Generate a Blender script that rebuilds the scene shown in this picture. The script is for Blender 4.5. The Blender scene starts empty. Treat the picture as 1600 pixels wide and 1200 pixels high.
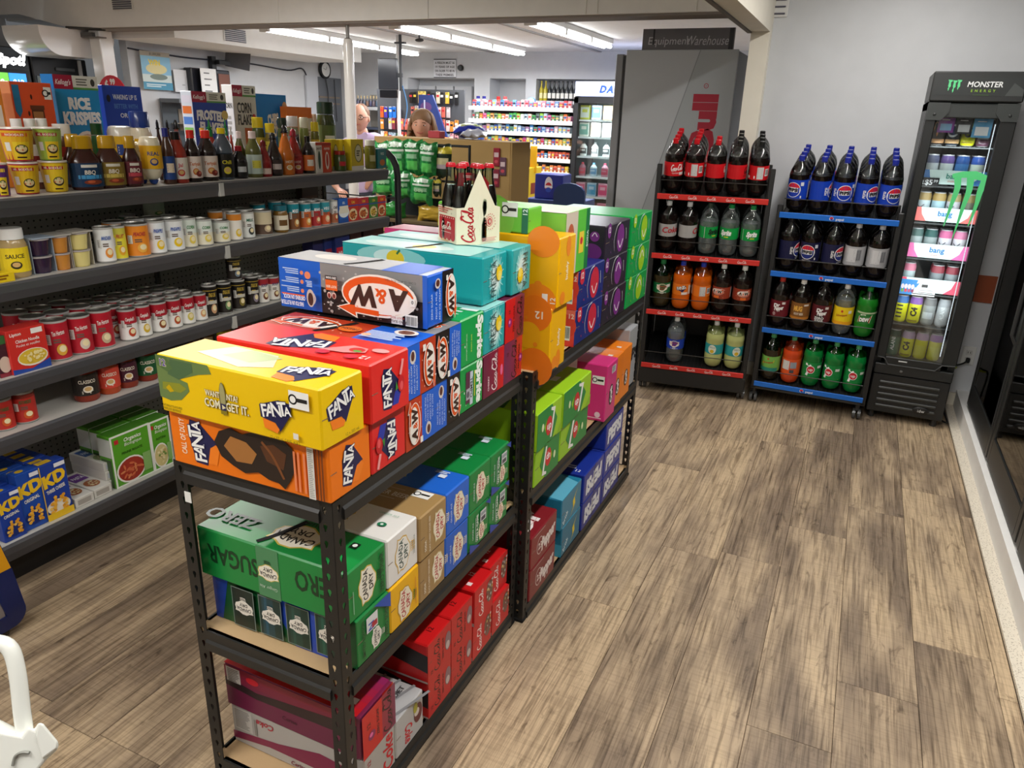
import bpy, math, random
import numpy as np
from mathutils import Vector, Matrix, Euler
random.seed(11)
SC = bpy.context.scene
COL = SC.collection
PI = math.pi

# ------------------------------------------------------------------ camera
def setup_camera():
 yaw, pitch, roll, f = 0.42448, -0.345008, 0.033113, 1150.65
 cy, sy, cp, sp = math.cos(yaw), math.sin(yaw), math.cos(pitch), math.sin(pitch)
 fw = Vector((-sy*cp, cy*cp, sp)); r0 = Vector((cy, sy, 0)); u0 = r0.cross(fw)
 cr, sr = math.cos(roll), math.sin(roll)
 r = cr*r0 + sr*u0; u = -sr*r0 + cr*u0
 cam = bpy.data.cameras.new('camera'); o = bpy.data.objects.new('camera', cam); COL.objects.link(o)
 M = Matrix((r, u, -fw)).transposed().to_4x4(); M.translation = (0.829, -1.007, 1.608)
 o.matrix_world = M
 cam.sensor_width = 36; cam.lens = f/1600*36; cam.clip_start = .02; cam.clip_end = 60
 SC.camera = o
setup_camera()

# ------------------------------------------------------------------ world, exposure, large lights
w = bpy.data.worlds.new('world'); SC.world = w; w.use_nodes = True
w.node_tree.nodes['Background'].inputs[0].default_value = (.9, .95, 1, 1)
w.node_tree.nodes['Background'].inputs[1].default_value = .12
SC.view_settings.view_transform = 'Standard'
SC.view_settings.look = 'None'
SC.view_settings.exposure = 0.0
SC.view_settings.gamma = 1.0
SC.view_settings.use_curve_mapping = False
SC.cycles.max_bounces = 8; SC.cycles.diffuse_bounces = 4; SC.cycles.glossy_bounces = 3
SC.cycles.transparent_max_bounces = 16; SC.cycles.transmission_bounces = 4
SC.cycles.sample_clamp_indirect = 4
SC.cycles.use_denoising = True

def area(name, loc, sx, sy, watts, col=(1, .97, .93), rot=(0, 0, 0)):
 l = bpy.data.lights.new(name, 'AREA'); l.shape = 'RECTANGLE'; l.size = sx; l.size_y = sy
 l.energy = watts; l.color = col
 o = bpy.data.objects.new(name, l); o.location = loc; o.rotation_euler = rot; COL.objects.link(o)
 return o
# the front room's ceiling battens (above the frame), an added camera-side fill, and the tubes of the main store
area('aisle_batten_light', (.95, .3, 2.52), .12, 2.4, 50)
area('aisle_batten_light', (.95, 2.75, 2.52), .12, 1.6, 25)
area('batten_and_fill_light', (-3.0, 1.7, 2.52), .12, 2.4, 84)
area('batten_and_fill_light', (-.9, -1.2, 2.52), 1.6, .12, 44)  # added unseen fill from the camera side, brightens the near carton faces
for x, y in ((-3.0, 6.1), (-1.72, 6.0), (-4.42, 6.1)):
 area('store_tube_light', (x, y, 2.2), .12, 2.6, 48, (.97, .98, 1))

# ------------------------------------------------------------------ helpers
def lin(c):
 if isinstance(c, str):
  c = c.lstrip('#'); c = tuple(int(c[i:i+2], 16) for i in (0, 2, 4))
 return tuple((v/255/12.92 if v <= 10 else ((v/255+.055)/1.055)**2.4) for v in c[:3])
_lc = {}
def L4(c):
 k = c if isinstance(c, str) else tuple(c)
 if k not in _lc: _lc[k] = lin(c)+(1.0,)
 return _lc[k]

MATS = {}
def mat(name, rough=.5, spec=.5, metal=0, coat=0, col=None, bump=None, emit=0):
 if name in MATS: return MATS[name]
 m = bpy.data.materials.new(name); m.use_nodes = True
 nt = m.node_tree; b = nt.nodes['Principled BSDF']
 b.inputs['Roughness'].default_value = rough
 b.inputs['Specular IOR Level'].default_value = spec
 b.inputs['Metallic'].default_value = metal
 b.inputs['Coat Weight'].default_value = coat
 b.inputs['Coat Roughness'].default_value = .12
 if col is None:
  a = nt.nodes.new('ShaderNodeAttribute'); a.attribute_name = 'Col'
  nt.links.new(a.outputs['Color'], b.inputs['Base Color'])
  src = a.outputs['Color']
 else:
  n = nt.nodes.new('ShaderNodeTexNoise'); n.inputs['Scale'].default_value = 9; n.inputs['Detail'].default_value = 4
  t = nt.nodes.new('ShaderNodeTexCoord'); nt.links.new(t.outputs['Object'], n.inputs['Vector'])
  mx = nt.nodes.new('ShaderNodeMix'); mx.data_type = 'RGBA'
  c = L4(col); mx.inputs[6].default_value = tuple(v*.94 for v in c[:3])+(1,); mx.inputs[7].default_value = tuple(min(1, v*1.05) for v in c[:3])+(1,)
  nt.links.new(n.outputs['Fac'], mx.inputs[0]); nt.links.new(mx.outputs[2], b.inputs['Base Color']); src = mx.outputs[2]
 if emit:
  nt.links.new(src, b.inputs['Emission Color']); b.inputs['Emission Strength'].default_value = emit
 if bump:
  n2 = nt.nodes.new('ShaderNodeTexNoise'); n2.inputs['Scale'].default_value = bump[0]
  t2 = nt.nodes.new('ShaderNodeTexCoord'); nt.links.new(t2.outputs['Object'], n2.inputs['Vector'])
  bp = nt.nodes.new('ShaderNodeBump'); bp.inputs['Strength'].default_value = bump[1]; bp.inputs['Distance'].default_value = .002
  nt.links.new(n2.outputs['Fac'], bp.inputs['Height']); nt.links.new(bp.outputs['Normal'], b.inputs['Normal'])
 MATS[name] = m
 return m
def glassmat(name, tint=(1, 1, 1), alpha=.85, rough=.03):
 if name in MATS: return MATS[name]
 m = bpy.data.materials.new(name); m.use_nodes = True; nt = m.node_tree
 nt.nodes.remove(nt.nodes['Principled BSDF']); out = nt.nodes['Material Output']
 tr = nt.nodes.new('ShaderNodeBsdfTransparent'); tr.inputs[0].default_value = tuple(tint)+(1,)
 gl = nt.nodes.new('ShaderNodeBsdfGlossy'); gl.inputs['Roughness'].default_value = rough
 fr = nt.nodes.new('ShaderNodeFresnel'); fr.inputs['IOR'].default_value = 1.5
 ad = nt.nodes.new('ShaderNodeMath'); ad.operation = 'MULTIPLY_ADD'; ad.inputs[1].default_value = alpha; ad.inputs[2].default_value = .03
 mx = nt.nodes.new('ShaderNodeMixShader')
 nt.links.new(fr.outputs[0], ad.inputs[0]); nt.links.new(ad.outputs[0], mx.inputs[0])
 nt.links.new(tr.outputs[0], mx.inputs[1]); nt.links.new(gl.outputs[0], mx.inputs[2]); nt.links.new(mx.outputs[0], out.inputs[0])
 MATS[name] = m
 return m
CARTON = mat('printed_carton', .33, .5)
SATIN = mat('printed_label', .45, .4)
MATTE = mat('matte_paint', .75, .3)
METAL = mat('black_powder_coat', .42, .5)
GLOSS = mat('glossy_plastic', .18, .5)
TIN = mat('tin_plate', .3, .5, .9)
SKINM = mat('skin', .55, .4)
CLOTH = mat('cloth', .9, .1, bump=(300, .3))
FOIL = mat('foil_pouch', .28, .6, bump=(35, .9))
GLOW = mat('backlit_print', .4, .4, emit=1.6)
GLOWHI = mat('tube_glow', .4, .4, emit=9)
PET = glassmat('clear_bottle', (.93, .95, .95), .9)
PETG = glassmat('green_bottle', (.12, .62, .25), .9)
GLASS = glassmat('window_glass', (.95, .97, .97), .8)
DARKGLASS = glassmat('dark_door_glass', (.35, .37, .38), 1.0)

class MB:
 def __init__(s): s.v = []; s.f = []; s.c = []; s.m = []
 def add(s, vs, fs, col, mi=0):
  n = len(s.v); s.v.extend(vs)
  for k, f in enumerate(fs):
   s.f.append([n+i for i in f]); s.c.append(col if not isinstance(col, list) else col[k]); s.m.append(mi)
 def poly(s, pts, col, mi=0): s.add(pts, [list(range(len(pts)))], col, mi)
 def box(s, x0, y0, z0, x1, y1, z1, col, mi=0):
  vs = [(x, y, z) for z in (z0, z1) for y in (y0, y1) for x in (x0, x1)]
  fs = [(0, 2, 3, 1), (4, 5, 7, 6), (0, 1, 5, 4), (2, 6, 7, 3), (0, 4, 6, 2), (1, 3, 7, 5)]
  s.add(vs, fs, col, mi)   # face order: bottom, top, -Y, +Y, -X, +X
 def cbox(s, x0, y0, z0, x1, y1, z1, col, c=.003, mi=0):
  """box with chamfered edges; col may be a list bottom, top, -Y, +Y, -X, +X"""
  cl = col if isinstance(col, list) else [col]*6
  X = (x0, x1); Y = (y0, y1); Z = (z0, z1); sg = (1, -1); V = {}; vs = []
  for i in (0, 1):
   for j in (0, 1):
    for k in (0, 1):
     for a in range(3):
      p = [X[i]+sg[i]*c, Y[j]+sg[j]*c, Z[k]+sg[k]*c]
      p[a] = (X[i], Y[j], Z[k])[a]; V[i, j, k, a] = len(vs); vs.append(tuple(p))
  fs = []; cs = []
  def q(l, colr): fs.append(l); cs.append(colr)
  q([V[0,0,0,2], V[0,1,0,2], V[1,1,0,2], V[1,0,0,2]], cl[0]); q([V[0,0,1,2], V[1,0,1,2], V[1,1,1,2], V[0,1,1,2]], cl[1])
  q([V[0,0,0,1], V[1,0,0,1], V[1,0,1,1], V[0,0,1,1]], cl[2]); q([V[0,1,0,1], V[0,1,1,1], V[1,1,1,1], V[1,1,0,1]], cl[3])
  q([V[0,0,0,0], V[0,0,1,0], V[0,1,1,0], V[0,1,0,0]], cl[4]); q([V[1,0,0,0], V[1,1,0,0], V[1,1,1,0], V[1,0,1,0]], cl[5])
  for j in (0, 1):
   for k in (0, 1): q([V[0,j,k,1], V[1,j,k,1], V[1,j,k,2], V[0,j,k,2]], cl[2+j])
  for i in (0, 1):
   for k in (0, 1): q([V[i,0,k,0], V[i,1,k,0], V[i,1,k,2], V[i,0,k,2]], cl[4+i])
   for j in (0, 1): q([V[i,j,0,0], V[i,j,1,0], V[i,j,1,1], V[i,j,0,1]], cl[4+i])
  for i in (0, 1):
   for j in (0, 1):
    for k in (0, 1): q([V[i,j,k,0], V[i,j,k,1], V[i,j,k,2]], cl[4+i])
  s.add(vs, fs, cs, mi)
 def lathe(s, prof, n=20, ctr=(0, 0, 0), mi=0, cap=True, ph=0):
  """prof: list of (r, z, colour of the band up to the next point)"""
  cx, cy, cz = ctr; base = len(s.v)
  for r, z, _ in prof:
   for i in range(n):
    a = 2*PI*i/n+ph; s.v.append((cx+r*math.cos(a), cy+r*math.sin(a), cz+z))
  for k in range(len(prof)-1):
   for i in range(n):
    j = (i+1) % n
    s.f.append([base+k*n+i, base+k*n+j, base+(k+1)*n+j, base+(k+1)*n+i]); s.c.append(prof[k][2]); s.m.append(mi)
  if cap:
   s.f.append([base+i for i in range(n)][::-1]); s.c.append(prof[0][2]); s.m.append(mi)
   s.f.append([base+(len(prof)-1)*n+i for i in range(n)]); s.c.append(prof[-1][2]); s.m.append(mi)
 def tube(s, pts, r, n, col, mi=0, closed=False):
  P = [Vector(p) for p in pts]; m = len(P); base = len(s.v); rr = r if isinstance(r, list) else [r]*m
  up = Vector((0, 0, 1))
  for k in range(m):
   a = P[k-1] if k or closed else P[k]; b = P[(k+1) % m] if k < m-1 or closed else P[k]
   t = (b-a).normalized(); s1 = t.cross(up if abs(t.z) < .95 else Vector((1, 0, 0))).normalized(); s2 = s1.cross(t)
   for i in range(n):
    g = 2*PI*(i+.5)/n; s.v.append(tuple(P[k]+rr[k]*(math.cos(g)*s1+math.sin(g)*s2)))
  for k in range(m if closed else m-1):
   k2 = (k+1) % m
   for i in range(n):
    j = (i+1) % n; s.f.append([base+k*n+i, base+k*n+j, base+k2*n+j, base+k2*n+i]); s.c.append(col); s.m.append(mi)
  if not closed:
   s.f.append([base+i for i in range(n)][::-1]); s.c.append(col); s.m.append(mi)
   s.f.append([base+(m-1)*n+i for i in range(n)]); s.c.append(col); s.m.append(mi)
 def ell(s, c, rad, col, n=14, k=9, mi=0, rot=None):
  base = len(s.v); R = rot or Matrix.Identity(3)
  for a in range(k+1):
   th = PI*a/k
   for i in range(n):
    ph = 2*PI*i/n; v = R @ Vector((rad[0]*math.sin(th)*math.cos(ph), rad[1]*math.sin(th)*math.sin(ph), rad[2]*math.cos(th)))
    s.v.append((c[0]+v.x, c[1]+v.y, c[2]+v.z))
  for a in range(k):
   for i in range(n):
    j = (i+1) % n; s.f.append([base+a*n+j, base+a*n+i, base+(a+1)*n+i, base+(a+1)*n+j]); s.c.append(col); s.m.append(mi)
 def data(s, name, mats, smooth=None):
  me = bpy.data.meshes.new(name); me.from_pydata(s.v, [], s.f)
  mats = mats if isinstance(mats, (list, tuple)) else [mats]
  for m in mats: me.materials.append(m)
  if len(mats) > 1: me.polygons.foreach_set('material_index', s.m)
  at = me.color_attributes.new('Col', 'FLOAT_COLOR', 'CORNER')
  cols = np.array([L4(c) for c in s.c], dtype=np.float32).reshape(-1, 4); cnt = np.array([len(f) for f in s.f])
  at.data.foreach_set('color', np.repeat(cols, cnt, axis=0).ravel())
  if smooth:
   me.polygons.foreach_set('use_smooth', [True]*len(me.polygons)); me.set_sharp_from_angle(angle=smooth)
  me.update()
  return me
 def build(s, name, mats, parent=None, smooth=None, loc=None, rot=None):
  o = bpy.data.objects.new(name, s.data(name, mats, smooth)); COL.objects.link(o)
  if parent: o.parent = parent
  if loc: o.location = loc
  if rot is not None: o.rotation_euler = (0, 0, rot) if not isinstance(rot, tuple) else rot
  return o

LAB = []   # (object, description, place, from-word, sort key)
def tag(o, desc, cat, place='', group=None, key=None, frm='from near end'):
 o['category'] = cat
 if group: o['group'] = group
 LAB.append((o, desc, place, frm, key))
 return o
def struct(o): o['kind'] = 'structure'; return o
ORD = ['first', 'second', 'third', 'fourth', 'fifth', 'sixth', 'seventh', 'eighth', 'ninth', 'tenth', 'eleventh', 'twelfth', 'thirteenth', 'fourteenth', 'fifteenth', 'sixteenth', 'seventeenth', 'eighteenth', 'nineteenth', 'twentieth']+['twenty-'+n for n in ('first', 'second', 'third', 'fourth', 'fifth', 'sixth', 'seventh', 'eighth', 'ninth')]+['thirtieth']+['thirty-'+n for n in ('first', 'second', 'third', 'fourth', 'fifth', 'sixth', 'seventh', 'eighth', 'ninth')]+['fortieth']
def cut(l):
 for a, b in ((' the ', ' '), (' a ', ' '), ('bottle with ', 'bottle, '), (' and ', ', '), ('two-litre ', ''), (' with ', ' ')):
  if len(l.split()) <= 16: break
  l = l.replace(a, b)
 return l
def finish_labels():
 from collections import defaultdict
 g = defaultdict(list)
 for t in LAB: g[t[1], t[2]].append(t)
 for (d, p), ts in g.items():
  if len(ts) == 1: ts[0][0]['label'] = cut((d+' '+p).strip()); continue
  ts.sort(key=lambda t: t[4] if t[4] is not None else t[0].location.y)
  for i, t in enumerate(ts):
   o_ = ORD[i] if i < len(ORD) else 'number %d' % (i+1)
   t[0]['label'] = cut(('%s %s %s %s' % (o_, d, t[3], p)).strip())
def empty(name, loc, rz=0):
 o = bpy.data.objects.new(name, None); o.location = loc; o.rotation_euler = (0, 0, rz); o.empty_display_size = .05; COL.objects.link(o); return o
def copy_tree(o, parent=None):
 c = o.copy(); COL.objects.link(c)
 if parent: c.parent = parent
 for ch in list(o.children): copy_tree(ch, c)
 return c
def link_copy(src, loc=None, rz=None, parent=None):
 c = copy_tree(src, parent)
 if loc is not None: c.location = loc
 if rz is not None: c.rotation_euler = (0, 0, rz)
 return c

# ------------------------------------------------------------------ lettering
GL = {}
def make_glyphs():
 chars = 'ABCDEFGHIJKLMNOPQRSTUVWXYZabcdefghijklmnopqrstuvwxyz0123456789&!?.,\'-$%:+®é/°•'
 obs = []
 def mk(body, off):
  c = bpy.data.curves.new('g', 'FONT'); c.body = body; c.size = 1; c.resolution_u = 2; c.offset = off
  o = bpy.data.objects.new('g', c); COL.objects.link(o); return o
 for ch in chars:
  obs.append((ch, [mk(ch, off) for off in (0, .022, .06)], mk('H'+ch+'H', 0)))
 hh = mk('HH', 0)
 dg = bpy.context.evaluated_depsgraph_get(); dg.update()
 def width(o):
  m = o.evaluated_get(dg).to_mesh(); v = np.empty(len(m.vertices)*3); m.vertices.foreach_get('co', v); v = v.reshape(-1, 3)
  return v[:, 0].max()-v[:, 0].min()
 wh = width(hh)
 for ch, os_, wo in obs:
  adv = width(wo)-wh; e = []
  for o in os_:
   m = o.evaluated_get(dg).to_mesh()
   v = np.empty(len(m.vertices)*3); m.vertices.foreach_get('co', v)
   e.append((v.reshape(-1, 3)[:, :2].copy(), [list(p.vertices) for p in m.polygons]))
  GL[ch] = (adv, e)
 GL[' '] = (.3, [(np.zeros((0, 2)), [])]*3)
 for ch, os_, wo in obs:
  for o in os_+[wo]: c = o.data; bpy.data.objects.remove(o); bpy.data.curves.remove(c)
 c = hh.data; bpy.data.objects.remove(hh); bpy.data.curves.remove(c)
make_glyphs()

def spline(pts, n=5):
 P = [pts[0]]+list(pts)+[pts[-1]]; out = []
 for i in range(1, len(P)-2):
  p0, p1, p2, p3 = (np.array(P[i+k], float) for k in (-1, 0, 1, 2))
  for t in np.linspace(0, 1, n, endpoint=False):
   out.append(.5*((2*p1)+(-p0+p2)*t+(2*p0-5*p1+4*p2-p3)*t*t+(-p0+3*p1-3*p2+p3)*t**3))
 out.append(np.array(pts[-1], float)); return out

SWASH = [  # flowing script strokes of a classic cola signature, unit cap height
 ([(.60, .80), (.50, .95), (.30, .93), (.10, .62), (.08, .28), (.25, .05), (.48, .12), (.66, .36)], .10),
 ([(.18, .0), (.4, -.14), (.8, -.08), (1.2, -.02), (1.55, -.12)], .05),
 ([(.92, .40), (.80, .44), (.68, .25), (.74, .07), (.88, .06), (.97, .24), (.90, .40), (1.0, .36)], .075),
 ([(1.30, .36), (1.18, .43), (1.06, .25), (1.12, .07), (1.26, .07), (1.38, .2)], .075),
 ([(1.66, .36), (1.54, .43), (1.42, .25), (1.48, .07), (1.60, .10), (1.68, .38), (1.66, .1), (1.78, .12)], .075),
 ([(1.80, .26), (1.92, .26)], .07),
 ([(2.52, .80), (2.42, .97), (2.20, .93), (2.02, .62), (2.00, .28), (2.17, .05), (2.40, .12), (2.56, .34)], .10),
 ([(2.05, .98), (2.3, 1.08), (2.6, .98), (2.9, 1.02), (3.1, .98)], .05),
 ([(2.80, .40), (2.68, .44), (2.57, .25), (2.63, .07), (2.77, .06), (2.86, .24), (2.79, .40), (2.9, .36)], .075),
 ([(2.92, .14), (3.06, .60), (3.06, .92), (2.97, .84), (2.94, .4), (3.0, .08), (3.1, .12)], .075),
 ([(3.42, .36), (3.30, .43), (3.18, .25), (3.24, .07), (3.36, .10), (3.44, .38), (3.42, .1), (3.54, .16)], .075)]

class P:
 """painter of flat print on a face: u to the right, v up, layers lifted a hair above one another"""
 def __init__(s, mb, mp, w, h, rot=0, cyl=None, mi=0):
  s.mb, s.mp, s.w, s.h, s.k, s.rot, s.cyl, s.mi = mb, mp, w, h, 0, rot, cyl, mi
  if rot in (90, 270): s.w, s.h = h, w
 def pt(s, u, v):
  if s.rot == 180: u, v = s.w-u, s.h-v
  elif s.rot == 90: u, v = s.h-v, u
  elif s.rot == 270: u, v = v, s.w-u
  return s.mp(u, v, .0004+.00016*s.k)
 def poly(s, pts, col, lift=True):
  if lift: s.k += 1
  s.mb.poly([s.pt(*p) for p in pts], col, s.mi)
 def rect(s, x, y, w, h, col):
  s.k += 1
  n = 1
  if s.cyl: n = max(1, int(math.ceil((h if s.rot in (90, 270) else w)/(s.cyl*.3))))
  for i in range(n):
   if s.rot in (90, 270): s.poly([(x, y+h*i/n), (x+w, y+h*i/n), (x+w, y+h*(i+1)/n), (x, y+h*(i+1)/n)], col, False)
   else: s.poly([(x+w*i/n, y), (x+w*(i+1)/n, y), (x+w*(i+1)/n, y+h), (x+w*i/n, y+h)], col, False)
 def ell(s, cx, cy, rx, ry, col, n=20, a=0):
  s.k += 1
  if s.cyl:
   m = 9
   xs = [-math.cos(PI*i/m) for i in range(m+1)]
   for i in range(m):
    a0, a1 = xs[i], xs[i+1]; y0, y1 = math.sqrt(max(0, 1-a0*a0)), math.sqrt(max(0, 1-a1*a1))
    s.poly([(cx+rx*a0, cy-ry*y0), (cx+rx*a1, cy-ry*y1), (cx+rx*a1, cy+ry*y1), (cx+rx*a0, cy+ry*y0)], col, False)
   return
  ca, sa = math.cos(a), math.sin(a)
  s.poly([(cx+rx*math.cos(2*PI*i/n)*ca-ry*math.sin(2*PI*i/n)*sa, cy+rx*math.cos(2*PI*i/n)*sa+ry*math.sin(2*PI*i/n)*ca) for i in range(n)], col, False)
 def stroke(s, pts, w, col, lift=True, n=5):
  if lift: s.k += 1
  q = spline(pts, n) if len(pts) > 2 else [np.array(p, float) for p in pts]
  Lf, Rt = [], []
  m = len(q)
  for i in range(m):
   t = q[min(i+1, m-1)]-q[max(i-1, 0)]; l = np.hypot(*t) or 1; nn = np.array([-t[1], t[0]])/l
   ww = w if not isinstance(w, (list, tuple)) else w[0]+(w[1]-w[0])*i/(m-1)
   Lf.append(q[i]+nn*ww/2); Rt.append(q[i]-nn*ww/2)
  for i in range(m-1): s.poly([tuple(Rt[i]), tuple(Rt[i+1]), tuple(Lf[i+1]), tuple(Lf[i])], col, False)
 def text(s, st, cx, cy, hgt, col, wt=1, rot=0, shear=0, fit=None, track=0, arc=0, sx=1, outline=None):
  sc = hgt/.70; adv = [GL.get(c, GL[' '])[0]+track for c in st]; tot = sum(adv)*sc*sx
  if fit and fit < 0: sx *= -fit/tot; tot = -fit
  elif fit and tot > fit: sx *= fit/tot; tot = fit
  r = math.radians(rot); ca, sa = math.cos(r), math.sin(r)
  for wtt, cc in (((2, outline),) if outline else ())+((wt, col),):
   s.k += 1; x = -tot/2
   for c, a in zip(st, adv):
    V, F = GL.get(c, GL[' '])[1][wtt]
    if len(V):
     X = V[:, 0]*sc*sx+x; Y = V[:, 1]*sc-hgt/2; X = X+shear*Y
     if arc: Y = Y+arc*(1-(2*X/tot)**2)
     U = cx+X*ca-Y*sa; W = cy+X*sa+Y*ca
     vs = [s.pt(float(p), float(q)) for p, q in zip(U, W)]
     s.mb.add(vs, F, cc, s.mi)
    x += a*sc*sx
 def script(s, cx, cy, hgt, col, rot=0, wk=1.0, sx=1.0, strokes=SWASH, shear=.12):
  s.k += 1
  r = math.radians(rot); ca, sa = math.cos(r), math.sin(r)
  for pts, w in strokes:
   q = []
   for (x, y) in pts:
    X = (x-1.78)*hgt*sx+shear*(y-.45)*hgt; Y = (y-.45)*hgt; q.append((cx+X*ca-Y*sa, cy+X*sa+Y*ca))
   s.stroke(q, w*hgt*wk, col, False, 4)
 def lines(s, x, y, w, n, lh, col, seed=1, fill=.6):
  """blocks of print too small to read"""
  s.k += 1; rr = random.Random(seed)
  for i in range(n):
   ww = w*(1-.35*rr.random())
   s.poly([(x, y-i*lh), (x+ww, y-i*lh), (x+ww, y-i*lh+lh*fill), (x, y-i*lh+lh*fill)], col, False)
 def barcode(s, x, y, w, h, rot=False):
  s.rect(x, y, w, h, '#f2f2ee'); s.k += 1; rr = random.Random(3); t = .06
  while t < .92:
   b = .015+.03*rr.random()
   if rot: s.poly([(x+.08*w, y+t*h), (x+.92*w, y+t*h), (x+.92*w, y+(t+b)*h), (x+.08*w, y+(t+b)*h)], '#20201e', False)
   else: s.poly([(x+t*w, y+.15*h), (x+(t+b)*w, y+.15*h), (x+(t+b)*w, y+.92*h), (x+t*w, y+.92*h)], '#20201e', False)
   t += b+.015+.03*rr.random()
 def health(s, x, y, w, h):
  """white panel with a magnifier, as the nutrition symbol on the packs"""
  s.rect(x, y, w, h, '#f4f4f0'); s.ell(x+.2*w, y+.5*h, .3*h, .3*h, '#181818'); s.ell(x+.2*w, y+.5*h, .2*h, .2*h, '#f4f4f0')
  s.rect(x+.42*w, y+.4*h, .5*w, .22*h, '#222222')

def flat(o, u, v, n):
 o, u, v, n = (np.array(t, float) for t in (o, u, v, n))
 return lambda a, b, d: tuple(o+u*a+v*b+n*d)
def box_faces(mb, x0, y0, z0, x1, y1, z1):
 return dict(front=(lambda rot=0: P(mb, flat((x0, y0, z0), (1, 0, 0), (0, 0, 1), (0, -1, 0)), x1-x0, z1-z0, rot)),
    end=(lambda rot=0: P(mb, flat((x1, y0, z0), (0, 1, 0), (0, 0, 1), (1, 0, 0)), y1-y0, z1-z0, rot)),
    left=(lambda rot=0: P(mb, flat((x0, y1, z0), (0, -1, 0), (0, 0, 1), (-1, 0, 0)), y1-y0, z1-z0, rot)),
    top=(lambda rot=0: P(mb, flat((x0, y0, z1), (1, 0, 0), (0, 1, 0), (0, 0, 1)), x1-x0, y1-y0, rot)))
def cylp(mb, r, z0, h, span=2*PI, th=0, rot=0, r1=None, ctr=(0, 0)):
 """painter round a cylinder (or cone) whose front is -Y; u runs left to right"""
 def mp(u, v, d):
  rr = (r if r1 is None else r+(r1-r)*v/h)+d+.0005; a = (u-w/2)/r+th
  return (ctr[0]+rr*math.sin(a), ctr[1]-rr*math.cos(a), z0+v)
 w = r*span
 return P(mb, mp, w, h, rot, cyl=r)
# ================================================================== THE SETTING
def plankmat():
 m = bpy.data.materials.new('weathered_oak_vinyl'); m.use_nodes = True; nt = m.node_tree; b = nt.nodes['Principled BSDF']
 b.inputs['Roughness'].default_value = .48; b.inputs['Specular IOR Level'].default_value = .35
 N = nt.nodes.new; Lk = nt.links.new
 tc = N('ShaderNodeTexCoord'); oi = N('ShaderNodeObjectInfo')
 sc = N('ShaderNodeVectorMath'); sc.operation = 'SCALE'; sc.inputs['Scale'].default_value = 37
 cmb = N('ShaderNodeCombineXYZ')
 for i in range(3): Lk(oi.outputs['Random'], cmb.inputs[i])
 Lk(cmb.outputs[0], sc.inputs[0])
 ad = N('ShaderNodeVectorMath'); Lk(tc.outputs['Object'], ad.inputs[0]); Lk(sc.outputs[0], ad.inputs[1])
 def noise(sx, sy, scale, det, rough=.5, dist=0):
  mp = N('ShaderNodeMapping'); mp.inputs['Scale'].default_value = (sx, sy, 1); Lk(ad.outputs[0], mp.inputs[0])
  n = N('ShaderNodeTexNoise'); n.inputs['Scale'].default_value = scale; n.inputs['Detail'].default_value = det; n.inputs['Roughness'].default_value = rough
  n.inputs['Distortion'].default_value = dist
  Lk(mp.outputs[0], n.inputs['Vector']); return n
 broad = noise(5, 1.1, 1.7, 3); grain = noise(60, 2.2, 1.6, 6, .65, .6); saw = noise(6, 110, 1.3, 2); knot = noise(9, 3, 2.2, 4, .6, 1.5)
 def ramp(src, pts):
  r = N('ShaderNodeValToRGB'); e = r.color_ramp.elements
  while len(e) > 1: e.remove(e[0])
  e[0].position = pts[0][0]; e[0].color = L4(pts[0][1])
  for p, c in pts[1:]:
   x = e.new(p); x.color = L4(c)
  Lk(src, r.inputs[0]); return r
 def mathn(op, a, b):
  n = N('ShaderNodeMath'); n.operation = op
  for i, v in enumerate((a, b)):
   if isinstance(v, (int, float)): n.inputs[i].default_value = v
   else: Lk(v, n.inputs[i])
  return n.outputs[0]
 t = mathn('ADD', mathn('MULTIPLY', broad.outputs['Fac'], 1.15), mathn('MULTIPLY', mathn('SUBTRACT', oi.outputs['Random'], .5), .28))
 base = ramp(t, [(.36, '#8b7966'), (.47, '#a08c74'), (.58, '#b8a286'), (.72, '#cbb392')])
 def mul(c, src, lo, hi, f):
  r = ramp(src, [(lo, '#6e6054'), (hi, '#ffffff')]); mx = N('ShaderNodeMix'); mx.data_type = 'RGBA'; mx.blend_type = 'MULTIPLY'; mx.inputs[0].default_value = f
  Lk(c, mx.inputs[6]); Lk(r.outputs[0], mx.inputs[7]); return mx.outputs[2]
 c = mul(base.outputs[0], grain.outputs['Fac'], .3, .56, .8); c = mul(c, saw.outputs['Fac'], .36, .52, .14); c = mul(c, knot.outputs['Fac'], .28, .4, .6)
 Lk(c, b.inputs['Base Color'])
 bp = N('ShaderNodeBump'); bp.inputs['Strength'].default_value = .25; bp.inputs['Distance'].default_value = .001
 Lk(grain.outputs['Fac'], bp.inputs['Height']); Lk(bp.outputs[0], b.inputs['Normal'])
 return m
PLANK = plankmat()
WALLM = mat('painted_wall', .8, .2, col='#cfd1d4', bump=(160, .12))
WALLW = mat('white_paint', .7, .25, col='#eeedea', bump=(60, .08))
CREAM = mat('cream_paint', .65, .3, col='#e9e3d4', bump=(60, .1))
CEIL = mat('ceiling_paint', .85, .2, col='#f0f0ef')

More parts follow.
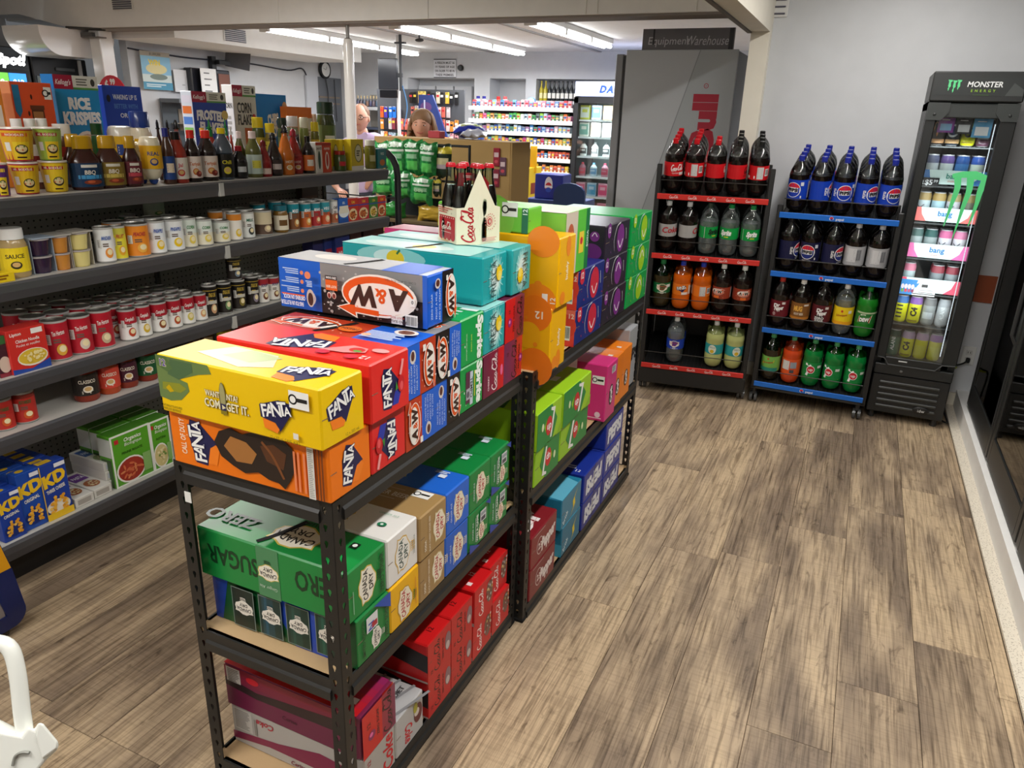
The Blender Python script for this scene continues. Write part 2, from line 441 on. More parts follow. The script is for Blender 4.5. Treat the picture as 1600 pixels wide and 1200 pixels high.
def slab(name, x0, y0, z0, x1, y1, z1, m, kind=True, parent=None, col='#ffffff'):
 b = MB(); b.box(x0, y0, z0, x1, y1, z1, col); o = b.build(name, m, parent)
 if kind: o['kind'] = 'structure'
 return o
DARKFLOOR = mat('floor_underlay', .9, .1, col='#4b4036')
floor = slab('floor', -7.4, -2.7, -.1, 1.75, 8.4, -.0035, DARKFLOOR)
def planks():
 p, Ln = .2265, 1.238
 off = {-1: .797, 0: 1.11, 1: 1.434, -4: 1.142, -9: -.06, -3: 1.62, -2: .45}
 for k in range(-26, 3):
  x0 = 1.012+k*p; x1 = min(x0+p, 1.515)
  y = (off[k] if k in off else random.uniform(0, Ln)); y -= Ln*math.ceil((y+1.6)/Ln)
  while y < 4.6:
   near = x0 > -2.3
   y0, y1 = max(y, -1.4), min(y+Ln, 4.55)
   if y1-y0 > .05 and near:
    b = MB(); cx, cy = (x0+x1)/2, (y0+y1)/2
    b.cbox(x0-cx+.0007, y0-cy+.0007, -.0036, x1-cx-.0007, y1-cy-.0007, 0, '#ffffff', .0009)
    b.build('plank', PLANK, floor, loc=(cx, cy, 0))
   y += Ln
 # the remote rest of the floor, seen only through gaps
 b = MB()
 for k in range(-36, 6):
  x0 = 1.012+k*p; y = 4.56+random.uniform(-1, 0)
  while y < 8.2:
   b.box(max(-7.3, x0)+.0012, max(4.56, y)+.0012, -.0036, min(x0+p, 1.6)-.0012, min(y+Ln, 8.2)-.0012, 0, '#ffffff') if min(x0+p, 1.6) > max(-7.3, x0) else None
   y += Ln
  if x0 <= -2.3:
   y = -1.4+random.uniform(-1, 0)
   while y < 4.55:
    if x0 > -7.3: b.box(x0+.0012, max(-1.4, y)+.0012, -.0036, x0+p-.0012, min(y+Ln, 4.55)-.0012, 0, '#ffffff')
    y += Ln
 o = b.build('far_planks', PLANK, floor); o['kind'] = 'stuff'
planks()
# front room shell
slab('wall_back', .17, 4.086, 0, 1.75, 4.25, 2.62, WALLM)
slab('wall_right', 1.66, -2.7, 0, 1.76, 4.086, 2.62, WALLM)
slab('wall_rear', -7.4, -2.8, 0, 1.75, -2.7, 2.62, WALLW)
slab('wall_left', -7.5, -2.8, 0, -7.4, 4.35, 2.62, WALLM)
slab('ceiling', -7.4, -2.7, 2.62, 1.75, 4.35, 2.7, CEIL)
# header beam over the opening, with its raised left end
hb = MB(); hb.box(-6.1, 4.1, 2.275, .06, 4.36, 2.62, '#ffffff'); hb.box(-7.4, 4.1, 2.41, -6.8, 4.36, 2.62, '#ffffff')
hb.add([(-6.1, 4.1, 2.275), (-6.1, 4.36, 2.275), (-6.1, 4.1, 2.62), (-6.1, 4.36, 2.62), (-6.8, 4.1, 2.41), (-6.8, 4.36, 2.41), (-6.8, 4.1, 2.62), (-6.8, 4.36, 2.62)],
    [(0, 1, 5, 4), (0, 4, 6, 2), (1, 3, 7, 5)], '#ffffff')
header = struct(hb.build('trim_1', WALLW))
for x in (-3.632, -2.253, -1.043, -.963, -.314):
 slab('cover_strip', x-.012, 4.094, 2.275, x+.012, 4.1, 2.62, WALLW, False, header)
b = MB(); b.box(-7.0, 4.13, 2.262, .06, 4.34, 2.275, '#8d8680'); b.build('soffit_board', MATTE, header)
# right hand beam and pillar
struct(slab('trim_2', .05, -2.7, 2.145, .17, 4.0, 2.62, CREAM))
b = MB(); b.box(.04, -2.7, 2.137, .064, 4.0, 2.152, '#77736e'); b.build('dark_edge_strip', MATTE, bpy.data.objects['trim_2'])  # darker strip along the beam's lower left edge
struct(slab('trim_3', .06, 4.0, 0, .17, 4.26, 2.62, CREAM))
slab('trim_4', 1.565, -2.7, 0, 1.66, 4.086, .11, WALLW)           # white kerb under the door coolers
SPECK = mat('speckled_strip', .7, .2, col='#cfc5b4')
def speckle():
 nt = SPECK.node_tree; b = nt.nodes['Principled BSDF']; v = nt.nodes.new('ShaderNodeTexVoronoi'); v.inputs['Scale'].default_value = 150
 t = nt.nodes.new('ShaderNodeTexCoord'); nt.links.new(t.outputs['Object'], v.inputs['Vector'])
 r = nt.nodes.new('ShaderNodeValToRGB'); r.color_ramp.elements[0].color = L4('#a49a8a'); r.color_ramp.elements[1].color = L4('#ded6c6'); r.color_ramp.elements[0].position = .12; r.color_ramp.elements[1].position = .4
 nt.links.new(v.outputs['Distance'], r.inputs[0]); nt.links.new(r.outputs[0], b.inputs['Base Color'])
speckle()
slab('baseboard_right', 1.517, -2.6, 0, 1.565, 4.07, .012, SPECK)
slab('baseboard_back', .2, 4.07, 0, 1.565, 4.086, .09, CREAM)
# the main store beyond the opening
slab('ceiling_2', -7.4, 4.36, 2.39, .17, 8.5, 2.5, CEIL)
slab('wall_far_left', -6.1, 4.6, 0, -6.0, 8.4, 2.39, WALLM)
slab('wall_far_right', .17, 4.25, 0, .3, 8.4, 2.39, WALLM)
fw = MB()
fw.box(-6.0, 8.0, 2.085, .17, 8.4, 2.39, '#ffffff')
for x0, x1 in ((-6, -4.91), (-3.91, -3.69), (-3.19, -3.05), (-1.2, .17)): fw.box(x0, 8.0, 0, x1, 8.4, 2.085, '#ffffff')
fw.box(-4.91, 8.3, 0, -1.2, 8.4, 2.085, '#ffffff')
struct(fw.build('wall_far', WALLM))
# bulkhead along the left wall of the store
slab('trim_5', -5.9, 4.36, 2.21, -5.07, 7.2, 2.39, WALLW)
# folding door leaves in the first recess
d1 = struct(empty('door_1', (-4.4, 8.25, 0)))
for x in (-.36, -.08, .2):
 b = MB(); b.cbox(x-.13, -.02, 0, x+.13, .02, 2.0, '#c4c6ca', .006); b.build('door_panel', MATTE, d1)
# ceiling joints of the far room
for x in (-2.25, -3.65):
 slab('trim_6' if x > -3 else 'trim_7', x-.02, 4.4, 2.378, x+.02, 8.0, 2.39, mat('grey_joint', .7, .2, col='#a8a6a4'))

# white columns under the header
for x, r, lab, nm in ((-3.05, .042, 'slim round white column rising from behind the sauce bottles', 'column'), (-5.86, .07, 'square white column beside the curved duct at far left', 'column')):
 b = MB()
 if r < .05:
  b.lathe([(r*.8, 0, '#f0efec'), (r, .02, '#f0efec'), (r, 2.12, '#eceae6'), (r*.8, 2.16, '#8a8884'), (r*.35, 2.17, '#8a8884'), (r*.35, 2.262, '#8a8884')], 20)
 else:
  b.cbox(-r, -r, 0, r, r, 2.262, '#f0efec', .006); b.box(-.16, -.1, 2.2, .02, .1, 2.24, '#55524e')
 o = b.build(nm, GLOSS, smooth=.6, loc=(x, 4.22, 0)); tag(o, lab, 'column')
# grilles
def grille(name, lab, loc, w, h, rz=0):
 t = empty(name, loc, rz); tag(t, lab, 'vent'); b = MB(); b.cbox(-w/2, -.012, -h/2, w/2, 0, h/2, '#e2e1de', .004); b.build('frame', MATTE, t)
 b = MB(); n = 7
 for i in range(n): z = -h/2+h*(i+.5)/n; b.box(-w/2+.015, -.02, z-.004, w/2-.015, -.011, z+.004, '#5b5a66')
 o = b.build('slat', MATTE, t); o['kind'] = 'stuff'
grille('vent_grille', 'white louvred vent grille on the header beam at upper left', (-5.36, 4.1, 2.47), .26, .12)
grille('vent_grille', 'white wall vent grille at the top beside the cream pillar', (.2, 4.086, 2.36), .09, .26)
grille('vent_grille', 'white vent grille on the bulkhead of the main store', (-5.07, 5.1, 2.3), .3, .12, PI/2)

# tubes of the main store: each batten with its tubes
def batten(x, y0, y1, lab):
 t = empty('tube_light', (x, (y0+y1)/2, 2.39)); tag(t, lab, 'ceiling light')
 n = 3; Ln = (y1-y0)/n
 b = MB(); b.cbox(-.05, y0-t.location.y, -.05, .05, y1-t.location.y, 0, '#e9e9e6', .006); b.build('housing', MATTE, t)
 for i in range(n):
  a = y0-t.location.y+Ln*i+.04
  for dx in (-.032, .032):
   g = MB(); g.tube([(dx, a, -.075), (dx, a+Ln-.08, -.075)], .017, 8, '#ffffff'); g.build('tube', GLOWHI, t, smooth=.8)
  h = MB(); h.box(-.05, a-.045, -.095, .05, a-.01, -.05, '#d5d4d0'); h.build('socket', MATTE, t)
batten(-3.0, 4.8, 7.45, 'middle row of bright ceiling tubes in the main store')
batten(-1.72, 4.75, 6.7, 'right row of bright ceiling tubes beside the tall grey cooler')
batten(-4.42, 4.8, 7.45, 'left row of bright ceiling tubes behind the slim column')
# ================================================================== BOLTLESS RACKS
def post_mesh(H, sx, sy, fl=.034):
 """slotted angle post: corner at the origin, flanges running towards sx*X and sy*Y"""
 b = MB(); c = .0381; n = int(H/c); bot = H-n*c
 hole = [(-.3, -.34), (-.12, -.42), (.12, -.42), (.3, -.34), (.36, .02), (.40, .30), (.22, .44), (-.22, .44), (-.40, .30), (-.36, .02)]
 hole = [(0, -.44), (.10, -.40), (.15, -.2), (.30, .02), (.26, .26), (0, .34), (-.26, .26), (-.30, .02), (-.15, -.2), (-.10, -.40)]
 out = [(0, -.5), (.5, -.5), (.5, -.2), (.5, .0), (.5, .5), (0, .5), (-.5, .5), (-.5, .0), (-.5, -.2), (-.5, -.5)]
 for ax in (0, 1):
  def M(u, z): return (sx*u, 0, z) if ax == 0 else (0, sy*u, z)
  b.poly([M(0, 0), M(fl, 0), M(fl, bot), M(0, bot)], '#1d1d1c')
  for k in range(n):
   zc = bot+(k+.5)*c; uc = fl*.56
   vo = [M(uc+(x*fl if abs(x) < .5 else (fl-uc if x > 0 else -uc)), zc+z*c) for x, z in out]; vi = [M(uc+x*fl*.5, zc+z*c*.62) for x, z in hole]
   b.add(vo+vi, [[i, (i+1) % 10, 10+(i+1) % 10, 10+i] for i in range(10)], '#1d1d1c')
 return b
def rack(name, lab, loc, D, L, H, zs, cat='shelving rack'):
 t = empty(name, loc); tag(t, lab, cat)
 for X, sx in ((0, -1), (-D, 1)):
  for Y, sy in ((0, 1), (L, -1)):
   o = post_mesh(H, sx, sy).build('post', METAL, t, loc=(X, Y, 0))
   md = o.modifiers.new('thickness', 'SOLIDIFY'); md.thickness = .0018; md.offset = 0
   f = MB(); f.cbox(-.004 if sx > 0 else -.037, -.004 if sy > 0 else -.037, -.001, .037 if sx > 0 else .004, .037 if sy > 0 else .004, .012, '#161616', .002)
   f.build('foot', MATTE, o)
 for z in zs:
  b = MB(); b.box(-D+.004, .004, z-.012, -.004, L-.004, z, '#c8a97f'); b.build('shelf_board', BOARD, t)
  def beam(p0, p1, nx, ny):
   # lip, face and inward slope
   b = MB(); q = [(.001, .0), (.001, -.024), (.006, -.03), (.006, -.052), (-.004, -.054), (-.012, -.014), (-.012, 0)]
   vs = []
   for p in (p0, p1):
    for o_, dz in q: vs.append((p[0]+nx*o_, p[1]+ny*o_, z+dz))
   m = len(q); fs = [[i, (i+1) % m, m+(i+1) % m, m+i] for i in range(m)]+[list(range(m))[::-1], list(range(m, 2*m))]
   b.add(vs, fs, '#242423'); return b
  for p0, p1, nx, ny in (((-D+.03, 0), (-.03, 0), 0, -1), ((-.03, L), (-D+.03, L), 0, 1), ((0, .03), (0, L-.03), 1, 0), ((-D, L-.03), (-D, .03), -1, 0)):
   beam(p0, p1, nx, ny).build('beam', METAL, t)
 return t
BOARD = mat('particle_board', .6, .3, col='#c9aa80', bump=(240, .15))
Z1 = (.9, .46, .066); Z2 = (.889, .489, .05)
R1, R2 = (0, 0, 0), (.027, .915, 0)
rackA = rack('storage_rack', 'near black slotted-steel rack stacked with soda cartons', R1, .422, .903, .897, Z1)
rackB = rack('storage_rack', 'far black slotted-steel rack behind the near one, holding soda cartons', R2, .422, 1.254, .897, Z2)
b = MB(); b.box(-.398, -.0035, .80, -.38, -.002, .825, '#e8e8e4'); b.build('paper_sticker', MATTE, rackA)

# ------------------------------------------------------------------ carton art
class Sub(P):
 def __init__(s, par, cx, cy, rot=0, sc=1):
  r = math.radians(rot); ca, sa = math.cos(r)*sc, math.sin(r)*sc; k0 = par.k
  s.par = par; s.w = s.h = 1; s.rot = 0; s.cyl = par.cyl; s.mb = par.mb; s.mi = par.mi; s.k = k0
  s.tr = lambda u, v: (cx+u*ca-v*sa, cy+u*sa+v*ca)
  par.k += 14
 def pt(s, u, v):
  kk = s.par.k; s.par.k = s.k; q = s.par.pt(*s.tr(u, v)); s.par.k = kk; return q

def a_fanta(p, cx, cy, w, rot=0, sub='#f58220'):
 """white slab lettering on a navy wedge"""
 q = Sub(p, cx, cy, rot, w)
 q.poly([(-.5, -.22), (-.52, .12), (.12, .34), (.5, .30), (.50, .02), (.12, -.52), (-.02, -.30)], '#23224e')
 q.poly([(-.44, -.24), (-.04, -.30), (.1, -.46), (.02, -.58), (-.40, -.50)], sub)
 for ch, x, y, h in (('F', -.37, -.02, .34), ('A', -.17, .02, .33), ('N', .04, .08, .36), ('T', .24, .14, .36), ('A', .41, .10, .24)):
  q.text(ch, x, y, h, '#f6f6f2', 1, 8, 0, None, 0, 0, .92, outline='#23224e')
def a_aw(p, cx, cy, w, rot=0):
 q = Sub(p, cx, cy, rot, w)
 q.ell(0, 0, .52, .25, '#f3ede4', 28); q.ell(.01, 0, .49, .225, '#e4560f', 28); q.ell(-.03, .03, .45, .18, '#f3ede4', 28)
 q.poly([(.60, .19), (.30, .30), (.31, .24), (.05, .25), (.05, .16), (.31, .16), (.32, .10)], '#f3ede4'); q.poly([(.57, .19), (.32, .275), (.33, .225), (.0, .235), (.0, .175), (.33, .165), (.335, .12)], '#e4560f')
 q.text('A', -.26, .02, .22, '#3b221b', 2, 0, .12); q.text('&', -.04, 0, .17, '#e4560f', 1); q.text('W', .2, .02, .22, '#3b221b', 2, 0, .12)
def a_cd(p, cx, cy, w, rot=0, ink='#b71d2d', gold='#c9a13c', ground='#f3ead2', crown=None):
 """shield badge with two arched words and a little crown below"""
 q = Sub(p, cx, cy, rot, w)
 sh = [(-.5, .0), (-.46, .13), (-.5, .24), (-.3, .26), (-.12, .36), (.12, .36), (.3, .26), (.5, .24), (.46, .13), (.5, 0), (.44, -.16), (.3, -.22), (.1, -.34), (-.1, -.34), (-.3, -.22), (-.44, -.16)]
 q.poly([(x*1.08, y*1.1) for x, y in sh], gold); q.poly(sh, ground)
 q.text('CANADA', 0, .07, .19, ink, 1, 0, 0, .88, 0, .07); q.text('DRY', 0, -.15, .17, ink, 1, 0, 0, .5, 0, .03)
 c = crown or ground
 for x in (-.16, -.08, 0, .08, .16): q.stroke([(x*.7, -.50), (x, -.40)], .03, c)
 q.stroke([(-.16, -.53), (0, -.55), (.16, -.53)], .035, c)
def a_fresca(p, cx, cy, L):
 for r, c in ((.5, '#56bfc0'), (.44, '#86d2d1'), (.37, '#b3e3e0'), (.29, '#dbf1ee')): p.ell(cx, cy, L*r*1.1, L*r*.72, c, 22)
 for i in range(18):
  a = 2*PI*i/18+.1; p.stroke([(cx+L*.3*math.cos(a), cy+L*.2*math.sin(a)), (cx+L*.58*math.cos(a), cy+L*.40*math.sin(a))], .0016, '#c9ecea')
 p.text('FRESCA', cx, cy+.018, .030, '#1f4a4e', 0, 0, 0, L*.9)
 p.ell(cx+.012, cy-.014, .021, .017, '#f4cf1f'); p.ell(cx+.004, cy-.017, .013, .011, '#f9e26a'); p.ell(cx+.032, cy-.01, .004, .003, '#2c6b35')
def droplets(p, n, col, seed, x0, x1, y0, y1, r=.003):
 rr = random.Random(seed)
 for _ in range(n): p.ell(rr.uniform(x0, x1), rr.uniform(y0, y1), r*rr.uniform(.4, 1.2), r*rr.uniform(.4, 1.3), col, 7)
def grad_rect(p, x, y, w, h, c0, c1, n=8, vert=False):
 a = [int(c0[i:i+2], 16) for i in (1, 3, 5)]; b2 = [int(c1[i:i+2], 16) for i in (1, 3, 5)]; p.k += 1
 for i in range(n):
  t = (i+.5)/n; c = '#%02x%02x%02x' % tuple(int(a[j]+(b2[j]-a[j])*t) for j in range(3))
  if vert: p.poly([(x, y+h*i/n), (x+w, y+h*i/n), (x+w, y+h*(i+1)/n), (x, y+h*(i+1)/n)], c, False)
  else: p.poly([(x+w*i/n, y), (x+w*(i+1)/n, y), (x+w*(i+1)/n, y+h), (x+w*i/n, y+h)], c, False)

def fanta_yellow(F, up):
 p = F['front']()
 p.poly([(0, .122), (0, .032), (.03, .028), (.06, .035), (.085, .058), (.082, .075), (.06, .079), (.115, .098), (.15, .105), (.142, .122)], '#6a8048')
 p.poly([(.01, .05), (.06, .05), (.078, .062), (.06, .07), (.012, .066)], '#8d8f2a'); p.poly([(.03, .085), (.06, .078), (.1, .1), (.1, .118), (.04, .118)], '#4e6a44'); p.poly([(.02, .055), (.03, .063), (.042, .05), (.03, .046)], '#c9a800')
 p.poly([(.002, .122), (.002, .10), (.03, .09), (.045, .098), (.03, .122)], '#56703f')
 p.text('12', .018, .108, .014, '#4b3a9c', 1, 0, 0, None, 0, 0, 1, '#f3e9b6')
 p.text('NATURALLY FLAVOURED', .032, .016, .005, '#3a2f10', 0, 0, 0, .055); p.text('SPARKLING BEVERAGE', .03, .009, .005, '#3a2f10', 0, 0, 0, .05)
 p.text('WANT FANTA?', .172, .066, .012, '#f4ecc8', 1, 0, 0, .085, 0, 0, 1, '#7b6a33'); p.text('COME GET IT.', .183, .046, .017, '#f4ecc8', 1, 0, 0, .115, 0, 0, 1, '#7b6a33')
 p.ell(.176, .060, .0085, .034, '#77744b'); p.ell(.176, .066, .0065, .026, '#a59f6d'); p.rect(.168, .028, .016, .022, '#8d7c1c'); p.poly([(.169, .05), (.183, .05), (.183, .036), (.169, .036)], '#2c2a55'); p.poly([(.173, .048), (.183, .043), (.173, .038)], '#e0d8b0')
 a_fanta(p, .308, .060, .074); p.health(.345, .078, .046, .034)
 p.text('12 x 355 mL CANS (4.26 L)', .33, .009, .006, '#4a3a10', 0, 0, 0, .075); p.rect(.35, .016, .012, .012, '#e8e4da')
 e = F['end'](); a_fanta(e, .056, .075, .078, 6); e.text('12 x 355 mL', .085, .012, .006, '#6a5510', 0)
 t = F['top'](); t.poly([(.06, .05), (.2, .02), (.26, .05), (.22, .11), (.1, .115)], '#c9d0ae'); t.poly([(.12, .06), (.2, .05), (.24, .1), (.15, .112)], '#b5c48d'); a_fanta(t, .33, .06, .10, 4)
def fanta_orange(F, up):
 p = F['front']()
 p.text('CALL OF DUTY', .035, .066, .014, '#fbe3c8', 1, 90, 0, .08); p.lines(.046, .07, .003, 1, .004, '#fbcf9e')
 a_fanta(p, .082, .06, .092, 84)
 # splash of dark paint
 p.poly([(.125, .075), (.14, .1), (.17, .113), (.2, .105), (.235, .118), (.30, .118), (.325, .1), (.33, .06), (.315, .03), (.30, .008), (.285, .018), (.26, .02), (.235, .03), (.2, .02), (.17, .03), (.14, .045)], '#2c211b')
 p.poly([(.15, .07), (.17, .095), (.21, .09), (.235, .07), (.22, .045), (.18, .042)], '#a9713a'); p.poly([(.245, .09), (.28, .1), (.31, .085), (.3, .05), (.26, .06)], '#59351f'); p.stroke([(.25, .1), (.275, .075), (.3, .03)], .006, '#7d4a27')
 for x in (.326, .336, .35): p.rect(x, .012, .005, .085, '#f08a5b')
 p.rect(.360, .004, .016, .112, '#dcdad3'); p.lines(.362, .108, .012, 26, .004, '#9a9a96', 3, .4)
 for x in (.380, .387, .394): p.rect(x, .006, .004, .108, '#7a3a12')
 e = F['end'](); a_fanta(e, .062, .058, .082, 70, '#f58220')
def fanta_red(F, up):
 e = F['end'](0 if up else 180); a_fanta(e, .06, .06, .085, 78, '#2b3aa8')
 e.poly([(.085, .07), (.092, .052), (.082, .05)], '#3f8c3a'); e.ell(.103, .06, .012, .018, '#c81f28'); e.ell(.104, .055, .006, .01, '#e8555a'); e.stroke([(.1, .08), (.107, .1), (.11, .112)], .008, '#f4a0a0')
 p = F['front'](); p.rect(.33, .09, .035, .018, '#d9b09f'); p.lines(.33, .102, .034, 5, .004, '#5a2b22', 2, .5); p.text('STRAWBERRY', .35, .075, .006, '#f3c9c0', 0); p.ell(.35, .03, .012, .008, '#f2a7ab')
 t = F['top'](); a_fanta(t, .19, .055, .13, 186); t.poly([(.25, .03), (.30, .085), (.34, .08), (.35, .055), (.31, .035)], '#f58f8f'); t.ell(.325, .062, .018, .014, '#c92e2e'); t.ell(.33, .055, .01, .006, '#5ca348'); t.ell(.37, .08, .02, .012, '#f79a9a'); t.ell(.27, .02, .016, .012, '#cf2740'); t.ell(.34, .02, .015, .012, '#d22a44'); t.text('12', .37, .025, .018, '#fbd3cf', 1, 180)
def aw(F, up, ground, dark):
 e = F['end'](0 if up else 180)
 e.rect(0, 0, e.w*.46, e.h, '#1f63d2'); e.rect(e.w*.46, 0, e.w*.54, e.h, ground)
 e.ell(.03, .095, .012, .016, '#d8d0cc'); e.ell(.029, .097, .007, .011, '#5b3026')
 for i, x in enumerate((.012, .022, .034, .044)): e.text(('FROST A MUG', 'ADD ICE CREAM', 'FLOAT ON. IT ROCKS', 'POUR SLOWLY')[i], x, .045, .006, '#cfe0f7', 0, 90, 0, .07)
 droplets(e, 14, '#e2b9a4' if not dark else '#c9c5c0', 5, .064, .12, .01, .112, .0022)
 a_aw(e, .093, .062, .098, 270); e.rect(.063, .1, .011, .015, '#f0ede6')
def aw_orange(F, up):
 aw(F, up, '#bf3d1c', False)
 t = F['top'](); t.rect(.255, 0, .145, t.h, '#1f63d2'); a_aw(t, .10, .065, .16, 180); t.ell(.215, .06, .03, .022, '#e06a1b'); t.text('FRESH', .215, .06, .012, '#3b221b', 1, 180)
 droplets(t, 24, '#e6b7a6', 9, .02, .25, .01, .115, .003); t.ell(.35, .085, .03, .02, '#dcd5d0'); t.ell(.35, .085, .02, .014, '#6a3a28'); t.lines(.27, .06, .1, 6, .009, '#bcd3f3', 7); t.ell(.28, .03, .012, .01, '#f0b79a')
def aw_black(F, up):
 aw(F, up, '#231c1c', True)
 t = F['top'](); t.rect(0, 0, .29, t.h, '#231c1c'); t.rect(.29, 0, .11, t.h, '#8d8c8c'); a_aw(t, .33, .06, .1, 0)
def aw_zero(F, up):
 p = F['front'](180)     # printed upside down
 w, h = p.w, p.h
 p.rect(w*.70, 0, w*.30, h, '#1f63d2'); p.rect(.012, 0, w*.70-.012, h, '#231c1c')
 p.poly([(.012, 0), (.012, h*.50), (.03, h*.5), (.16, h*.5), (.22, h*.55), (w*.7, h*.48), (w*.7, 0)], '#8e8d8d'); p.rect(0, 0, .012, h, '#1f63d2')
 p.poly([(.012, h), (.012, h*.52), (w*.7, h*.5), (w*.7, h)], '#231c1c')
 droplets(p, 60, '#b9b5b3', 4, .02, w*.69, h*.5, h*.96, .0034); droplets(p, 24, '#b5b4b4', 6, .03, w*.69, h*.08, h*.45, .003)
 a_aw(p, .122, .058, .200); p.barcode(.016, h-.032, .032, .027); p.ell(.07, h-.016, .014, .010, '#efe9e0'); p.rect(.056, h-.026, .03, .02, '#efe9e0'); p.text('ZERO SUGAR', .07, h-.012, .006, '#3b221b', 1); p.text('ROOT BEER', .07, h-.021, .005, '#c34a2a', 0)
 p.rect(.022, .052, .013, .018, '#f2f2ee'); p.text('0', .0285, .06, .008, '#222222', 1); p.text('12 CANS / CANETTES 355 mL (4.26 L)', .06, .016, .005, '#3a3a3a', 0, 0, 0, .085)
 p.rect(.235, .033, .034, .026, '#e4641f'); p.rect(.235, .024, .034, .01, '#2a2424'); p.text('ZERO SUGAR', .252, .029, .005, '#ffffff', 1, 0, 0, .03); p.text('ROOT BEER', .252, .05, .006, '#ffe6d0', 1, 0, 0, .03); p.ell(.245, .071, .006, .008, '#e8c7bd'); p.ell(.259, .071, .006, .008, '#e8c7bd'); p.ell(.245, .072, .004, .006, '#7d2f28'); p.ell(.259, .072, .004, .006, '#7d2f28')
 X = w*.70
 p.ell(X+.018, h*.70, .012, .022, '#c9bcb4'); p.ell(X+.018, h*.72, .008, .016, '#4b2a22'); p.stroke([(X+.008, h*.8), (X+.003, h*.7), (X+.008, h*.6)], .003, '#c9bcb4')
 p.text('FAIS-TOI UN FLOTTEUR.', X+.075, h-.018, .010, '#ffffff', 1, 0, 0, .07); p.text('OBTIENS UN ROCK.', X+.068, h-.033, .010, '#ffffff', 1, 0, 0, .068); p.rect(X+.035, h*.66, .07, .003, '#f0641e')
 for i in range(3): p.lines(X+.05, .028+i*.022, .055, 3, .005, '#bcd3f3', i, .5); p.ell(X+.04, .026+i*.022, .005, .005, '#e78860')
 p.ell(X+.022, .03, .009, .009, '#e78860'); p.lines(X+.01, .055, .02, 4, .004, '#bcd3f3', 12)
 e = F['end'](); e.rect(e.w*.56, 0, e.w*.44, e.h, '#231c1c'); droplets(e, 16, '#c9c5c0', 8, .078, .12, .01, .11, .0022); a_aw(e, .102, .06, .10, 270); e.rect(.076, .1, .008, .012, '#f0ede6')
 for i, x in enumerate((.01, .03, .045)): e.text(('ZERO SUGAR / ZERO SUCRE', 'FROST A MUG. IT ROCKS', 'ADD ICE CREAM'), x, .06, .007, '#d5e4f8', 0, 90, 0, .09) if False else e.text(('ZERO SUGAR', 'FROST A MUG', 'ADD ICE CREAM')[i], x, .05, .007, '#d5e4f8', 0, 90, 0, .08)
 e.ell(.036, .1, .012, .012, '#d8d0cc'); e.ell(.036, .101, .008, .008, '#5b3026')
 t = F['top'](); t.rect(.3, 0, .1, t.h, '#2a63cc'); t.rect(0, 0, .3, t.h, '#b9b9bb'); t.ell(.12, .07, .06, .03, '#e7dfd8')
def sprite(F, up):
 e = F['end'](); w = e.w
 e.text('Sprite', w*.83, .061, .028, '#f6fff6', 2, 270, .12, -.112)
 e.lines(.02, .05, .003, 1, .01, '#ffffff'); e.text('NATURAL LEMON-LIME FLAVOUR', .03, .05, .005, '#d8f0d8', 0, 270, 0, .07); e.text('SANS CAFEINE', .055, .055, .005, '#e9f25a', 0, 270, 0, .05)
 if not up:
  e.rect(.028, .02, .028, .085, '#5a2b45'); e.rect(.05, .012, .016, .09, '#c9d3de'); e.text('TEMPO', .058, .058, .012, '#26262a', 1, 270, 0, .07); e.rect(.03, .03, .018, .03, '#b3b6bd'); e.ell(.039, .044, .007, .009, '#5e5a66')
  e.rect(.072, .03, .004, .07, '#e2d636')
 t = F['top'](); t.rect(.3, .075, .06, .012, '#d9efe2'); t.lines(.29, .05, .08, 3, .012, '#c8ead2', 3); t.rect(.34, .1, .05, .018, '#eaf4ee')
def fresca(F, up):
 e = F['end'](90 if up else 270); a_fresca(e, e.w*.5, e.h*.48, e.w*.86)
 t = F['top'](); t.rect(0, 0, .4, t.h, '#9fdcd8'); t.ell(.18, .06, .14, .045, '#d5f0ec'); t.ell(.23, .06, .035, .028, '#e7d86a')
 p = F['front'](); p.ell(.16, .10, .11, .028, '#8fd3cf'); p.ell(.155, .10, .05, .02, '#d3efe9'); p.ell(.175, .098, .028, .022, '#efce2b'); p.stroke([(.18, .11), (.19, .122)], .006, '#3c7a45')
def coke_cherry(F, up):
 e = F['end'](90); grad_rect(e, 0, 0, e.w, e.h*.30, '#d8131c', '#c9121c', 3, True); grad_rect(e, 0, e.h*.30, e.w, e.h*.7, '#8f1638', '#6d1d40', 5, True)
 e.script(e.w*.5, e.h*.46, .030, '#f6ecec', 0, 1.1, 1.0); e.text('CHERRY', e.w*.3, e.h*.75, .008, '#f0d5dc', 1); e.ell(e.w*.45, e.h*.12, .016, .008, '#ec6a9a')
def coke_dark(F, up):
 e = F['end'](90)
 if up: grad_rect(e, 0, 0, e.w, e.h*.5, '#6f2540', '#a5202e', 4, True); grad_rect(e, 0, e.h*.5, e.w, e.h*.5, '#d3141d', '#d8151c', 3, True)
 else: grad_rect(e, 0, 0, e.w, e.h*.35, '#cf3324', '#c72b28', 3, True); grad_rect(e, 0, e.h*.35, e.w, e.h*.65, '#8c2246', '#6d2a54', 5, True)
 e.script(e.w*.5, e.h*(.22 if up else .42), .032, '#2b1418', 0, 1.15); e.text('ZERO SUGAR', e.w*.5, e.h*.55 if up else e.h*.18, .009, '#40151b', 1); e.ell(e.w*.45, e.h*.76 if up else e.h*.08, .013, .012, '#9c1f6d'); e.ell(e.w*.47, e.h*.78 if up else e.h*.09, .005, .005, '#ef8ac0'); e.text('12', e.w*.7, e.h*.8, .009, '#5a1418', 1)
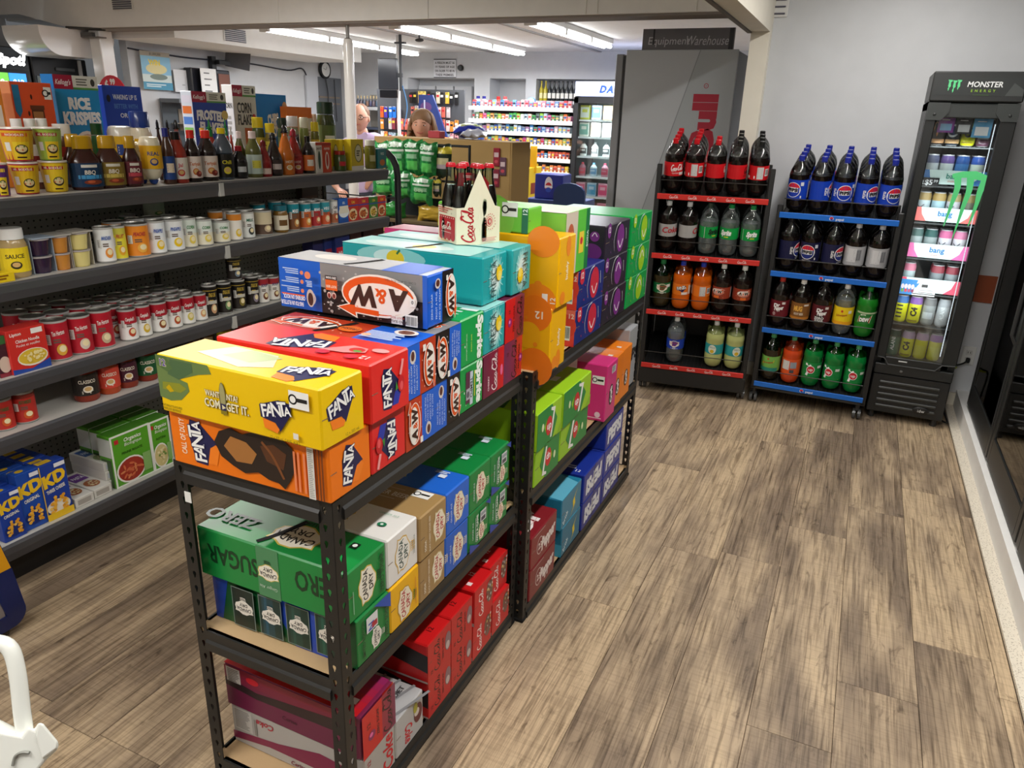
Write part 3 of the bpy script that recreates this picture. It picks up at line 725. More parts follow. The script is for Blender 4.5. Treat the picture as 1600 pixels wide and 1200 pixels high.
def coke_zero(F, up):
 e = F['end'](90); e.rect(0, 0, e.w, e.h, '#c9151b'); e.script(e.w*.5, e.h*.60, .028, '#1d1213', 0, 1.15); e.text('ZERO SUGAR', e.w*.5, e.h*.36, .008, '#3a0f10', 1)
 e.ell(e.w*.55, e.h*.14, .03, .016, '#8d6a72'); e.ell(e.w*.45, e.h*.15, .013, .01, '#c9b9b6'); e.text('12', e.w*.2, e.h*.85, .01, '#3a0f10', 1)
 p = F['front'](); p.poly([(.40, .035), (.40, .09), (.2, .122), (.0, .122), (.0, .1)], '#231d1d'); p.rect(.15, .0, .25, .006, '#b9aaa8')
 t = F['top'](); t.text('12', .37, .06, .016, '#5d0d10', 1, 90)
def coke_red(F, up):
 e = F['end'](90); e.rect(0, 0, e.w, e.h, '#cf161d'); e.script(e.w*.48, e.h*.64, .026, '#fdf4f2', 0, 1.2)
 e.ell(e.w*.55, e.h*.2, .038, .022, '#7c5a4d'); rr = random.Random(5 if up else 8)
 for _ in range(16): e.ell(e.w*rr.uniform(.3, .85), e.h*rr.uniform(.06, .36), .005, .004, rr.choice(['#d8b05a', '#c8c5c2', '#5b3a33', '#a33a2f', '#e3d8c8']), 8)
 p = F['front'](); p.rect(.34, .0, .06, .012, '#b7a9a6')
 t = F['top'](); t.text('12', .35, .075, .016, '#fbdcda', 1, 90); t.rect(.36, .02, .016, .016, '#f0dcdc')
def coke_cherryzero(F, up):
 coke_dark(F, False)
 e = F['end'](90); e.k = 30
 grad_rect(e, 0, 0, e.w, e.h*.42, '#7c2b52', '#a3203a', 5, True); grad_rect(e, 0, e.h*.42, e.w, e.h*.58, '#cf1b1d', '#d41a1b', 3, True)
 e.script(e.w*.52, e.h*.24, .034, '#2b1418', 0, 1.15); e.text('ZERO SUGAR', e.w*.55, e.h*.55, .009, '#40151b', 1); e.text('12', e.w*.66, e.h*.82, .013, '#5a1418', 1); e.ell(e.w*.4, e.h*.74, .013, .014, '#8c1f5d'); e.ell(e.w*.42, e.h*.76, .006, .007, '#ef6ab0')
 p = F['front'](); p.rect(0, 0, .40, .06, '#6f1f45'); grad_rect(p, 0, .06, .4, .062, '#6f1f45', '#8c1c34', 3, True); p.poly([(0, .085), (.1, .07), (.25, .085), (.4, .10), (.4, .06), (.25, .055), (.1, .05), (0, .06)], '#2d1c22'); p.rect(.006, .075, .045, .044, '#c9c5c0'); p.lines(.01, .112, .038, 8, .005, '#6b6865', 4, .5); p.ell(.09, .1, .02, .01, '#c4172a'); p.text('Cerise', .2, .03, .012, '#3b1026', 0)
 t = F['top'](); grad_rect(t, 0, 0, .4, t.h, '#c3181d', '#8b2660', 6, True); t.rect(.36, .03, .016, .018, '#f3e3e3')
def dietcherry(F, up):
 p = F['front'](); p.poly([(0, .012), (.12, .03), (.25, .03), (.4, .03), (.4, .075), (.28, .085), (.15, .055), (0, .035)], '#84204c'); p.rect(.008, .048, .06, .068, '#c9c6c2'); p.lines(.012, .108, .05, 12, .005, '#8b8884', 4, .5); p.text('Coke', .11, .095, .018, '#b52a3c', 1, 180, .2); p.text('Cerise', .21, .015, .012, '#7c2544', 1, 0, .2); p.rect(.075, .05, .008, .05, '#8b8884')
 e = F['end'](90); e.text('Coke', e.w*.5, e.h*.25, .04, '#d11f2c', 1, 0, .25, -.11); e.text('12', e.w*.78, e.h*.85, .013, '#b52a3c', 1); e.ell(e.w*.42, e.h*.8, .018, .015, '#a3195c'); e.ell(e.w*.45, e.h*.84, .008, .007, '#f06ab0')
 t = F['top'](); t.lines(.25, .1, .13, 2, .012, '#8f8d8c', 2)
def dietcoke(F, up):
 e = F['end'](90); e.text('Coke', e.w*.32, e.h*.55, .034, '#d11f2c', 1, 180, .25, -.06); e.ell(e.w*.55, e.h*.2, .03, .02, '#6d3434'); e.ell(e.w*.6, e.h*.25, .012, .012, '#d9d0c8'); e.ell(e.w*.75, e.h*.3, .016, .01, '#b5b13a')
 t = F['top']()
 for i in range(9): t.stroke([(.02+i*.045, 0), (.06+i*.045, t.h)], .008, '#8e8f91')
 t.rect(.35, .02, .016, .018, '#f6f6f4'); t.text('DIET', .35, .09, .014, '#4a4a4c', 1, 90)
def cd_zero(F, up):
 p = F['front'](180); p.text('ZERO', .08, .055, .05, '#08381d', 1, 0, 0, .12, 0, 0, 1.0); p.text('SUGAR', .315, .062, .045, '#08381d', 1, 0, 0, .15)
 p.rect(.182, 0, .062, p.h, '#4c8b5e'); a_cd(p, .213, .062, .055, 0, '#1d1d1b', '#d9c15a', '#f5efdf', '#123f25'); p.text('Ginger Ale', .213, .1, .008, '#c9dccd', 0)
 e = F['end'](90); a_cd(e, e.w*.5, e.h*.5, .085, 0, '#1d1d1b', '#d9c15a', '#f5efdf', '#0a3a20'); e.text('ZERO SUGAR', e.w*.5, e.h*.14, .014, '#0d4a2a', 1, 0, 0, .1); e.lines(.02, e.h*.88, .06, 1, .004, '#8fc39f')
 t = F['top'](); a_cd(t, .235, .07, .12, 180, '#1d1d1b', '#d9c15a', '#f5efdf', '#0a3a20'); t.rect(.362, .085, .02, .02, '#10241a'); t.ell(.372, .095, .006, .006, '#e8efe9'); t.text('ZERO', .05, .06, .04, '#06301a', 1, 180)
def cd_white(F, up):
 e = F['end'](90); a_cd(e, e.w*.5, e.h*.5, .085, 0, '#16423a', '#d9b04a', '#f2efe8', '#d9b04a'); e.text('ZERO SUGAR', e.w*.5, e.h*.15, .006, '#6b7a73', 0)
 t = F['top'](); a_cd(t, .22, .07, .12, 180, '#20312b', '#c2a23c', '#e9e7e0', '#c2a23c'); t.ell(.37, .055, .012, .009, '#1f7a52'); t.ell(.37, .055, .004, .004, '#e8efe9'); t.text('GINGER ALE', .36, .1, .007, '#7fb59a', 0, 0)
def cd_end(F, ground, ink, two=False):
 e = F['end'](90); a_cd(e, e.w*(.5 if not two else .3), e.h*.35 if two else e.h*.45, .078 if not two else .05, 0, ink, '#e8d9a8', '#f3ead2'); e.text('GINGER ALE', e.w*.5, e.h*.82, .007, '#dfe6ee', 0); e.lines(.02, e.h*.68, .08, 1, .003, '#dfe6ee')
 if two: e.rect(e.w*.55, e.h*.18, .036, .036, '#d6dadb'); e.rect(e.w*.58, e.h*.22, .012, .026, '#4a4d58'); e.rect(e.w*.72, e.h*.2, .01, .03, '#9aa3ad'); e.text('WIN A GAME', e.w*.5, e.h*.62, .01, '#f0f4ef', 1, 0, 0, .09)
 t = F['top'](); a_cd(t, .21, .07, .12, 180, ink, '#e3d08a', '#f3ead2', '#e8efe9'); t.rect(.35, .075, .022, .018, '#dfe9f6'); t.lines(.33, .105, .045, 2, .008, '#cfdff0', 3)
def cd_blue(F, up): cd_end(F, '#1d62cc', '#b71d2d')
def cd_green(F, up): cd_end(F, '#0c7f3c', '#b71d2d')
def cd_green2(F, up):
 cd_end(F, '#0c7f3c', '#b71d2d', True); e = F['end'](90); e.k = 28; e.poly([(0, e.h), (.03, e.h), (0, e.h*.5)], '#2446a8'); e.poly([(e.w-.02, 0), (e.w, 0), (e.w, e.h*.25)], '#2446a8')
def cd_tan(F, up):
 e = F['end'](90); a_cd(e, e.w*.5, e.h*.28, .08, 0, '#b71d2d', '#cdb781', '#f3ead2'); e.text('BLACK CHERRY GINGER BEER', e.w*.5, e.h*.68, .007, '#ece3d0', 0, 0, 0, .1); e.text('SODA', e.w*.3, e.h*.84, .008, '#ece3d0', 1)
 p = F['front'](); p.barcode(.345, .07, .04, .042, True); p.lines(.345, .055, .04, 3, .008, '#e0d6c2', 3, .5); p.rect(.365, .012, .022, .018, '#d9cdb5')
 t = F['top'](); t.text('GINGER BEER', .275, .075, .02, '#efe8da', 1, 0, 0, .13); t.lines(.2, .1, .12, 1, .004, '#d8b7a0'); t.lines(.2, .05, .12, 1, .004, '#d9cdb5'); t.health(.34, .085, .05, .034)
def cd_yellow(F, up):
 e = F['end'](90); a_cd(e, e.w*.42, e.h*.5, .085, 0, '#b71d2d', '#c99b2c', '#f3ead2', '#3c7a35'); e.lines(.02, e.h*.14, .08, 1, .004, '#e08a1e'); t = F['top'](); t.rect(.35, .05, .03, .03, '#e8e4c0')
def cd_cans(F, up):
 """window panel showing the cans inside"""
 p = F['front'](180); p.rect(0, 0, p.w, p.h, '#15572f'); p.poly([(.12, 0), (.25, 0), (.17, p.h), (.04, p.h)], '#2148b0'); p.poly([(p.w-.05, 0), (p.w, 0), (p.w, p.h), (p.w-.02, p.h)], '#2148b0')
 for i, (x, c) in enumerate(((.075, '#2b6c5a'), (.155, '#2a5d52'), (.232, '#245c77'), (.31, '#16201f'))):
  p.rect(x-.031, .012, .066, .106, '#7e8f8a'); grad_rect(p, x-.029, .014, .062, .102, '#0d2c25', c, 3); grad_rect(p, x+.01, .014, .023, .102, c, '#0d2c25', 3); a_cd(p, x, .062, .05, 0, '#1d1d1b', '#e9e6dd', '#efeae0', '#efeae0')
 p.ell(.02, .012, .011, .011, '#111111'); p.ell(.02, .012, .007, .007, '#e5e5e0')
 e = F['end'](90); a_cd(e, e.w*.3, e.h*.42, .05, 0, '#1d1d1b', '#f3f0ea', '#efeae0'); e.rect(e.w*.56, e.h*.4, .04, .042, '#dfe2e4'); e.text('N', e.w*.66, e.h*.6, .02, '#2350b5', 1); e.rect(e.w*.6, e.h*.42, .014, .02, '#b5333d'); e.text('LIMITED EDITION', e.w*.5, e.h*.82, .009, '#0a3c20', 1, 0, 0, .11); e.text('ZERO SUGAR', e.w*.5, e.h*.14, .011, '#0a3c20', 1, 0, 0, .1); e.poly([(e.w, 0), (e.w, e.h*.5), (e.w-.04, 0)], '#2350b5')
def bubly(F, up, ground, disc, face='smile', front=None, s=1):
 e = F['end'](); w, h = e.w, e.h
 e.ell(w*.62, h*.5, h*.36, h*.42, disc, 24)
 e.stroke([(w*.52, h*.45), (w*.62, h*.22), (w*.72, h*.45)] if up else [(w*.52, h*.52), (w*.62, h*.75), (w*.72, h*.52)], .006, '#f5f2f4')
 e.stroke([(w*.40, h*.16), (w*.35, h*.5), (w*.44, h*.88), (w*.58, h*.97)], [.001, .005], '#e8e8ea'); e.stroke([(w*.86, h*.4), (w*.83, h*.75)], .003, '#e8e8ea')
 e.ell(w*.14, h*.84, h*.18, h*.22, disc, 16); e.text('12', w*.13, h*.86, h*.16, '#f4f2f0', 1)
 droplets(e, 8, disc, 7, w*.1, w*.95, h*.1, h*.9, .004)
def bubly_blue(F, up):
 bubly(F, up, '', '#cf2740'); p = F['front'](); grad_rect(p, 0, 0, p.w, p.h, '#e83b33', '#f0796a', 5, True); p.ell(p.w-.03, .07, .035, .04, '#e0443a'); p.barcode(p.w-.05, .02, .035, .05); p.text('12', p.w-.015, .105, .016, '#f8d8d0', 1)
def bubly_purple(F, up): bubly(F, up, '', '#7d2f86'); p = F['front'](); p.ell(p.w-.05, .03, .04, .03, '#6a2a74'); p.ell(p.w-.04, .085, .018, .018, '#7d2f86'); p.stroke([(p.w-.05, .085), (p.w-.04, .098), (p.w-.03, .085)], .003, '#f0e0f0')
def bubly_green(F, up): bubly(F, up, '', '#a5d422')
def bubly_yellow(F, up):
 p = F['front'](0); w, h = p.w, p.h
 if up:
  p.text('bubly', w*.36, h*.60, .052, '#fbf3df', 1, 0, 0); p.ell(w*.82, h*.93, .05, .045, '#f58a1c'); p.ell(w*.78, h*.08, .06, .052, '#f58a1c'); p.ell(w*.78, h*.31, .013, .013, '#f28a1e'); p.ell(w*.62, h*.17, .005, .005, '#f0a01e')
  p.rect(w*.83, h*.08, .018, .024, '#f4efe4'); p.text('12', w*.95, h*.1, .016, '#fbead0', 1, 90); p.lines(w*.68, h*.03, .07, 1, .006, '#fbd9ae')
 else:
  p.ell(w*.80, h*.9, .055, .055, '#f07c1a'); p.text('12', w*.86, h*.88, .022, '#fbead0', 1, 180); p.ell(w*.73, h*.55, .042, .042, '#f2ae16'); p.ell(w*.57, h*.72, .012, .012, '#f08a1c'); p.ell(w*.82, h*.42, .007, .007, '#ef8a1c'); p.ell(w*.7, h*.82, .005, .005, '#ef8a1c')
  p.ell(w*.36, h*.36, .025, .03, '#fbf3df'); p.ell(w*.36, h*.36, .016, .02, '#f4b400'); p.rect(w*.36+.017, h*.16, .009, .06, '#fbf3df'); p.ell(w*.82, h*.06, .06, .06, '#f07c1a')
 e = F['end'](); e.ell(e.w*.55, e.h*(.85 if up else .14), .018, .03, '#f28a1c'); e.text('bubly', e.w*.5, e.h*.5, .018, '#fbf0d0', 1, 90); e.ell(e.w*.3, e.h*.12, .02, .02, '#f28a1c')
def limones(F, up):
 p = F['front'](); p.ell(p.w*.62, p.h*.5, .07, .07, '#84c64c'); p.poly([(0, 0), (p.w*.6, .0), (p.w*.6, .055), (p.w*.35, .03), (0, .02)], '#f1cb1c'); p.text('ones', p.w*.48, .02, .018, '#2d4d1c', 1); p.ell(p.w*.48, .05, .018, .016, '#cf2730'); p.text('8', p.w*.48, .05, .01, '#ffe9e0', 1)
 p.health(p.w*.72, .045, .05, .04); p.rect(p.w-.02, 0, .02, p.h, '#1c6b48'); p.text('12', p.w-.01, .06, .014, '#dff0e4', 1, 90)
def cocktail(F, up):
 e = F['end'](); w, h = e.w, e.h; e.rect(0, 0, w*.48, h, '#d8cbb8'); e.rect(w*.48, 0, w*.36, h, '#5cc53c'); e.rect(w*.84, 0, w*.16, h, '#157a3e')
 e.ell(w*.2, h*.62, .028, .04, '#c0603a'); e.ell(w*.25, h*.55, .018, .03, '#e0893b'); e.rect(w*.05, h*.1, w*.36, h*.3, '#8b3c2b'); e.ell(w*.3, h*.3, .02, .03, '#5da03c'); e.rect(w*.56, h*.3, w*.2, h*.35, '#f0d13a'); e.ell(w*.66, h*.5, .012, .012, '#cf2730'); e.text('SODA', w*.92, h*.5, .014, '#e8f4e8', 1, 90)
 t = F['top'](); t.poly([(0, 0), (t.w, 0), (t.w, .03), (0, .06)], '#b98b74')
def sevenup(F, up):
 e = F['end'](0 if up else 180); w, h = e.w, e.h; e.poly([(0, 0), (w*.42, 0), (w*.28, h*.5), (w*.5, h), (0, h)], '#0c8a3e'); e.poly([(w*.78, 0), (w, h*.3), (w, 0)], '#8fc41e'); e.poly([(w*.3, h*.05), (w*.62, 0), (w*.8, h*.5), (w*.55, h), (w*.4, h)], '#0c8a3e')
 e.poly([(w*.52, h*.92), (w*.7, h*.86), (w*.58, h*.1), (w*.52, h*.1), (w*.62, h*.78), (w*.52, h*.84)], '#f5f5f0'); e.ell(w*.46, h*.46, h*.2, h*.26, '#d3202c', 18); e.text('up', w*.46, h*.48, h*.2, '#ffffff', 1); e.ell(w*.2, h*.55, .01, .014, '#dff0b8')
 t = F['top'](); t.poly([(.0, 0), (.27, 0), (.24, t.h), (0, t.h)], '#0c6d34'); t.rect(.27, .1, .05, .05, '#f3f3f0'); t.ell(.24, .12, .03, .03, '#c2202c'); t.poly([(.18, .2), (.3, .22), (.25, .05), (.21, .05)], '#e9e9e6')
def crush(F, up):
 e = F['end'](90); e.ell(e.w*.38, e.h*.5, .038, .026, '#241a20'); e.text('Crush', e.w*.38, e.h*.5, .026, '#f6eef0', 2, 8, 0, .06); e.lines(.08, e.h*.85, .05, 1, .004, '#ffe6d8')
 t = F['top'](); t.ell(.2, .06, .06, .035, '#2a1c1c'); t.text('Crush', .2, .06, .035, '#f6eef0', 2, 10); t.rect(.36, .02, .02, .02, '#f6e9e2')
def crush_pink(F, up):
 p = F['front'](); w, h = p.w, p.h; p.health(w-.06, h*.66, .05, .034); p.ell(w-.03, h*.12, .012, .012, '#f0cfe0'); p.lines(w-.08, h*.05, .07, 1, .006, '#f6c9dd')
 e = F['end'](90); e.ell(e.w*.42, e.h*.5, .045, .024, '#241a20'); e.text('Crush', e.w*.42, e.h*.5, .024, '#f6eef0', 2, 8, 0, .07); e.barcode(e.w*.8, e.h*.2, .03, .05)
def pepsi_silver(F, up):
 e = F['end'](); e.text('PEPSI', e.w*.5, e.h*.55, .05, '#26262a', 2, 0, .1, -.2)
 t = F['top'](); t.lines(.2, .05, .06, 1, .01, '#4a4a4c')
def pepsi_blue(F, up):
 e = F['end'](0 if up else 180); e.text('PEPSI', e.w*.5, e.h*.5, .06, '#eef2fa', 2, 4, .12, -.19)
 e.stroke([(e.w*.44, 0), (e.w*.5, e.h*.4), (e.w*.46, e.h)], .007, '#0b0f2a') if not up else None
 t = F['top'](); t.lines(.25, .06, .1, 2, .018, '#c9d2ea', 4); t.text('12', .36, .03, .018, '#e8ecf6', 1); t.ell(.2, .06, .05, .03, '#b8303c'); t.ell(.2, .075, .05, .02, '#1e3fb0')
def drpepper(F, up):
 e = F['end'](); w, h = e.w, e.h; e.ell(w*.34, h*.48, .028, .034, '#e6d2d0'); e.ell(w*.34, h*.48, .025, .031, '#7c1a24'); e.text('23', w*.34, h*.48, .024, '#f3e6e2', 1); e.text('Pepper', w*.66, h*.52, .045, '#f3e6e2', 2, 10, .2, -.12); e.lines(w*.1, h*.92, .1, 1, .004, '#d9b4b2')
 t = F['top'](); t.text('Dr', .33, .1, .075, '#f4ecea', 2, 90, .1); t.lines(.36, .08, .003, 1, .1, '#d9b4b2')
 p = F['front'](); p.rect(p.w-.03, .02, .02, .04, '#f0e3df')
def brisk(F, up):
 p = F['front'](); w, h = p.w, p.h; p.rect(0, h*.0, w, h*.42, '#3aa3c6'); p.rect(w-.06, h*.42, .02, .02, '#e8e1c0')
 e = F['end'](); e.poly([(e.w*.45, .01), (e.w*.6, .04), (e.w*.56, .07), (e.w*.8, .11), (e.w*.66, .08), (e.w*.7, .05)], '#e9d02a'); e.text('brisk', e.w*.2, e.h*.3, .02, '#dff0f6', 1, 40)
 t = F['top'](); t.poly([(t.w*.55, .02), (t.w, .0), (t.w, t.h*.8), (t.w*.7, t.h)], '#62b6d2'); t.poly([(t.w*.45, .03), (t.w*.6, .02), (t.w*.62, t.h*.7), (t.w*.42, t.h*.9)], '#e5bf1c'); t.ell(t.w*.62, t.h*.45, .02, .016, '#c23a2c')
def pinkbox(F, up):
 p = F['front'](); p.rect(0, 0, .1, p.h, '#d8347a'); p.text('LIME', .2, .05, .02, '#e9a6c2', 1); p.ell(.05, .04, .02, .02, '#e7c9d6'); p.text('DIET', .04, .09, .012, '#f3d4e0', 1)

CART = []
def carton(style, desc, place, x1, y0, z0, lx, ly, lz, cols, up=True, rz=0, slot=None, front=None):
 """cardboard soda carton: x1 = aisle end, y0 = near side, z0 = underside"""
 b = MB(); hx, hy = lx/2, ly/2
 base = cols if isinstance(cols, list) else [cols]*6
 b.cbox(-hx, -hy, 0, hx, hy, lz, base, .0035)
 o = b.build('soda_carton', CARTON, loc=(x1-hx, y0+hy, z0), rot=rz)
 FB = {}
 def face(nm):
  def g(rot=0):
   if nm not in FB: FB[nm] = MB()
   return box_faces(FB[nm], -hx, -hy, 0, hx, hy, lz)[nm](rot)
  return g
 style({k: face(k) for k in ('front', 'end', 'left', 'top')}, up)
 for k, m_ in FB.items(): m_.build({'front': 'front_print', 'end': 'end_print', 'left': 'side_print', 'top': 'top_print'}[k], CARTON, o)
 if slot:
  s = MB(); q = P(s, flat((-hx, -hy, lz+.0008), (1, 0, 0), (0, 1, 0), (0, 0, 1)), lx, ly)
  q.stroke([(slot, ly*.08), (slot+.022, ly*.4), (slot+.045, ly*.92)], [.012, .016], '#0e0d0e'); s.build('handle_opening', MATTE, o)
 # seam of the end flaps
 s = MB(); s.box(hx-.0002, -hy*.96, lz*.5-.0007, hx+.0006, -hy*.96+ly*.14, lz*.5+.0007, '#7d6a58'); s.build('flap_seam', MATTE, o)
 tag(o, desc, 'soda carton', place, 'soda cartons on the black racks')
 CART.append(o); return o
W_, H_ = .127, .122
T1 = 'on the near rack'
A = .9
# --- near rack, top tier, lower layer
carton(fanta_orange, 'orange soda carton with dark paint splash, bottom front', T1, .006, -.012, A+.001, .408, .133, .121, '#f0780f', rz=.01)
carton(fanta_red, 'lower red strawberry soda carton behind the orange one', T1, .006, .127, A+.001, .4, .126, .121, '#df2a2a', up=False)
carton(aw_orange, 'lower rust and blue root beer carton', T1, .005, .255, A+.001, .4, .126, .121, '#bf3d1c', up=False)
carton(aw_black, 'lower black and blue root beer carton', T1, .004, .382, A+.001, .4, .122, .121, '#1f63d2', up=True)
carton(sprite, 'lower green lemon-lime carton with a purple prize panel', T1, .004, .506, A+.001, .4, .124, .121, '#0f9a45', up=False)
carton(coke_cherry, 'maroon to red cherry cola carton with white script', T1, .004, .632, A+.001, .4, .125, .121, '#7c1a3d')
carton(coke_dark, 'plum and orange-red cola carton with dark script, lower', T1, .003, .759, A+.001, .4, .122, .121, '#8c2246', up=False)
# --- second layer
B_ = A+.1225
carton(fanta_yellow, 'big yellow soda carton at the very front of the top layer', T1, .014, -.03, B_, .412, .127, .123, '#efc400', rz=-.012)
carton(fanta_red, 'upper red strawberry soda carton behind the yellow one', T1, .02, .112, B_, .4, .139, .128, '#e22b26')
carton(aw_orange, 'upper rust and blue root beer carton with printed blue top', T1, .008, .254, B_, .4, .126, .122, '#bf3d1c', slot=.15)
carton(aw_black, 'upper black and blue root beer carton beside the green carton', T1, .006, .382, B_, .4, .122, .121, '#231c1c', up=False)
carton(sprite, 'upper green lemon-lime carton with white lettering', T1, .004, .507, B_, .4, .124, .124, '#11a04a')
carton(fresca, 'lower teal grapefruit soda carton with white sunburst', T1, .004, .633, B_, .4, .124, .122, '#27a7a9')
carton(coke_dark, 'red and plum cola carton with dark script, upper', T1, .004, .759, B_, .4, .124, .122, '#6b2444')
# --- third layer
C_ = B_+.1285
carton(aw_zero, 'long grey and black root beer carton lying upside down on top', T1, -.018, .39, C_, .424, .118, .122, ['#1f63d2', '#b9c2cf', '#1f63d2', '#1f63d2', '#1f63d2', '#1f63d2'], slot=.19)
carton(fresca, 'nearer teal grapefruit soda carton in the top layer', T1, -.016, .66, C_-.003, .44, .142, .126, '#1fa3a6', slot=.2)
carton(fresca, 'farther teal grapefruit soda carton in the top layer', T1, .0, .806, C_-.003, .44, .122, .128, '#2ba9ab', up=False)
carton(pinkbox, 'magenta soda carton mostly hidden behind the teal cartons', 'on the far rack', -.24, .962, C_+.005, .28, .11, .118, '#a83058')

# --- near rack, middle tier
M_ = Z1[1]
carton(cd_cans, 'green carton with a window row of soda cans, bottom front', T1, .002, .052, M_+.001, .41, .127, .124, '#14803c', up=True)
carton(cd_zero, 'green zero-sugar ginger ale carton, upside-down lettering', T1, -.002, .035, M_+.126, .42, .14, .128, '#15893f', slot=.17)
carton(cd_yellow, 'yellow ginger ale carton between green and tan', T1, .002, .182, M_+.001, .4, .125, .122, '#f2b70e')
carton(cd_white, 'white ginger ale carton beside the green zero-sugar one', T1, .0, .178, M_+.126, .42, .128, .128, '#eceae6')
carton(cd_tan, 'lower tan ginger beer carton', T1, .002, .310, M_+.001, .4, .124, .122, '#a68657')
carton(cd_tan, 'upper tan ginger beer carton with white lettering on top', T1, .006, .308, M_+.124, .42, .127, .124, '#a98958')
carton(cd_blue, 'lower bright blue ginger ale carton', T1, .002, .437, M_+.001, .4, .124, .122, '#1d62cc')
carton(cd_blue, 'upper bright blue ginger ale carton', T1, .004, .437, M_+.124, .42, .126, .124, '#1f68d6')
carton(cd_green2, 'lower green ginger ale carton beside the blue one', T1, .002, .564, M_+.001, .4, .124, .122, '#10853f')
carton(cd_green, 'upper green ginger ale carton beside the blue one', T1, .003, .565, M_+.124, .42, .126, .124, '#10853f')
carton(cd_green2, 'lower green ginger ale carton at the far end', T1, .002, .69, M_+.001, .4, .124, .122, '#10853f')
carton(cd_green2, 'upper green ginger ale carton at the far end', T1, .002, .693, M_+.124, .42, .126, .124, '#10853f')
# --- near rack, bottom tier
D_ = Z1[2]
carton(dietcherry, 'silver and maroon diet cola carton on the bottom shelf', T1, .0, .06, D_+.001, .41, .128, .122, '#b4b1ae')
carton(coke_cherryzero, 'red and maroon cherry cola carton above the silver one', T1, -.004, .058, D_+.124, .41, .134, .126, '#7c2047')
carton(dietcoke, 'silver diet cola carton with slanted stripes', T1, .0, .192, D_+.001, .4, .13, .122, '#bcbdbe')
for k, y in enumerate((.345, .47)):
 st = coke_zero
 carton(st, 'lower red cola carton with black script, '+('nearer' if k == 0 else 'farther'), T1, .002, y+.0, D_+.001, .4, .122, .121, '#c4161b', up=False)
 carton(st, 'upper red cola carton with black script, '+('nearer' if k == 0 else 'farther'), T1, .004, y-.004, D_+.123, .4, .122, .123, '#cc181c')
for k, y in enumerate((.6, .73)):
 carton(coke_red, 'lower red cola carton with white script, '+('nearer' if k == 0 else 'farther'), T1, .002, y, D_+.001, .4, .122, .121, '#c8171c', up=False)
 carton(coke_red, 'upper red cola carton with white script, '+('nearer' if k == 0 else 'farther'), T1, .004 if k == 0 else -.01, y+.004, D_+.123, .4, .122, .123, '#d0181d')

# --- far rack
T2 = 'on the far rack'; E_ = Z2[0]; G_ = Z2[1]; K_ = Z2[2]
carton(bubly_yellow, 'lower yellow sparkling water carton standing upright', T2, .062, .957, E_+.001, .27, .125, .198, '#f4b60c', up=False)
carton(bubly_yellow, 'upper yellow sparkling water carton standing upright', T2, .075, .962, E_+.2005, .285, .13, .205, '#f3b400')
carton(bubly_blue, 'lower navy and red sparkling water carton', T2, .032, 1.25, E_+.001, .24, .285, .126, '#1a2a78')
carton(bubly_blue, 'upper navy and red sparkling water carton', T2, .034, 1.25, E_+.128, .24, .275, .13, '#1a2a78')
for k, nm in enumerate(('bottom', 'middle', 'top')):
 carton(bubly_purple, nm+' of three black and purple sparkling water cartons', T2, .031, 1.538 if k == 0 else 1.52, E_+.001+.1245*k, .36, .30, .124, '#2a2230', up=k != 1)
 carton(bubly_green, nm+' of three lime green sparkling water cartons', T2, .031, 1.852, E_+.001+.1245*k, .36, .30, .124, '#12a04a', up=k == 2)
carton(limones, 'green lime soda carton with yellow band behind the yellow ones', T2, -.03, .97, E_+.4075, .3, .1, .072, '#6fc23c')
carton(cocktail, 'green carton with a drinks picture on its end', T2, .036, 1.105, E_+.2625, .34, .215, .195, '#7ec850')
b = MB()
carton(lambda F, up: None, 'plain green carton underneath the picture carton', T2, -.02, 1.095, E_+.001, .3, .145, .258, '#3f9a3a')
carton(sevenup, 'lower near lime green soda carton with red spot', T2, .03, .957, G_+.001, .39, .21, .126, '#96cc22', up=False)
carton(sevenup, 'upper near lime green soda carton with red spot', T2, .034, .957, G_+.128, .39, .21, .13, '#a2d426')
carton(sevenup, 'lower far lime green soda carton with red spot', T2, .03, 1.178, G_+.001, .39, .28, .126, '#96cc22', up=False)
carton(sevenup, 'upper far lime green soda carton with red spot', T2, .036, 1.178, G_+.128, .39, .28, .13, '#a2d426')
carton(crush_pink, 'tall hot-pink soda carton standing beside the orange ones', T2, .055, 1.60, G_+.001, .25, .13, .235, '#d5317e')
carton(crush, 'nearer orange soda carton on the middle shelf', T2, .04, 1.74, G_+.001, .4, .125, .225, '#f08113')
carton(crush, 'farther orange soda carton on the middle shelf', T2, .036, 1.872, G_+.001, .4, .13, .225, '#f4861a')
carton(lambda F, up: F['front']().rect(.25, .08, .1, .03, '#5e3220'), 'white and brown carton behind the lime green stack', T2, -.06, 1.47, G_+.001, .3, .1, .262, '#d9d2ca')
carton(pepsi_silver, 'silver grey cola carton at the far end of the middle shelf', T2, .02, 2.006, G_+.001, .4, .128, .275, '#a3a6aa')
carton(drpepper, 'lower maroon cola carton on the bottom shelf', T2, .03, .96, K_+.001, .4, .23, .124, '#7c1a24', up=False)
carton(drpepper, 'upper maroon cola carton on the bottom shelf', T2, .03, .96, K_+.126, .4, .23, .126, '#851d27')
carton(brisk, 'lower teal iced tea carton beside the maroon ones', T2, .026, 1.27, K_+.001, .36, .2, .124, '#1f7494')
carton(brisk, 'upper teal iced tea carton beside the maroon ones', T2, .026, 1.25, K_+.126, .36, .21, .126, '#2380a2')
for k, y in enumerate((1.482, 1.735)):
 carton(pepsi_blue, 'lower navy cola carton, '+('nearer' if k == 0 else 'farther')+' column', T2, .03, y, K_+.001, .4, .245, .124, '#1b2f8e', up=False)
 carton(pepsi_blue, 'upper navy cola carton, '+('nearer' if k == 0 else 'farther')+' column', T2, .03, y, K_+.126, .4, .245, .126, '#1d3498', up=k == 1)
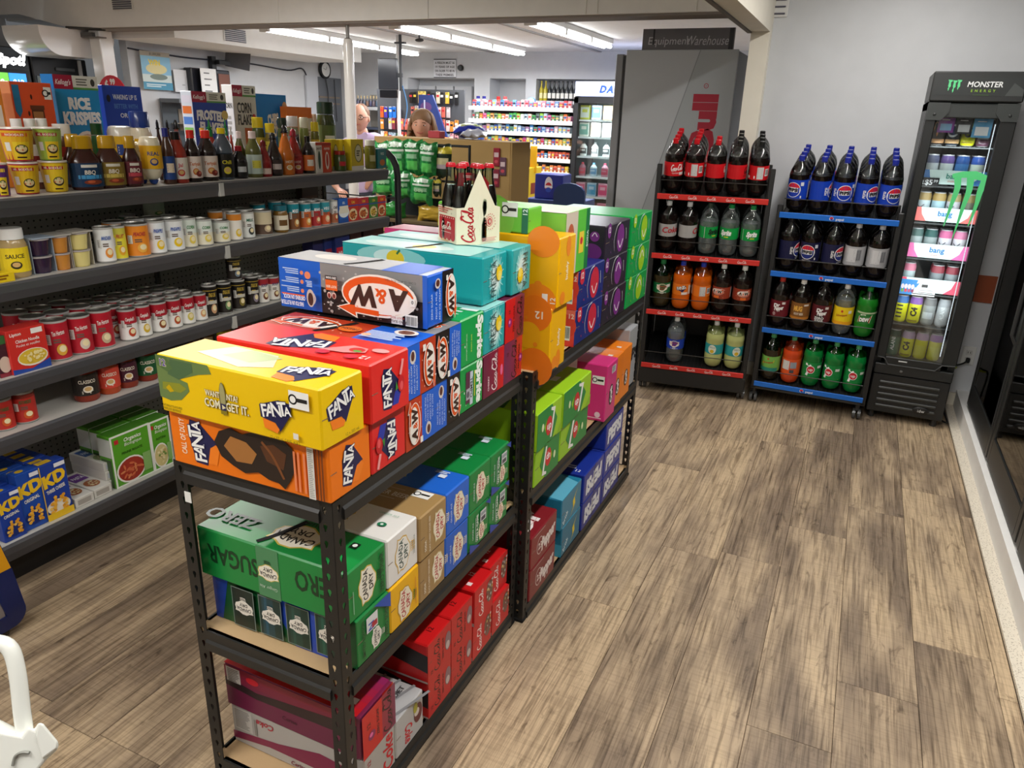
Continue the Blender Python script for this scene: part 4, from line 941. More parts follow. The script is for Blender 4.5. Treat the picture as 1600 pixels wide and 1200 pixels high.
carton(pepsi_blue, 'third navy cola carton stacked highest at the far end', T2, .028, 1.74, K_+.253, .4, .245, .12, '#1d3498')
# ================================================================== GONDOLA
def pegmat():
 m = mat('pegboard', .6, .35, col='#8d8b86'); nt = m.node_tree; b = nt.nodes['Principled BSDF']
 t = nt.nodes.new('ShaderNodeTexCoord'); sp = nt.nodes.new('ShaderNodeSeparateXYZ'); nt.links.new(t.outputs['Object'], sp.inputs[0])
 def mth(op, a, c=None):
  n = nt.nodes.new('ShaderNodeMath'); n.operation = op
  for i, v in enumerate((a, c)):
   if v is None: continue
   if isinstance(v, (int, float)): n.inputs[i].default_value = v
   else: nt.links.new(v, n.inputs[i])
  return n.outputs[0]
 def cell(o): return mth('SUBTRACT', mth('FRACT', mth('MULTIPLY', o, 1/.0254)), .5)
 y, z = cell(sp.outputs[1]), cell(sp.outputs[2])
 d = mth('SQRT', mth('ADD', mth('MULTIPLY', y, y), mth('MULTIPLY', z, z)))
 hole = mth('LESS_THAN', d, .15)
 mx = nt.nodes.new('ShaderNodeMix'); mx.data_type = 'RGBA'; mx.inputs[7].default_value = (.006, .006, .006, 1)
 src = b.inputs['Base Color'].links[0].from_socket; nt.links.new(src, mx.inputs[6]); nt.links.new(hole, mx.inputs[0]); nt.links.new(mx.outputs[2], b.inputs['Base Color'])
 return m
PEG = pegmat()
DECK = mat('shelf_deck', .45, .45, col='#bdbbb5')
RAIL = mat('price_rail', .35, .5, .35, col='#5a5b60')
GX, GZ = -1.6, (1.325, 1.065, .755, .568, .19)
SEC = ((.14, 1.36), (1.36, 2.585))
gon = empty('gondola_shelving', (GX, 1.36, 0)); tag(gon, 'long grey pegboard gondola loaded with groceries along the left', 'shelving unit')
def gpart(name, fn, m, parent=None, smooth=None):
 b = MB(); fn(b); b.v = [(x-GX, y-1.36, z) for x, y, z in b.v]; return b.build(name, m, parent or gon, smooth)
for y0, y1 in SEC:
 gpart('back_panel', lambda b: b.box(-2.075, y0+.012, .19, -2.055, y1-.012, 1.30, '#ffffff'), PEG)
 gpart('upright', lambda b: [b.box(-2.085, y1-.012, 0, -2.045, y1+.012, 1.32, '#4a4947')]+[b.box(-2.0455, y1-.003, .22+k*.05, -2.0445, y1+.003, .245+k*.05, '#111111') for k in range(21)], METAL)
 gpart('kick_plate', lambda b: b.box(-1.70, y0, 0, -1.69, y1, .135, '#161617'), METAL)
 for i, z in enumerate(GZ):
  xb = -2.52 if i == 0 else -2.05
  d = gpart('shelf_deck', lambda b: b.cbox(xb, y0+.002, z-.025, GX-.004, y1-.002, z, '#ffffff', .002), DECK)
  hh = .058 if i < 4 else .062
  def rl(b, z=z, hh=hh):
   q = [(.0, .0), (.008, -.006), (.006, -hh*.5), (-.004, -hh), (-.012, -hh), (-.006, -.01), (-.006, 0)]
   vs = [(GX+a, y, z+c) for y in (y0+.002, y1-.002) for a, c in q]; m = len(q)
   b.add(vs, [[i2, (i2+1) % m, m+(i2+1) % m, m+i2] for i2 in range(m)]+[list(range(m))[::-1], list(range(m, 2*m))], '#ffffff')
  gpart('price_rail', rl, RAIL)
  if 0 < i < 4 or i == 0:
   gpart('bracket', lambda b: b.add([(-2.045, y1-.02, z-.025), (GX-.05, y1-.02, z-.025), (-2.045, y1-.02, z-.1), (-2.045, y1-.016, z-.025), (GX-.05, y1-.016, z-.025), (-2.045, y1-.016, z-.1)], [(0, 1, 2), (5, 4, 3), (0, 2, 5, 3), (2, 1, 4, 5)], '#3c3c3b'), METAL)
  if i < 4 and y0 < 1:
   gpart('price_clip', lambda b: b.cbox(GX-.003, y1-.022, z-hh, GX+.011, y1+.004, z-.004, '#b9b8b4', .002), GLOSS)
gpart('rear_panel', lambda b: b.box(-2.53, .14, 0, -2.51, 2.585, 1.30, '#4a4947'), METAL)
# end frame: black arched tube
fr = empty('end_frame', (-1.86, 2.72, 0)); tag(fr, 'black arched tube end frame closing the grocery gondola', 'shelf end frame')
b = MB(); q = [(.235, 0, .005), (.235, 0, .7), (.235, 0, 1.28)]+[(.235-.1*(1-math.cos(a)), 0, 1.28+.13*math.sin(a)) for a in (.4, .8, 1.2, PI/2)]+[(-.65, 0, 1.41)]
b.tube(q, .019, 10, '#1d2024'); b.build('arched_tube', METAL, fr, .6)
for k in range(5):
 b = MB(); b.tube([(.22, .0, .35+k*.2), (-.64, .0, .35+k*.2)], .004, 6, '#1b1b1c'); b.build('wire', METAL, fr)

# ------------------------------------------------------------------ goods on the gondola
PROF = dict(
 jar=([(.88, 0), (1, .04), (1, .70), (.86, .80)], [(.9, .81), (.9, .995), (.84, 1)], (.10, .64)),
 mayo=([(.9, 0), (1, .04), (1, .68), (.86, .77)], [(.9, .78), (.9, .985), (.84, 1)], (.12, .62)),
 sauce=([(.9, 0), (1, .05), (1, .68), (.84, .80), (.74, .84)], [(.8, .85), (.8, .99), (.75, 1)], (.16, .68)),
 soy=([(.92, 0), (1, .03), (1, .56), (.86, .66), (.48, .80), (.42, .86)], [(.46, .86), (.46, .99), (.4, 1)], (.08, .5)),
 hot=([(.92, 0), (1, .03), (1, .42), (.86, .50), (.72, .56), (.60, .66), (.34, .78), (.30, .86)], [(.36, .86), (.34, .95), (.16, 1)], (.06, .38)),
 tall=([(.9, 0), (.96, .04), (.9, .5), (1, .52), (.92, .68), (.5, .82), (.36, .89)], [(.4, .89), (.4, 1)], (.05, .5)),
 sri=([(.95, 0), (1, .03), (1, .52), (.82, .62), (.46, .70)], [(.5, .70), (.5, .82), (.28, .84), (.12, 1)], (.1, .45)),
 flask=([(.9, 0), (1, .05), (1, .45), (.92, .56), (.62, .70), (.5, .76)], [(.62, .76), (.58, .98), (.5, 1)], (.06, .50)),
 squeeze=([(.30, .10), (.62, .14), (.86, .24), (.98, .36), (1, .6), (.94, .9), (.8, .985), (.6, 1)], [(.1, 0), (.3, .02), (.46, .1)], (.34, .82)),
 cup=([(.72, 0), (.76, .02), (.985, .94)], [(1.0, .94), (1.02, .955), (1.0, .99), (.9, .992)], (.04, .90)))
GSHELF = {1.325: 'on gondola top', 1.065: 'on second gondola shelf', .755: 'on third gondola shelf', .568: 'on fourth gondola shelf', .19: 'on lowest gondola shelf'}
CATN = dict(jar='jar', mayo='jar', sauce='jar', soy='bottle', hot='bottle', tall='bottle', sri='bottle', flask='bottle', squeeze='bottle', cup='cup', can='can')
NAMES = dict(jar='food_jar', mayo='food_jar', sauce='sauce_jar', soy='sauce_bottle', hot='sauce_bottle', tall='sauce_bottle', sri='sauce_bottle', flask='barbecue_bottle', squeeze='squeeze_bottle', cup='noodle_cup')
def shelfplace(z):
 for s in sorted(GSHELF, reverse=True):
  if z >= s-.02: return GSHELF[s]
def vessel(kind, y, x, z, w, h, cap, body, label, ink, text, desc):
 w *= {'flask': 1.18, 'soy': 1.1, 'hot': 1.12, 'tall': 1.1, 'sri': 1.1, 'squeeze': 1.08}.get(kind, 1)
 bp, cp, (l0, l1) = PROF[kind]; r = w/2; n = 20
 fy = .62 if kind == 'flask' else 1
 b = MB(); b.lathe([(r*a, h*c, body) for a, c in bp], n); b.v = [(p, q*fy, s) for p, q, s in b.v]
 o = b.build(NAMES[kind], GLOSS if kind != 'cup' else SATIN, smooth=.7, loc=(x-r*fy, y, z), rot=PI/2-(.45 if kind != 'flask' else .25))
 c = MB(); c.lathe([(r*a, h*cc, cap) for a, cc in cp], n); c.v = [(p, q*fy, s) for p, q, s in c.v]
 c.build('lid' if kind in ('jar', 'mayo', 'sauce', 'cup') else 'cap', GLOSS, o, .6)
 l = MB(); rr = r*max(a for a, cc in bp)
 if kind == 'flask': rr = r
 if kind == 'cup': P_ = cylp(l, r*.745, h*l0, h*(l1-l0), 2.6, r1=r*.975)
 else: P_ = cylp(l, rr, h*l0, h*(l1-l0), 2.9)
 W, H = P_.w, P_.h
 if label != body: P_.rect(0, 0, W, H, label)
 if kind == 'cup':
  P_.rect(W*.10, H*.80, W*.62, H*.12, ink); P_.rect(W*.34, 0, W*.42, H*.62, '#f0d028' if label != '#f0c21e' else '#efc62a'); P_.ell(W*.55, H*.36, W*.17, H*.17, '#3a2a1a'); P_.ell(W*.55, H*.38, W*.14, H*.12, '#e8d2a0'); P_.rect(W*.14, H*.3, W*.14, H*.3, '#e8e6e0')
  P_.text(text, W*.42, H*.86, H*.07, '#fbf0e0', 1, 0, 0, W*.5); P_.rect(W*.4, H*.06, W*.26, H*.05, '#3a1a10')
  for k in range(6): P_.ell(W*(.43+.045*k), H*(.34+.06*((k*2) % 3)), W*.02, H*.03, ('#d86a2a', '#5a8a3a', '#f2e6c0')[k % 3])
 elif kind == 'flask':
  P_.rect(W*.24, H*.34, W*.52, H*.16, ink); P_.text(text, W*.5, H*.62, H*.17, '#f4ece0', 1, 0, .1, W*.4); P_.rect(W*.33, H*.82, W*.34, H*.12, '#e6e2d8'); P_.ell(W*.55, H*.2, W*.2, H*.1, '#8a3a24'); P_.ell(W*.5, H*.22, W*.08, H*.06, '#c8603a')
 elif text:
  P_.text(text, W*.5, H*.66, H*.16, ink, 1, 0, 0, W*.46); P_.ell(W*.5, H*.3, W*.13, H*.16, ink); P_.ell(W*.5, H*.32, W*.09, H*.1, '#d8b070')
  if kind == 'sauce': P_.lines(W*.34, H*.2, W*.3, 3, H*.05, '#efe6d4')
 else:
  P_.rect(W*.3, H*.3, W*.4, H*.4, ink) if label != body or kind in ('jar', 'tall') else P_.rect(W*.3, H*.05, W*.4, H*.5, ink)
  P_.lines(W*.34, H*.56, W*.3, 3, H*.1, body if ink != body else '#222222', 4)
 if kind == 'soy' and text == 'Teriyaki': P_.ell(W*.62, H*.2, W*.13, H*.14, '#7a2a24'); P_.ell(W*.66, H*.24, W*.06, H*.06, '#c86a5a')
 if kind == 'sauce' or h < 0: pass
 if kind == 'flask': l.v = [(p, q*fy-.001, s) for p, q, s in l.v]
 l.build('label_print', SATIN, o)
 if kind in ('soy', 'hot', 'sri'):
  k = MB(); k.lathe([(r*.5, h*.845, cap), (r*.5, h*.87, cap)], 12); k.build('neck_ring', GLOSS, o, .6)
 tag(o, desc, CATN[kind], shelfplace(z), 'sauces and jars on the gondola' if kind != 'cup' else 'noodle cups')
 return o
CANPROTO = {}
def can(y, x, z, w, h, top, bot, sp, pic, text, desc, ink='#ffffff', group='canned goods'):
 key = (round(w, 3), round(h, 3), top, bot, pic, text)
 r = w/2
 if key in CANPROTO:
  o = link_copy(CANPROTO[key], (x-r, y, z))
 else:
  b = MB(); b.lathe([(r*.96, .0, '#8a8a88'), (r, .003, '#a8a8a4'), (r, .006, bot), (r*.985, .008, bot), (r*.985, h*sp, top), (r*.985, h-.008, '#a8a8a4'), (r, h-.006, '#b9b9b6'), (r, h-.001, '#a0a09c'), (r*.93, h, '#a0a09c'), (r*.92, h-.004, '#8e8e8a')], 20)
  o = b.build('food_can', SATIN, smooth=.6, loc=(x-r, y, z), rot=PI/2-.42)
  t = MB(); t.lathe([(r*.99, h-.005, '#c4c2bc'), (r, h-.001, '#c4c2bc'), (r*.93, h+.0005, '#b8b6b0'), (r*.91, h-.003, '#a9a8a4'), (r*.6, h-.003, '#b4b3af'), (.0005, h-.003, '#b4b3af')], 20, cap=False); t.build('lid', TIN, o, .6)
  l = MB(); p = cylp(l, r, .01, h-.02, 2.7); W, H = p.w, p.h
  p.ell(W*.56, H*.24, W*.15, H*.17, pic); p.ell(W*.58, H*.27, W*.1, H*.1, '#f2e2b4')
  if text:
   p.text(text, W*.52, H*.74, H*.13, ink, 1, 8 if text in ('Tim Hortons',) else 0, .15, W*.36)
   p.lines(W*.36, H*.52, W*.3, 2, H*.07, ink if bot[1] in '0123456' else '#6a5a50', 2); p.rect(W*.16, H*.4, W*.14, H*.3, '#dcdad4'); p.lines(W*.17, H*.64, W*.11, 5, H*.05, '#8a8884', 5)
  if text == 'STAGG CHILI': p.rect(W*.05, H*.88, W*.9, H*.02, '#c8a840'); p.rect(W*.3, H*.42, W*.44, H*.12, '#c8c4b8')
  l.build('label_print', SATIN, o)
  CANPROTO[key] = o
 tag(o, desc, 'can', shelfplace(z), group); return o
def g_box(art, y, x, z, w, h, colr, desc, depth=.045, place=None, group='boxed groceries', name='grocery_box', cat='box'):
 b = MB(); b.cbox(-w/2, 0, 0, w/2, depth, h, colr, .0015); o = b.build(name, CARTON, loc=(x, y, z), rot=PI/2)
 a = MB(); F = box_faces(a, -w/2, 0, 0, w/2, depth, h); p = F['front'](); W, H = p.w, p.h; t = F['top'](); s = F['left']()
 T = p.text
 if art == 'tabasco_w': p.rect(0, H*.9, W, H*.1, '#b8402a'); p.ell(W*.5, H*.42, W*.2, H*.3, '#2f4a3a'); T('SAUCE', W*.5, H*.8, H*.07, '#6a2a20', 1, 0, 0, W*.8)
 elif art == 'tabasco_o': p.rect(0, H*.9, W, H*.1, '#a8321c'); p.ell(W*.5, H*.4, W*.22, H*.3, '#e8e0d0'); p.ell(W*.5, H*.42, W*.12, H*.22, '#b8301c'); T('PEPPER', W*.5, H*.8, H*.07, '#f0e0d0', 1, 0, 0, W*.8)
 elif art == 'mustard': p.rect(0, 0, W, H*.14, '#ece9e0'); p.ell(W*.55, H*.55, W*.3, H*.3, '#7a7a34'); p.ell(W*.55, H*.55, W*.25, H*.26, '#d9d4b4'); p.lines(W*.4, H*.6, W*.3, 3, H*.07, '#4a4a2a')
 elif art == 'teal': p.ell(W*.5, H*.3, W*.3, H*.16, '#d07a34'); T('VEG', W*.5, H*.75, H*.12, '#d8ece8', 1)
 elif art == 'cracker': p.rect(W*.42, 0, W*.58, H*.82, '#ece4d4'); p.rect(W*.5, H*.4, W*.16, H*.2, '#b8432a'); p.lines(W*.7, H*.6, W*.24, 4, H*.05, '#c0a890'); t.rect(0, 0, W, t.h, '#f09a5a')
 elif art == 'salt': p.ell(W*.5, H*.45, W*.6, H*.24, '#eef2f4'); p.rect(0, 0, W, H*.16, '#24509a'); T('SEL', W*.5, H*.82, H*.09, '#dfe9f4', 1); p.rect(0, H*.4, W, H*.3, '#eae6d2')
 elif art in ('uni_r', 'uni_g'): T('Uni', W*.5, H*.84, H*.12, '#f0c83a', 1); p.rect(0, H*.66, W, H*.05, '#3a4a9a'); p.ell(W*.45, H*.3, W*.42, H*.26, '#e8d0a0'); p.ell(W*.4, H*.28, W*.3, H*.16, '#c8703a' if art[-1] == 'r' else '#d8b84a'); droplets(p, 12, '#7a3a24', 3, W*.15, W*.75, H*.12, H*.45, .005)
 elif art in ('brownbox',): p.rect(W*.1, H*.35, W*.8, H*.3, '#6a4a34'); p.lines(W*.2, H*.55, W*.5, 3, H*.06, '#a88a6a')
 elif art == 'minute': p.rect(W*.06, H*.2, W*.94, H*.5, '#c8283a'); T('Minute', W*.55, H*.56, H*.12, '#f8f0f0', 1, 0, 0, W*.7); T('Rice', W*.55, H*.38, H*.09, '#f8f0f0', 1)
 elif art == 'minute2': p.rect(W*.1, H*.45, W*.8, H*.25, '#8a2438'); p.lines(W*.2, H*.6, W*.5, 2, H*.06, '#d8b0b8')
 elif art == 'yellow': p.lines(W*.2, H*.6, W*.5, 2, H*.3, '#8a5a10')
 elif art == 'lipton':
  T('Lipton', W*.22, H*.9, H*.07, '#f8ece8', 1); p.rect(W*.62, H*.84, W*.3, H*.12, '#f2f0ec'); T('Chicken Noodle', W*.5, H*.73, H*.07, '#f8ece8', 1, 0, 0, W*.62); T('Poulet et nouilles', W*.5, H*.63, H*.06, '#f8ece8', 0, 0, 0, W*.62)
  p.poly([(0, 0), (W, 0), (W, H*.2), (W*.5, H*.06), (0, H*.12)], '#2a4aa0'); p.ell(W*.56, H*.32, W*.40, H*.20, '#f0e8d8'); p.ell(W*.56, H*.33, W*.37, H*.17, '#e0bc3a'); droplets(p, 20, '#f4e2a0', 3, W*.3, W*.85, H*.26, H*.42, .006)
 elif art == 'soupbox2': p.rect(0, H*.8, W, H*.2, '#3a6a3a'); p.ell(W*.6, H*.3, W*.5, H*.2, '#d8c0b0'); p.rect(0, 0, W, H*.1, '#8a2a3a')
 elif art in ('kd', 'kd2'):
  T('KD', W*.5, H*.72, H*.20, '#f2c42a', 2, 10, .1, None, 0, 0, 1, '#7a4a10'); T('ORIGINAL' if art == 'kd' else 'THREE CHEESE', W*.5, H*.52, H*.06, '#f4f0e0', 1, 8, 0, W*.7)
  p.ell(W*.5, H*.2, W*.44, H*.13, '#16307a' if art == 'kd' else '#f0e8d8'); rr = random.Random(4)
  for k in range(26): p.ell(W*rr.uniform(.2, .8), H*rr.uniform(.12, .38), W*.07, H*.03, rr.choice(['#f2b43a', '#e8a02a', '#f6ca6a']), 8, rr.uniform(0, 3))
  p.rect(W*.55, H*.9, W*.4, H*.07, '#e8e8f0'); t.rect(W*.1, t.h*.2, W*.5, t.h*.6, '#e8c02a' if art == 'kd2' else '#2a5ab8'); t.ell(W*.35, t.h*.5, W*.18, t.h*.25, '#d8b02a')
  if art == 'kd2': p.rect(0, H*.0, W, H*.12, '#f0c428'); p.rect(0, 0, W*.03, H, '#f0c428')
 elif art in ('organic', 'organic2'):
  for e in ((0, 0, W, .006), (0, H-.008, W, .008), (0, 0, .008, H), (W-.008, 0, .008, H)): p.rect(*e, '#eef0e8')
  p.rect(W*.1, H*.83, W*.1, H*.08, '#c82a34'); T('Organics', W*.55, H*.86, H*.07, '#f4f8ec', 1, 0, .2, W*.6); T('Biologique', W*.55, H*.77, H*.06, '#f4f8ec', 0, 0, .2, W*.6); T('PENNE RIGATE' if art == 'organic' else 'ROTINI', W*.5, H*.62, H*.045, '#2a5a10', 1, 0, 0, W*.7)
  p.ell(W*.42, H*.27, W*.37, H*.25, '#f4f0e8'); p.ell(W*.42, H*.27, W*.33, H*.22, '#a8382a' if art == 'organic' else '#d8c88a'); rr = random.Random(9)
  for k in range(22):
   an = rr.uniform(0, 6.28); q = rr.uniform(0, .8); p.ell(W*(.42+.30*q*math.cos(an)), H*(.27+.19*q*math.sin(an)), W*.07, H*.022, rr.choice(['#d8704a', '#b84a34', '#e08a5a'] if art == 'organic' else ['#efe2b0', '#7a9a4a', '#c8a86a', '#e8d8a0']), 8, rr.uniform(0, 3))
  p.rect(W*.72, H*.12, W*.2, H*.36, '#8ab86a'); t.rect(.006, .004, W-.012, depth-.008, '#4a8a26'); s.rect(0, H*.6, depth, H*.35, '#d8dcd4'); s.rect(depth*.1, 0, depth*.8, H*.55, '#3a5a2a')
 a.build('printed_artwork', CARTON, o); tag(o, desc, cat, place or shelfplace(z), group); return o
def cereal(art, y, x, z, w, h, colr, desc):
 depth = .068
 b = MB(); side = {'frosted': '#dfe6f0', 'corn': '#f0eeea', 'reese': '#f0a070', 'rice': '#4a9ad8'}.get(art, colr)
 b.cbox(-w/2, 0, 0, w/2, depth, h, [colr, '#f2ece6', colr, colr, side, colr], .0015); o = b.build('cereal_box', CARTON, loc=(x, y, z), rot=PI/2)
 a = MB(); F = box_faces(a, -w/2, 0, 0, w/2, depth, h); p = F['front'](); W, H = p.w, p.h; T = p.text; s = F['left']()
 if art in ('rice', 'frosted', 'corn'):
  p.rect(0, H*.87, W*.42, H*.13, '#a81c3c'); T("Kellogg's", W*.21, H*.935, H*.045, '#f6e8ea', 1, 0, .25, W*.34); p.rect(W*.42, H*.89, W*.58, H*.11, '#e2e2d8'); p.rect(W*.42, H*.87, W*.58, H*.02, '#5a9a4a'); p.ell(W*.88, H*.94, W*.05, H*.035, '#3a3a34'); p.lines(W*.5, H*.96, W*.28, 3, H*.025, '#6a6a60', 3, .5)
 if art == 'rice':
  T('RICE', W*.5, H*.74, H*.10, '#f4f6f6', 2, 0, 0, W*.5); T('KRISPIES', W*.52, H*.6, H*.11, '#f4f6f6', 2, 0, 0, W*.86); p.ell(W*.58, H*.28, W*.36, H*.2, '#efe6dc'); p.ell(W*.58, H*.28, W*.32, H*.17, '#d0a890'); droplets(p, 50, '#e6cdb8', 2, W*.3, W*.86, H*.14, H*.42, .007); p.ell(W*.62, H*.3, W*.05, H*.05, '#c83a3a')
  s.rect(0, H*.86, depth, H*.14, '#2a86d8')
 elif art == 'frosted':
  T('FROSTED', W*.5, H*.70, H*.11, '#f0f2f6', 2, -3, 0, W*.82, 0, .006); T('FLAKES', W*.5, H*.56, H*.12, '#f0f2f6', 2, -3, 0, W*.7); p.ell(W*.92, H*.72, W*.1, H*.06, '#d8c070'); droplets(p, 16, '#d8a050', 6, W*.2, W*.8, H*.3, H*.44, .008)
  for k, c in enumerate(('#e8e4f0', '#e87a3a', '#5a8ad8', '#8ac860', '#f0d8b0', '#7ab0e0')): s.rect(depth*.1, H*(.86-.13*k), depth*.8, H*.09, c)
 elif art == 'corn':
  T('CORN', W*.46, H*.74, H*.12, '#2a2826', 1, 0, 0, W*.62); T('FLAKES', W*.5, H*.6, H*.12, '#2a2826', 1, 0, 0, W*.72); p.ell(W*.86, H*.62, W*.07, H*.05, '#c83a3a'); p.ell(W*.88, H*.5, W*.09, H*.07, '#3a8a4a'); p.rect(W*.4, H*.3, W*.4, H*.2, '#c8643a')
  s.text('CORN', depth*.5, H*.76, H*.06, '#4a4844', 1, 0, 0, depth*.8); s.lines(depth*.15, H*.6, depth*.6, 6, H*.06, '#b0aca4', 4)
 elif art == 'oreo':
  for i, (st, sz) in enumerate((('WAKING UP IS', .065), ('BETTER WITH', .06), ('OREO', .06), ('LE REVEIL EST', .06), ('MEILLEUR', .06), ('OREO', .06))): T(st, W*.55, H*(.88-.1*i-(.05 if i > 2 else 0)), H*sz*.8, '#eef2f8' if i not in (1, 4) else '#5a8ad0', 1, 0, 0, W*.62)
  p.ell(W*.12, H*.86, W*.05, H*.04, '#20222c'); p.ell(W*.14, H*.5, W*.05, H*.04, '#20222c')
 elif art == 'reese':
  T("Reese's", W*.55, H*.36, H*.17, '#f4c41e', 2, 3, .1, W*.72, 0, 0, 1, '#3a1a10'); p.rect(W*.42, H*.62, W*.3, H*.15, '#5a2f1c'); p.rect(W*.4, H*.74, W*.34, H*.04, '#6a3a22'); p.rect(W*.45, H*.65, W*.24, H*.07, '#b07a48'); p.ell(W*.35, H*.7, W*.025, H*.025, '#4a2418'); p.ell(W*.46, H*.86, W*.025, H*.025, '#4a2418'); p.poly([(W*.04, H*.97), (W*.2, H*.97), (W*.2, H*.72), (W*.12, H*.66), (W*.04, H*.72)], '#2a7aa8'); p.health(W*.78, H*.84, W*.18, H*.12)
  p.lines(W*.4, H*.53, W*.25, 2, H*.04, '#5a2f1c')
 elif art == 'chips':
  T('CHIPS', W*.56, H*.66, H*.14, '#f4f6f8', 2, 8, 0, W*.34, 0, 0, 1, '#22243a'); T('AHOY!', W*.56, H*.5, H*.14, '#f4f6f8', 2, 8, 0, W*.34, 0, 0, 1, '#22243a'); p.ell(W*.93, H*.75, W*.1, H*.16, '#d8b888'); p.ell(W*.95, H*.4, W*.08, H*.12, '#d8b888'); p.ell(W*.4, H*.2, W*.18, H*.1, '#1a6ab8')
 else:
  p.rect(0, H*.2, W, H*.3, '#f0c03a'); p.rect(W*.3, H*.6, W*.5, H*.2, '#f6ece0'); p.ell(W*.6, H*.88, W*.2, H*.06, '#f0f0ec')
 a.build('printed_artwork', CARTON, o); tag(o, desc, 'cereal box', 'at the back of the top gondola shelf', 'cereal boxes'); return o
def cuppack(y, x, z, w, h, a_, b_, sleeve, desc):
 o = empty('cup_pack', (x, y, z), PI/2); tag(o, desc, 'cup pack', shelfplace(z), 'cup packs')
 r = w*.46 if w < .09 else w*.40; hh = h/2-.004
 for k in range(2):
  b = MB(); b.lathe([(r*.78, k*(hh+.002), b_), (r*.8, k*(hh+.002)+.004, a_), (r*.96, k*(hh+.002)+hh*.9, a_), (r*1.04, k*(hh+.002)+hh*.92, '#b0a8a8'), (r*1.04, k*(hh+.002)+hh, '#c0bab8')], 18); b.v = [(p, q+r+.004, s) for p, q, s in b.v]; b.build('cup', GLOSS, o, .6)
 b = MB(); b.box(-w/2, .004, h-.005, w/2, .09, h, sleeve); b.box(-w/2, .02, .0, -w/2+.002, .09, h-.005, sleeve); b.box(w/2-.002, .02, 0, w/2, .09, h-.005, sleeve); b.build('card_sleeve', SATIN, o)
 if w > .09:
  b = MB(); p = P(b, flat((-w/2, .004, 0), (1, 0, 0), (0, 0, 1), (0, -1, 0)), w, h); p.rect(0, h*.45, w*.42, h*.5, '#b4bcc8')
  for k in range(4): p.stroke([(0, h*(.55+.09*k)), (w*.2, h*(.6+.09*k)), (w*.42, h*(.55+.09*k))], .004, '#3a6aa8')
  b.build('front_flap', SATIN, o)
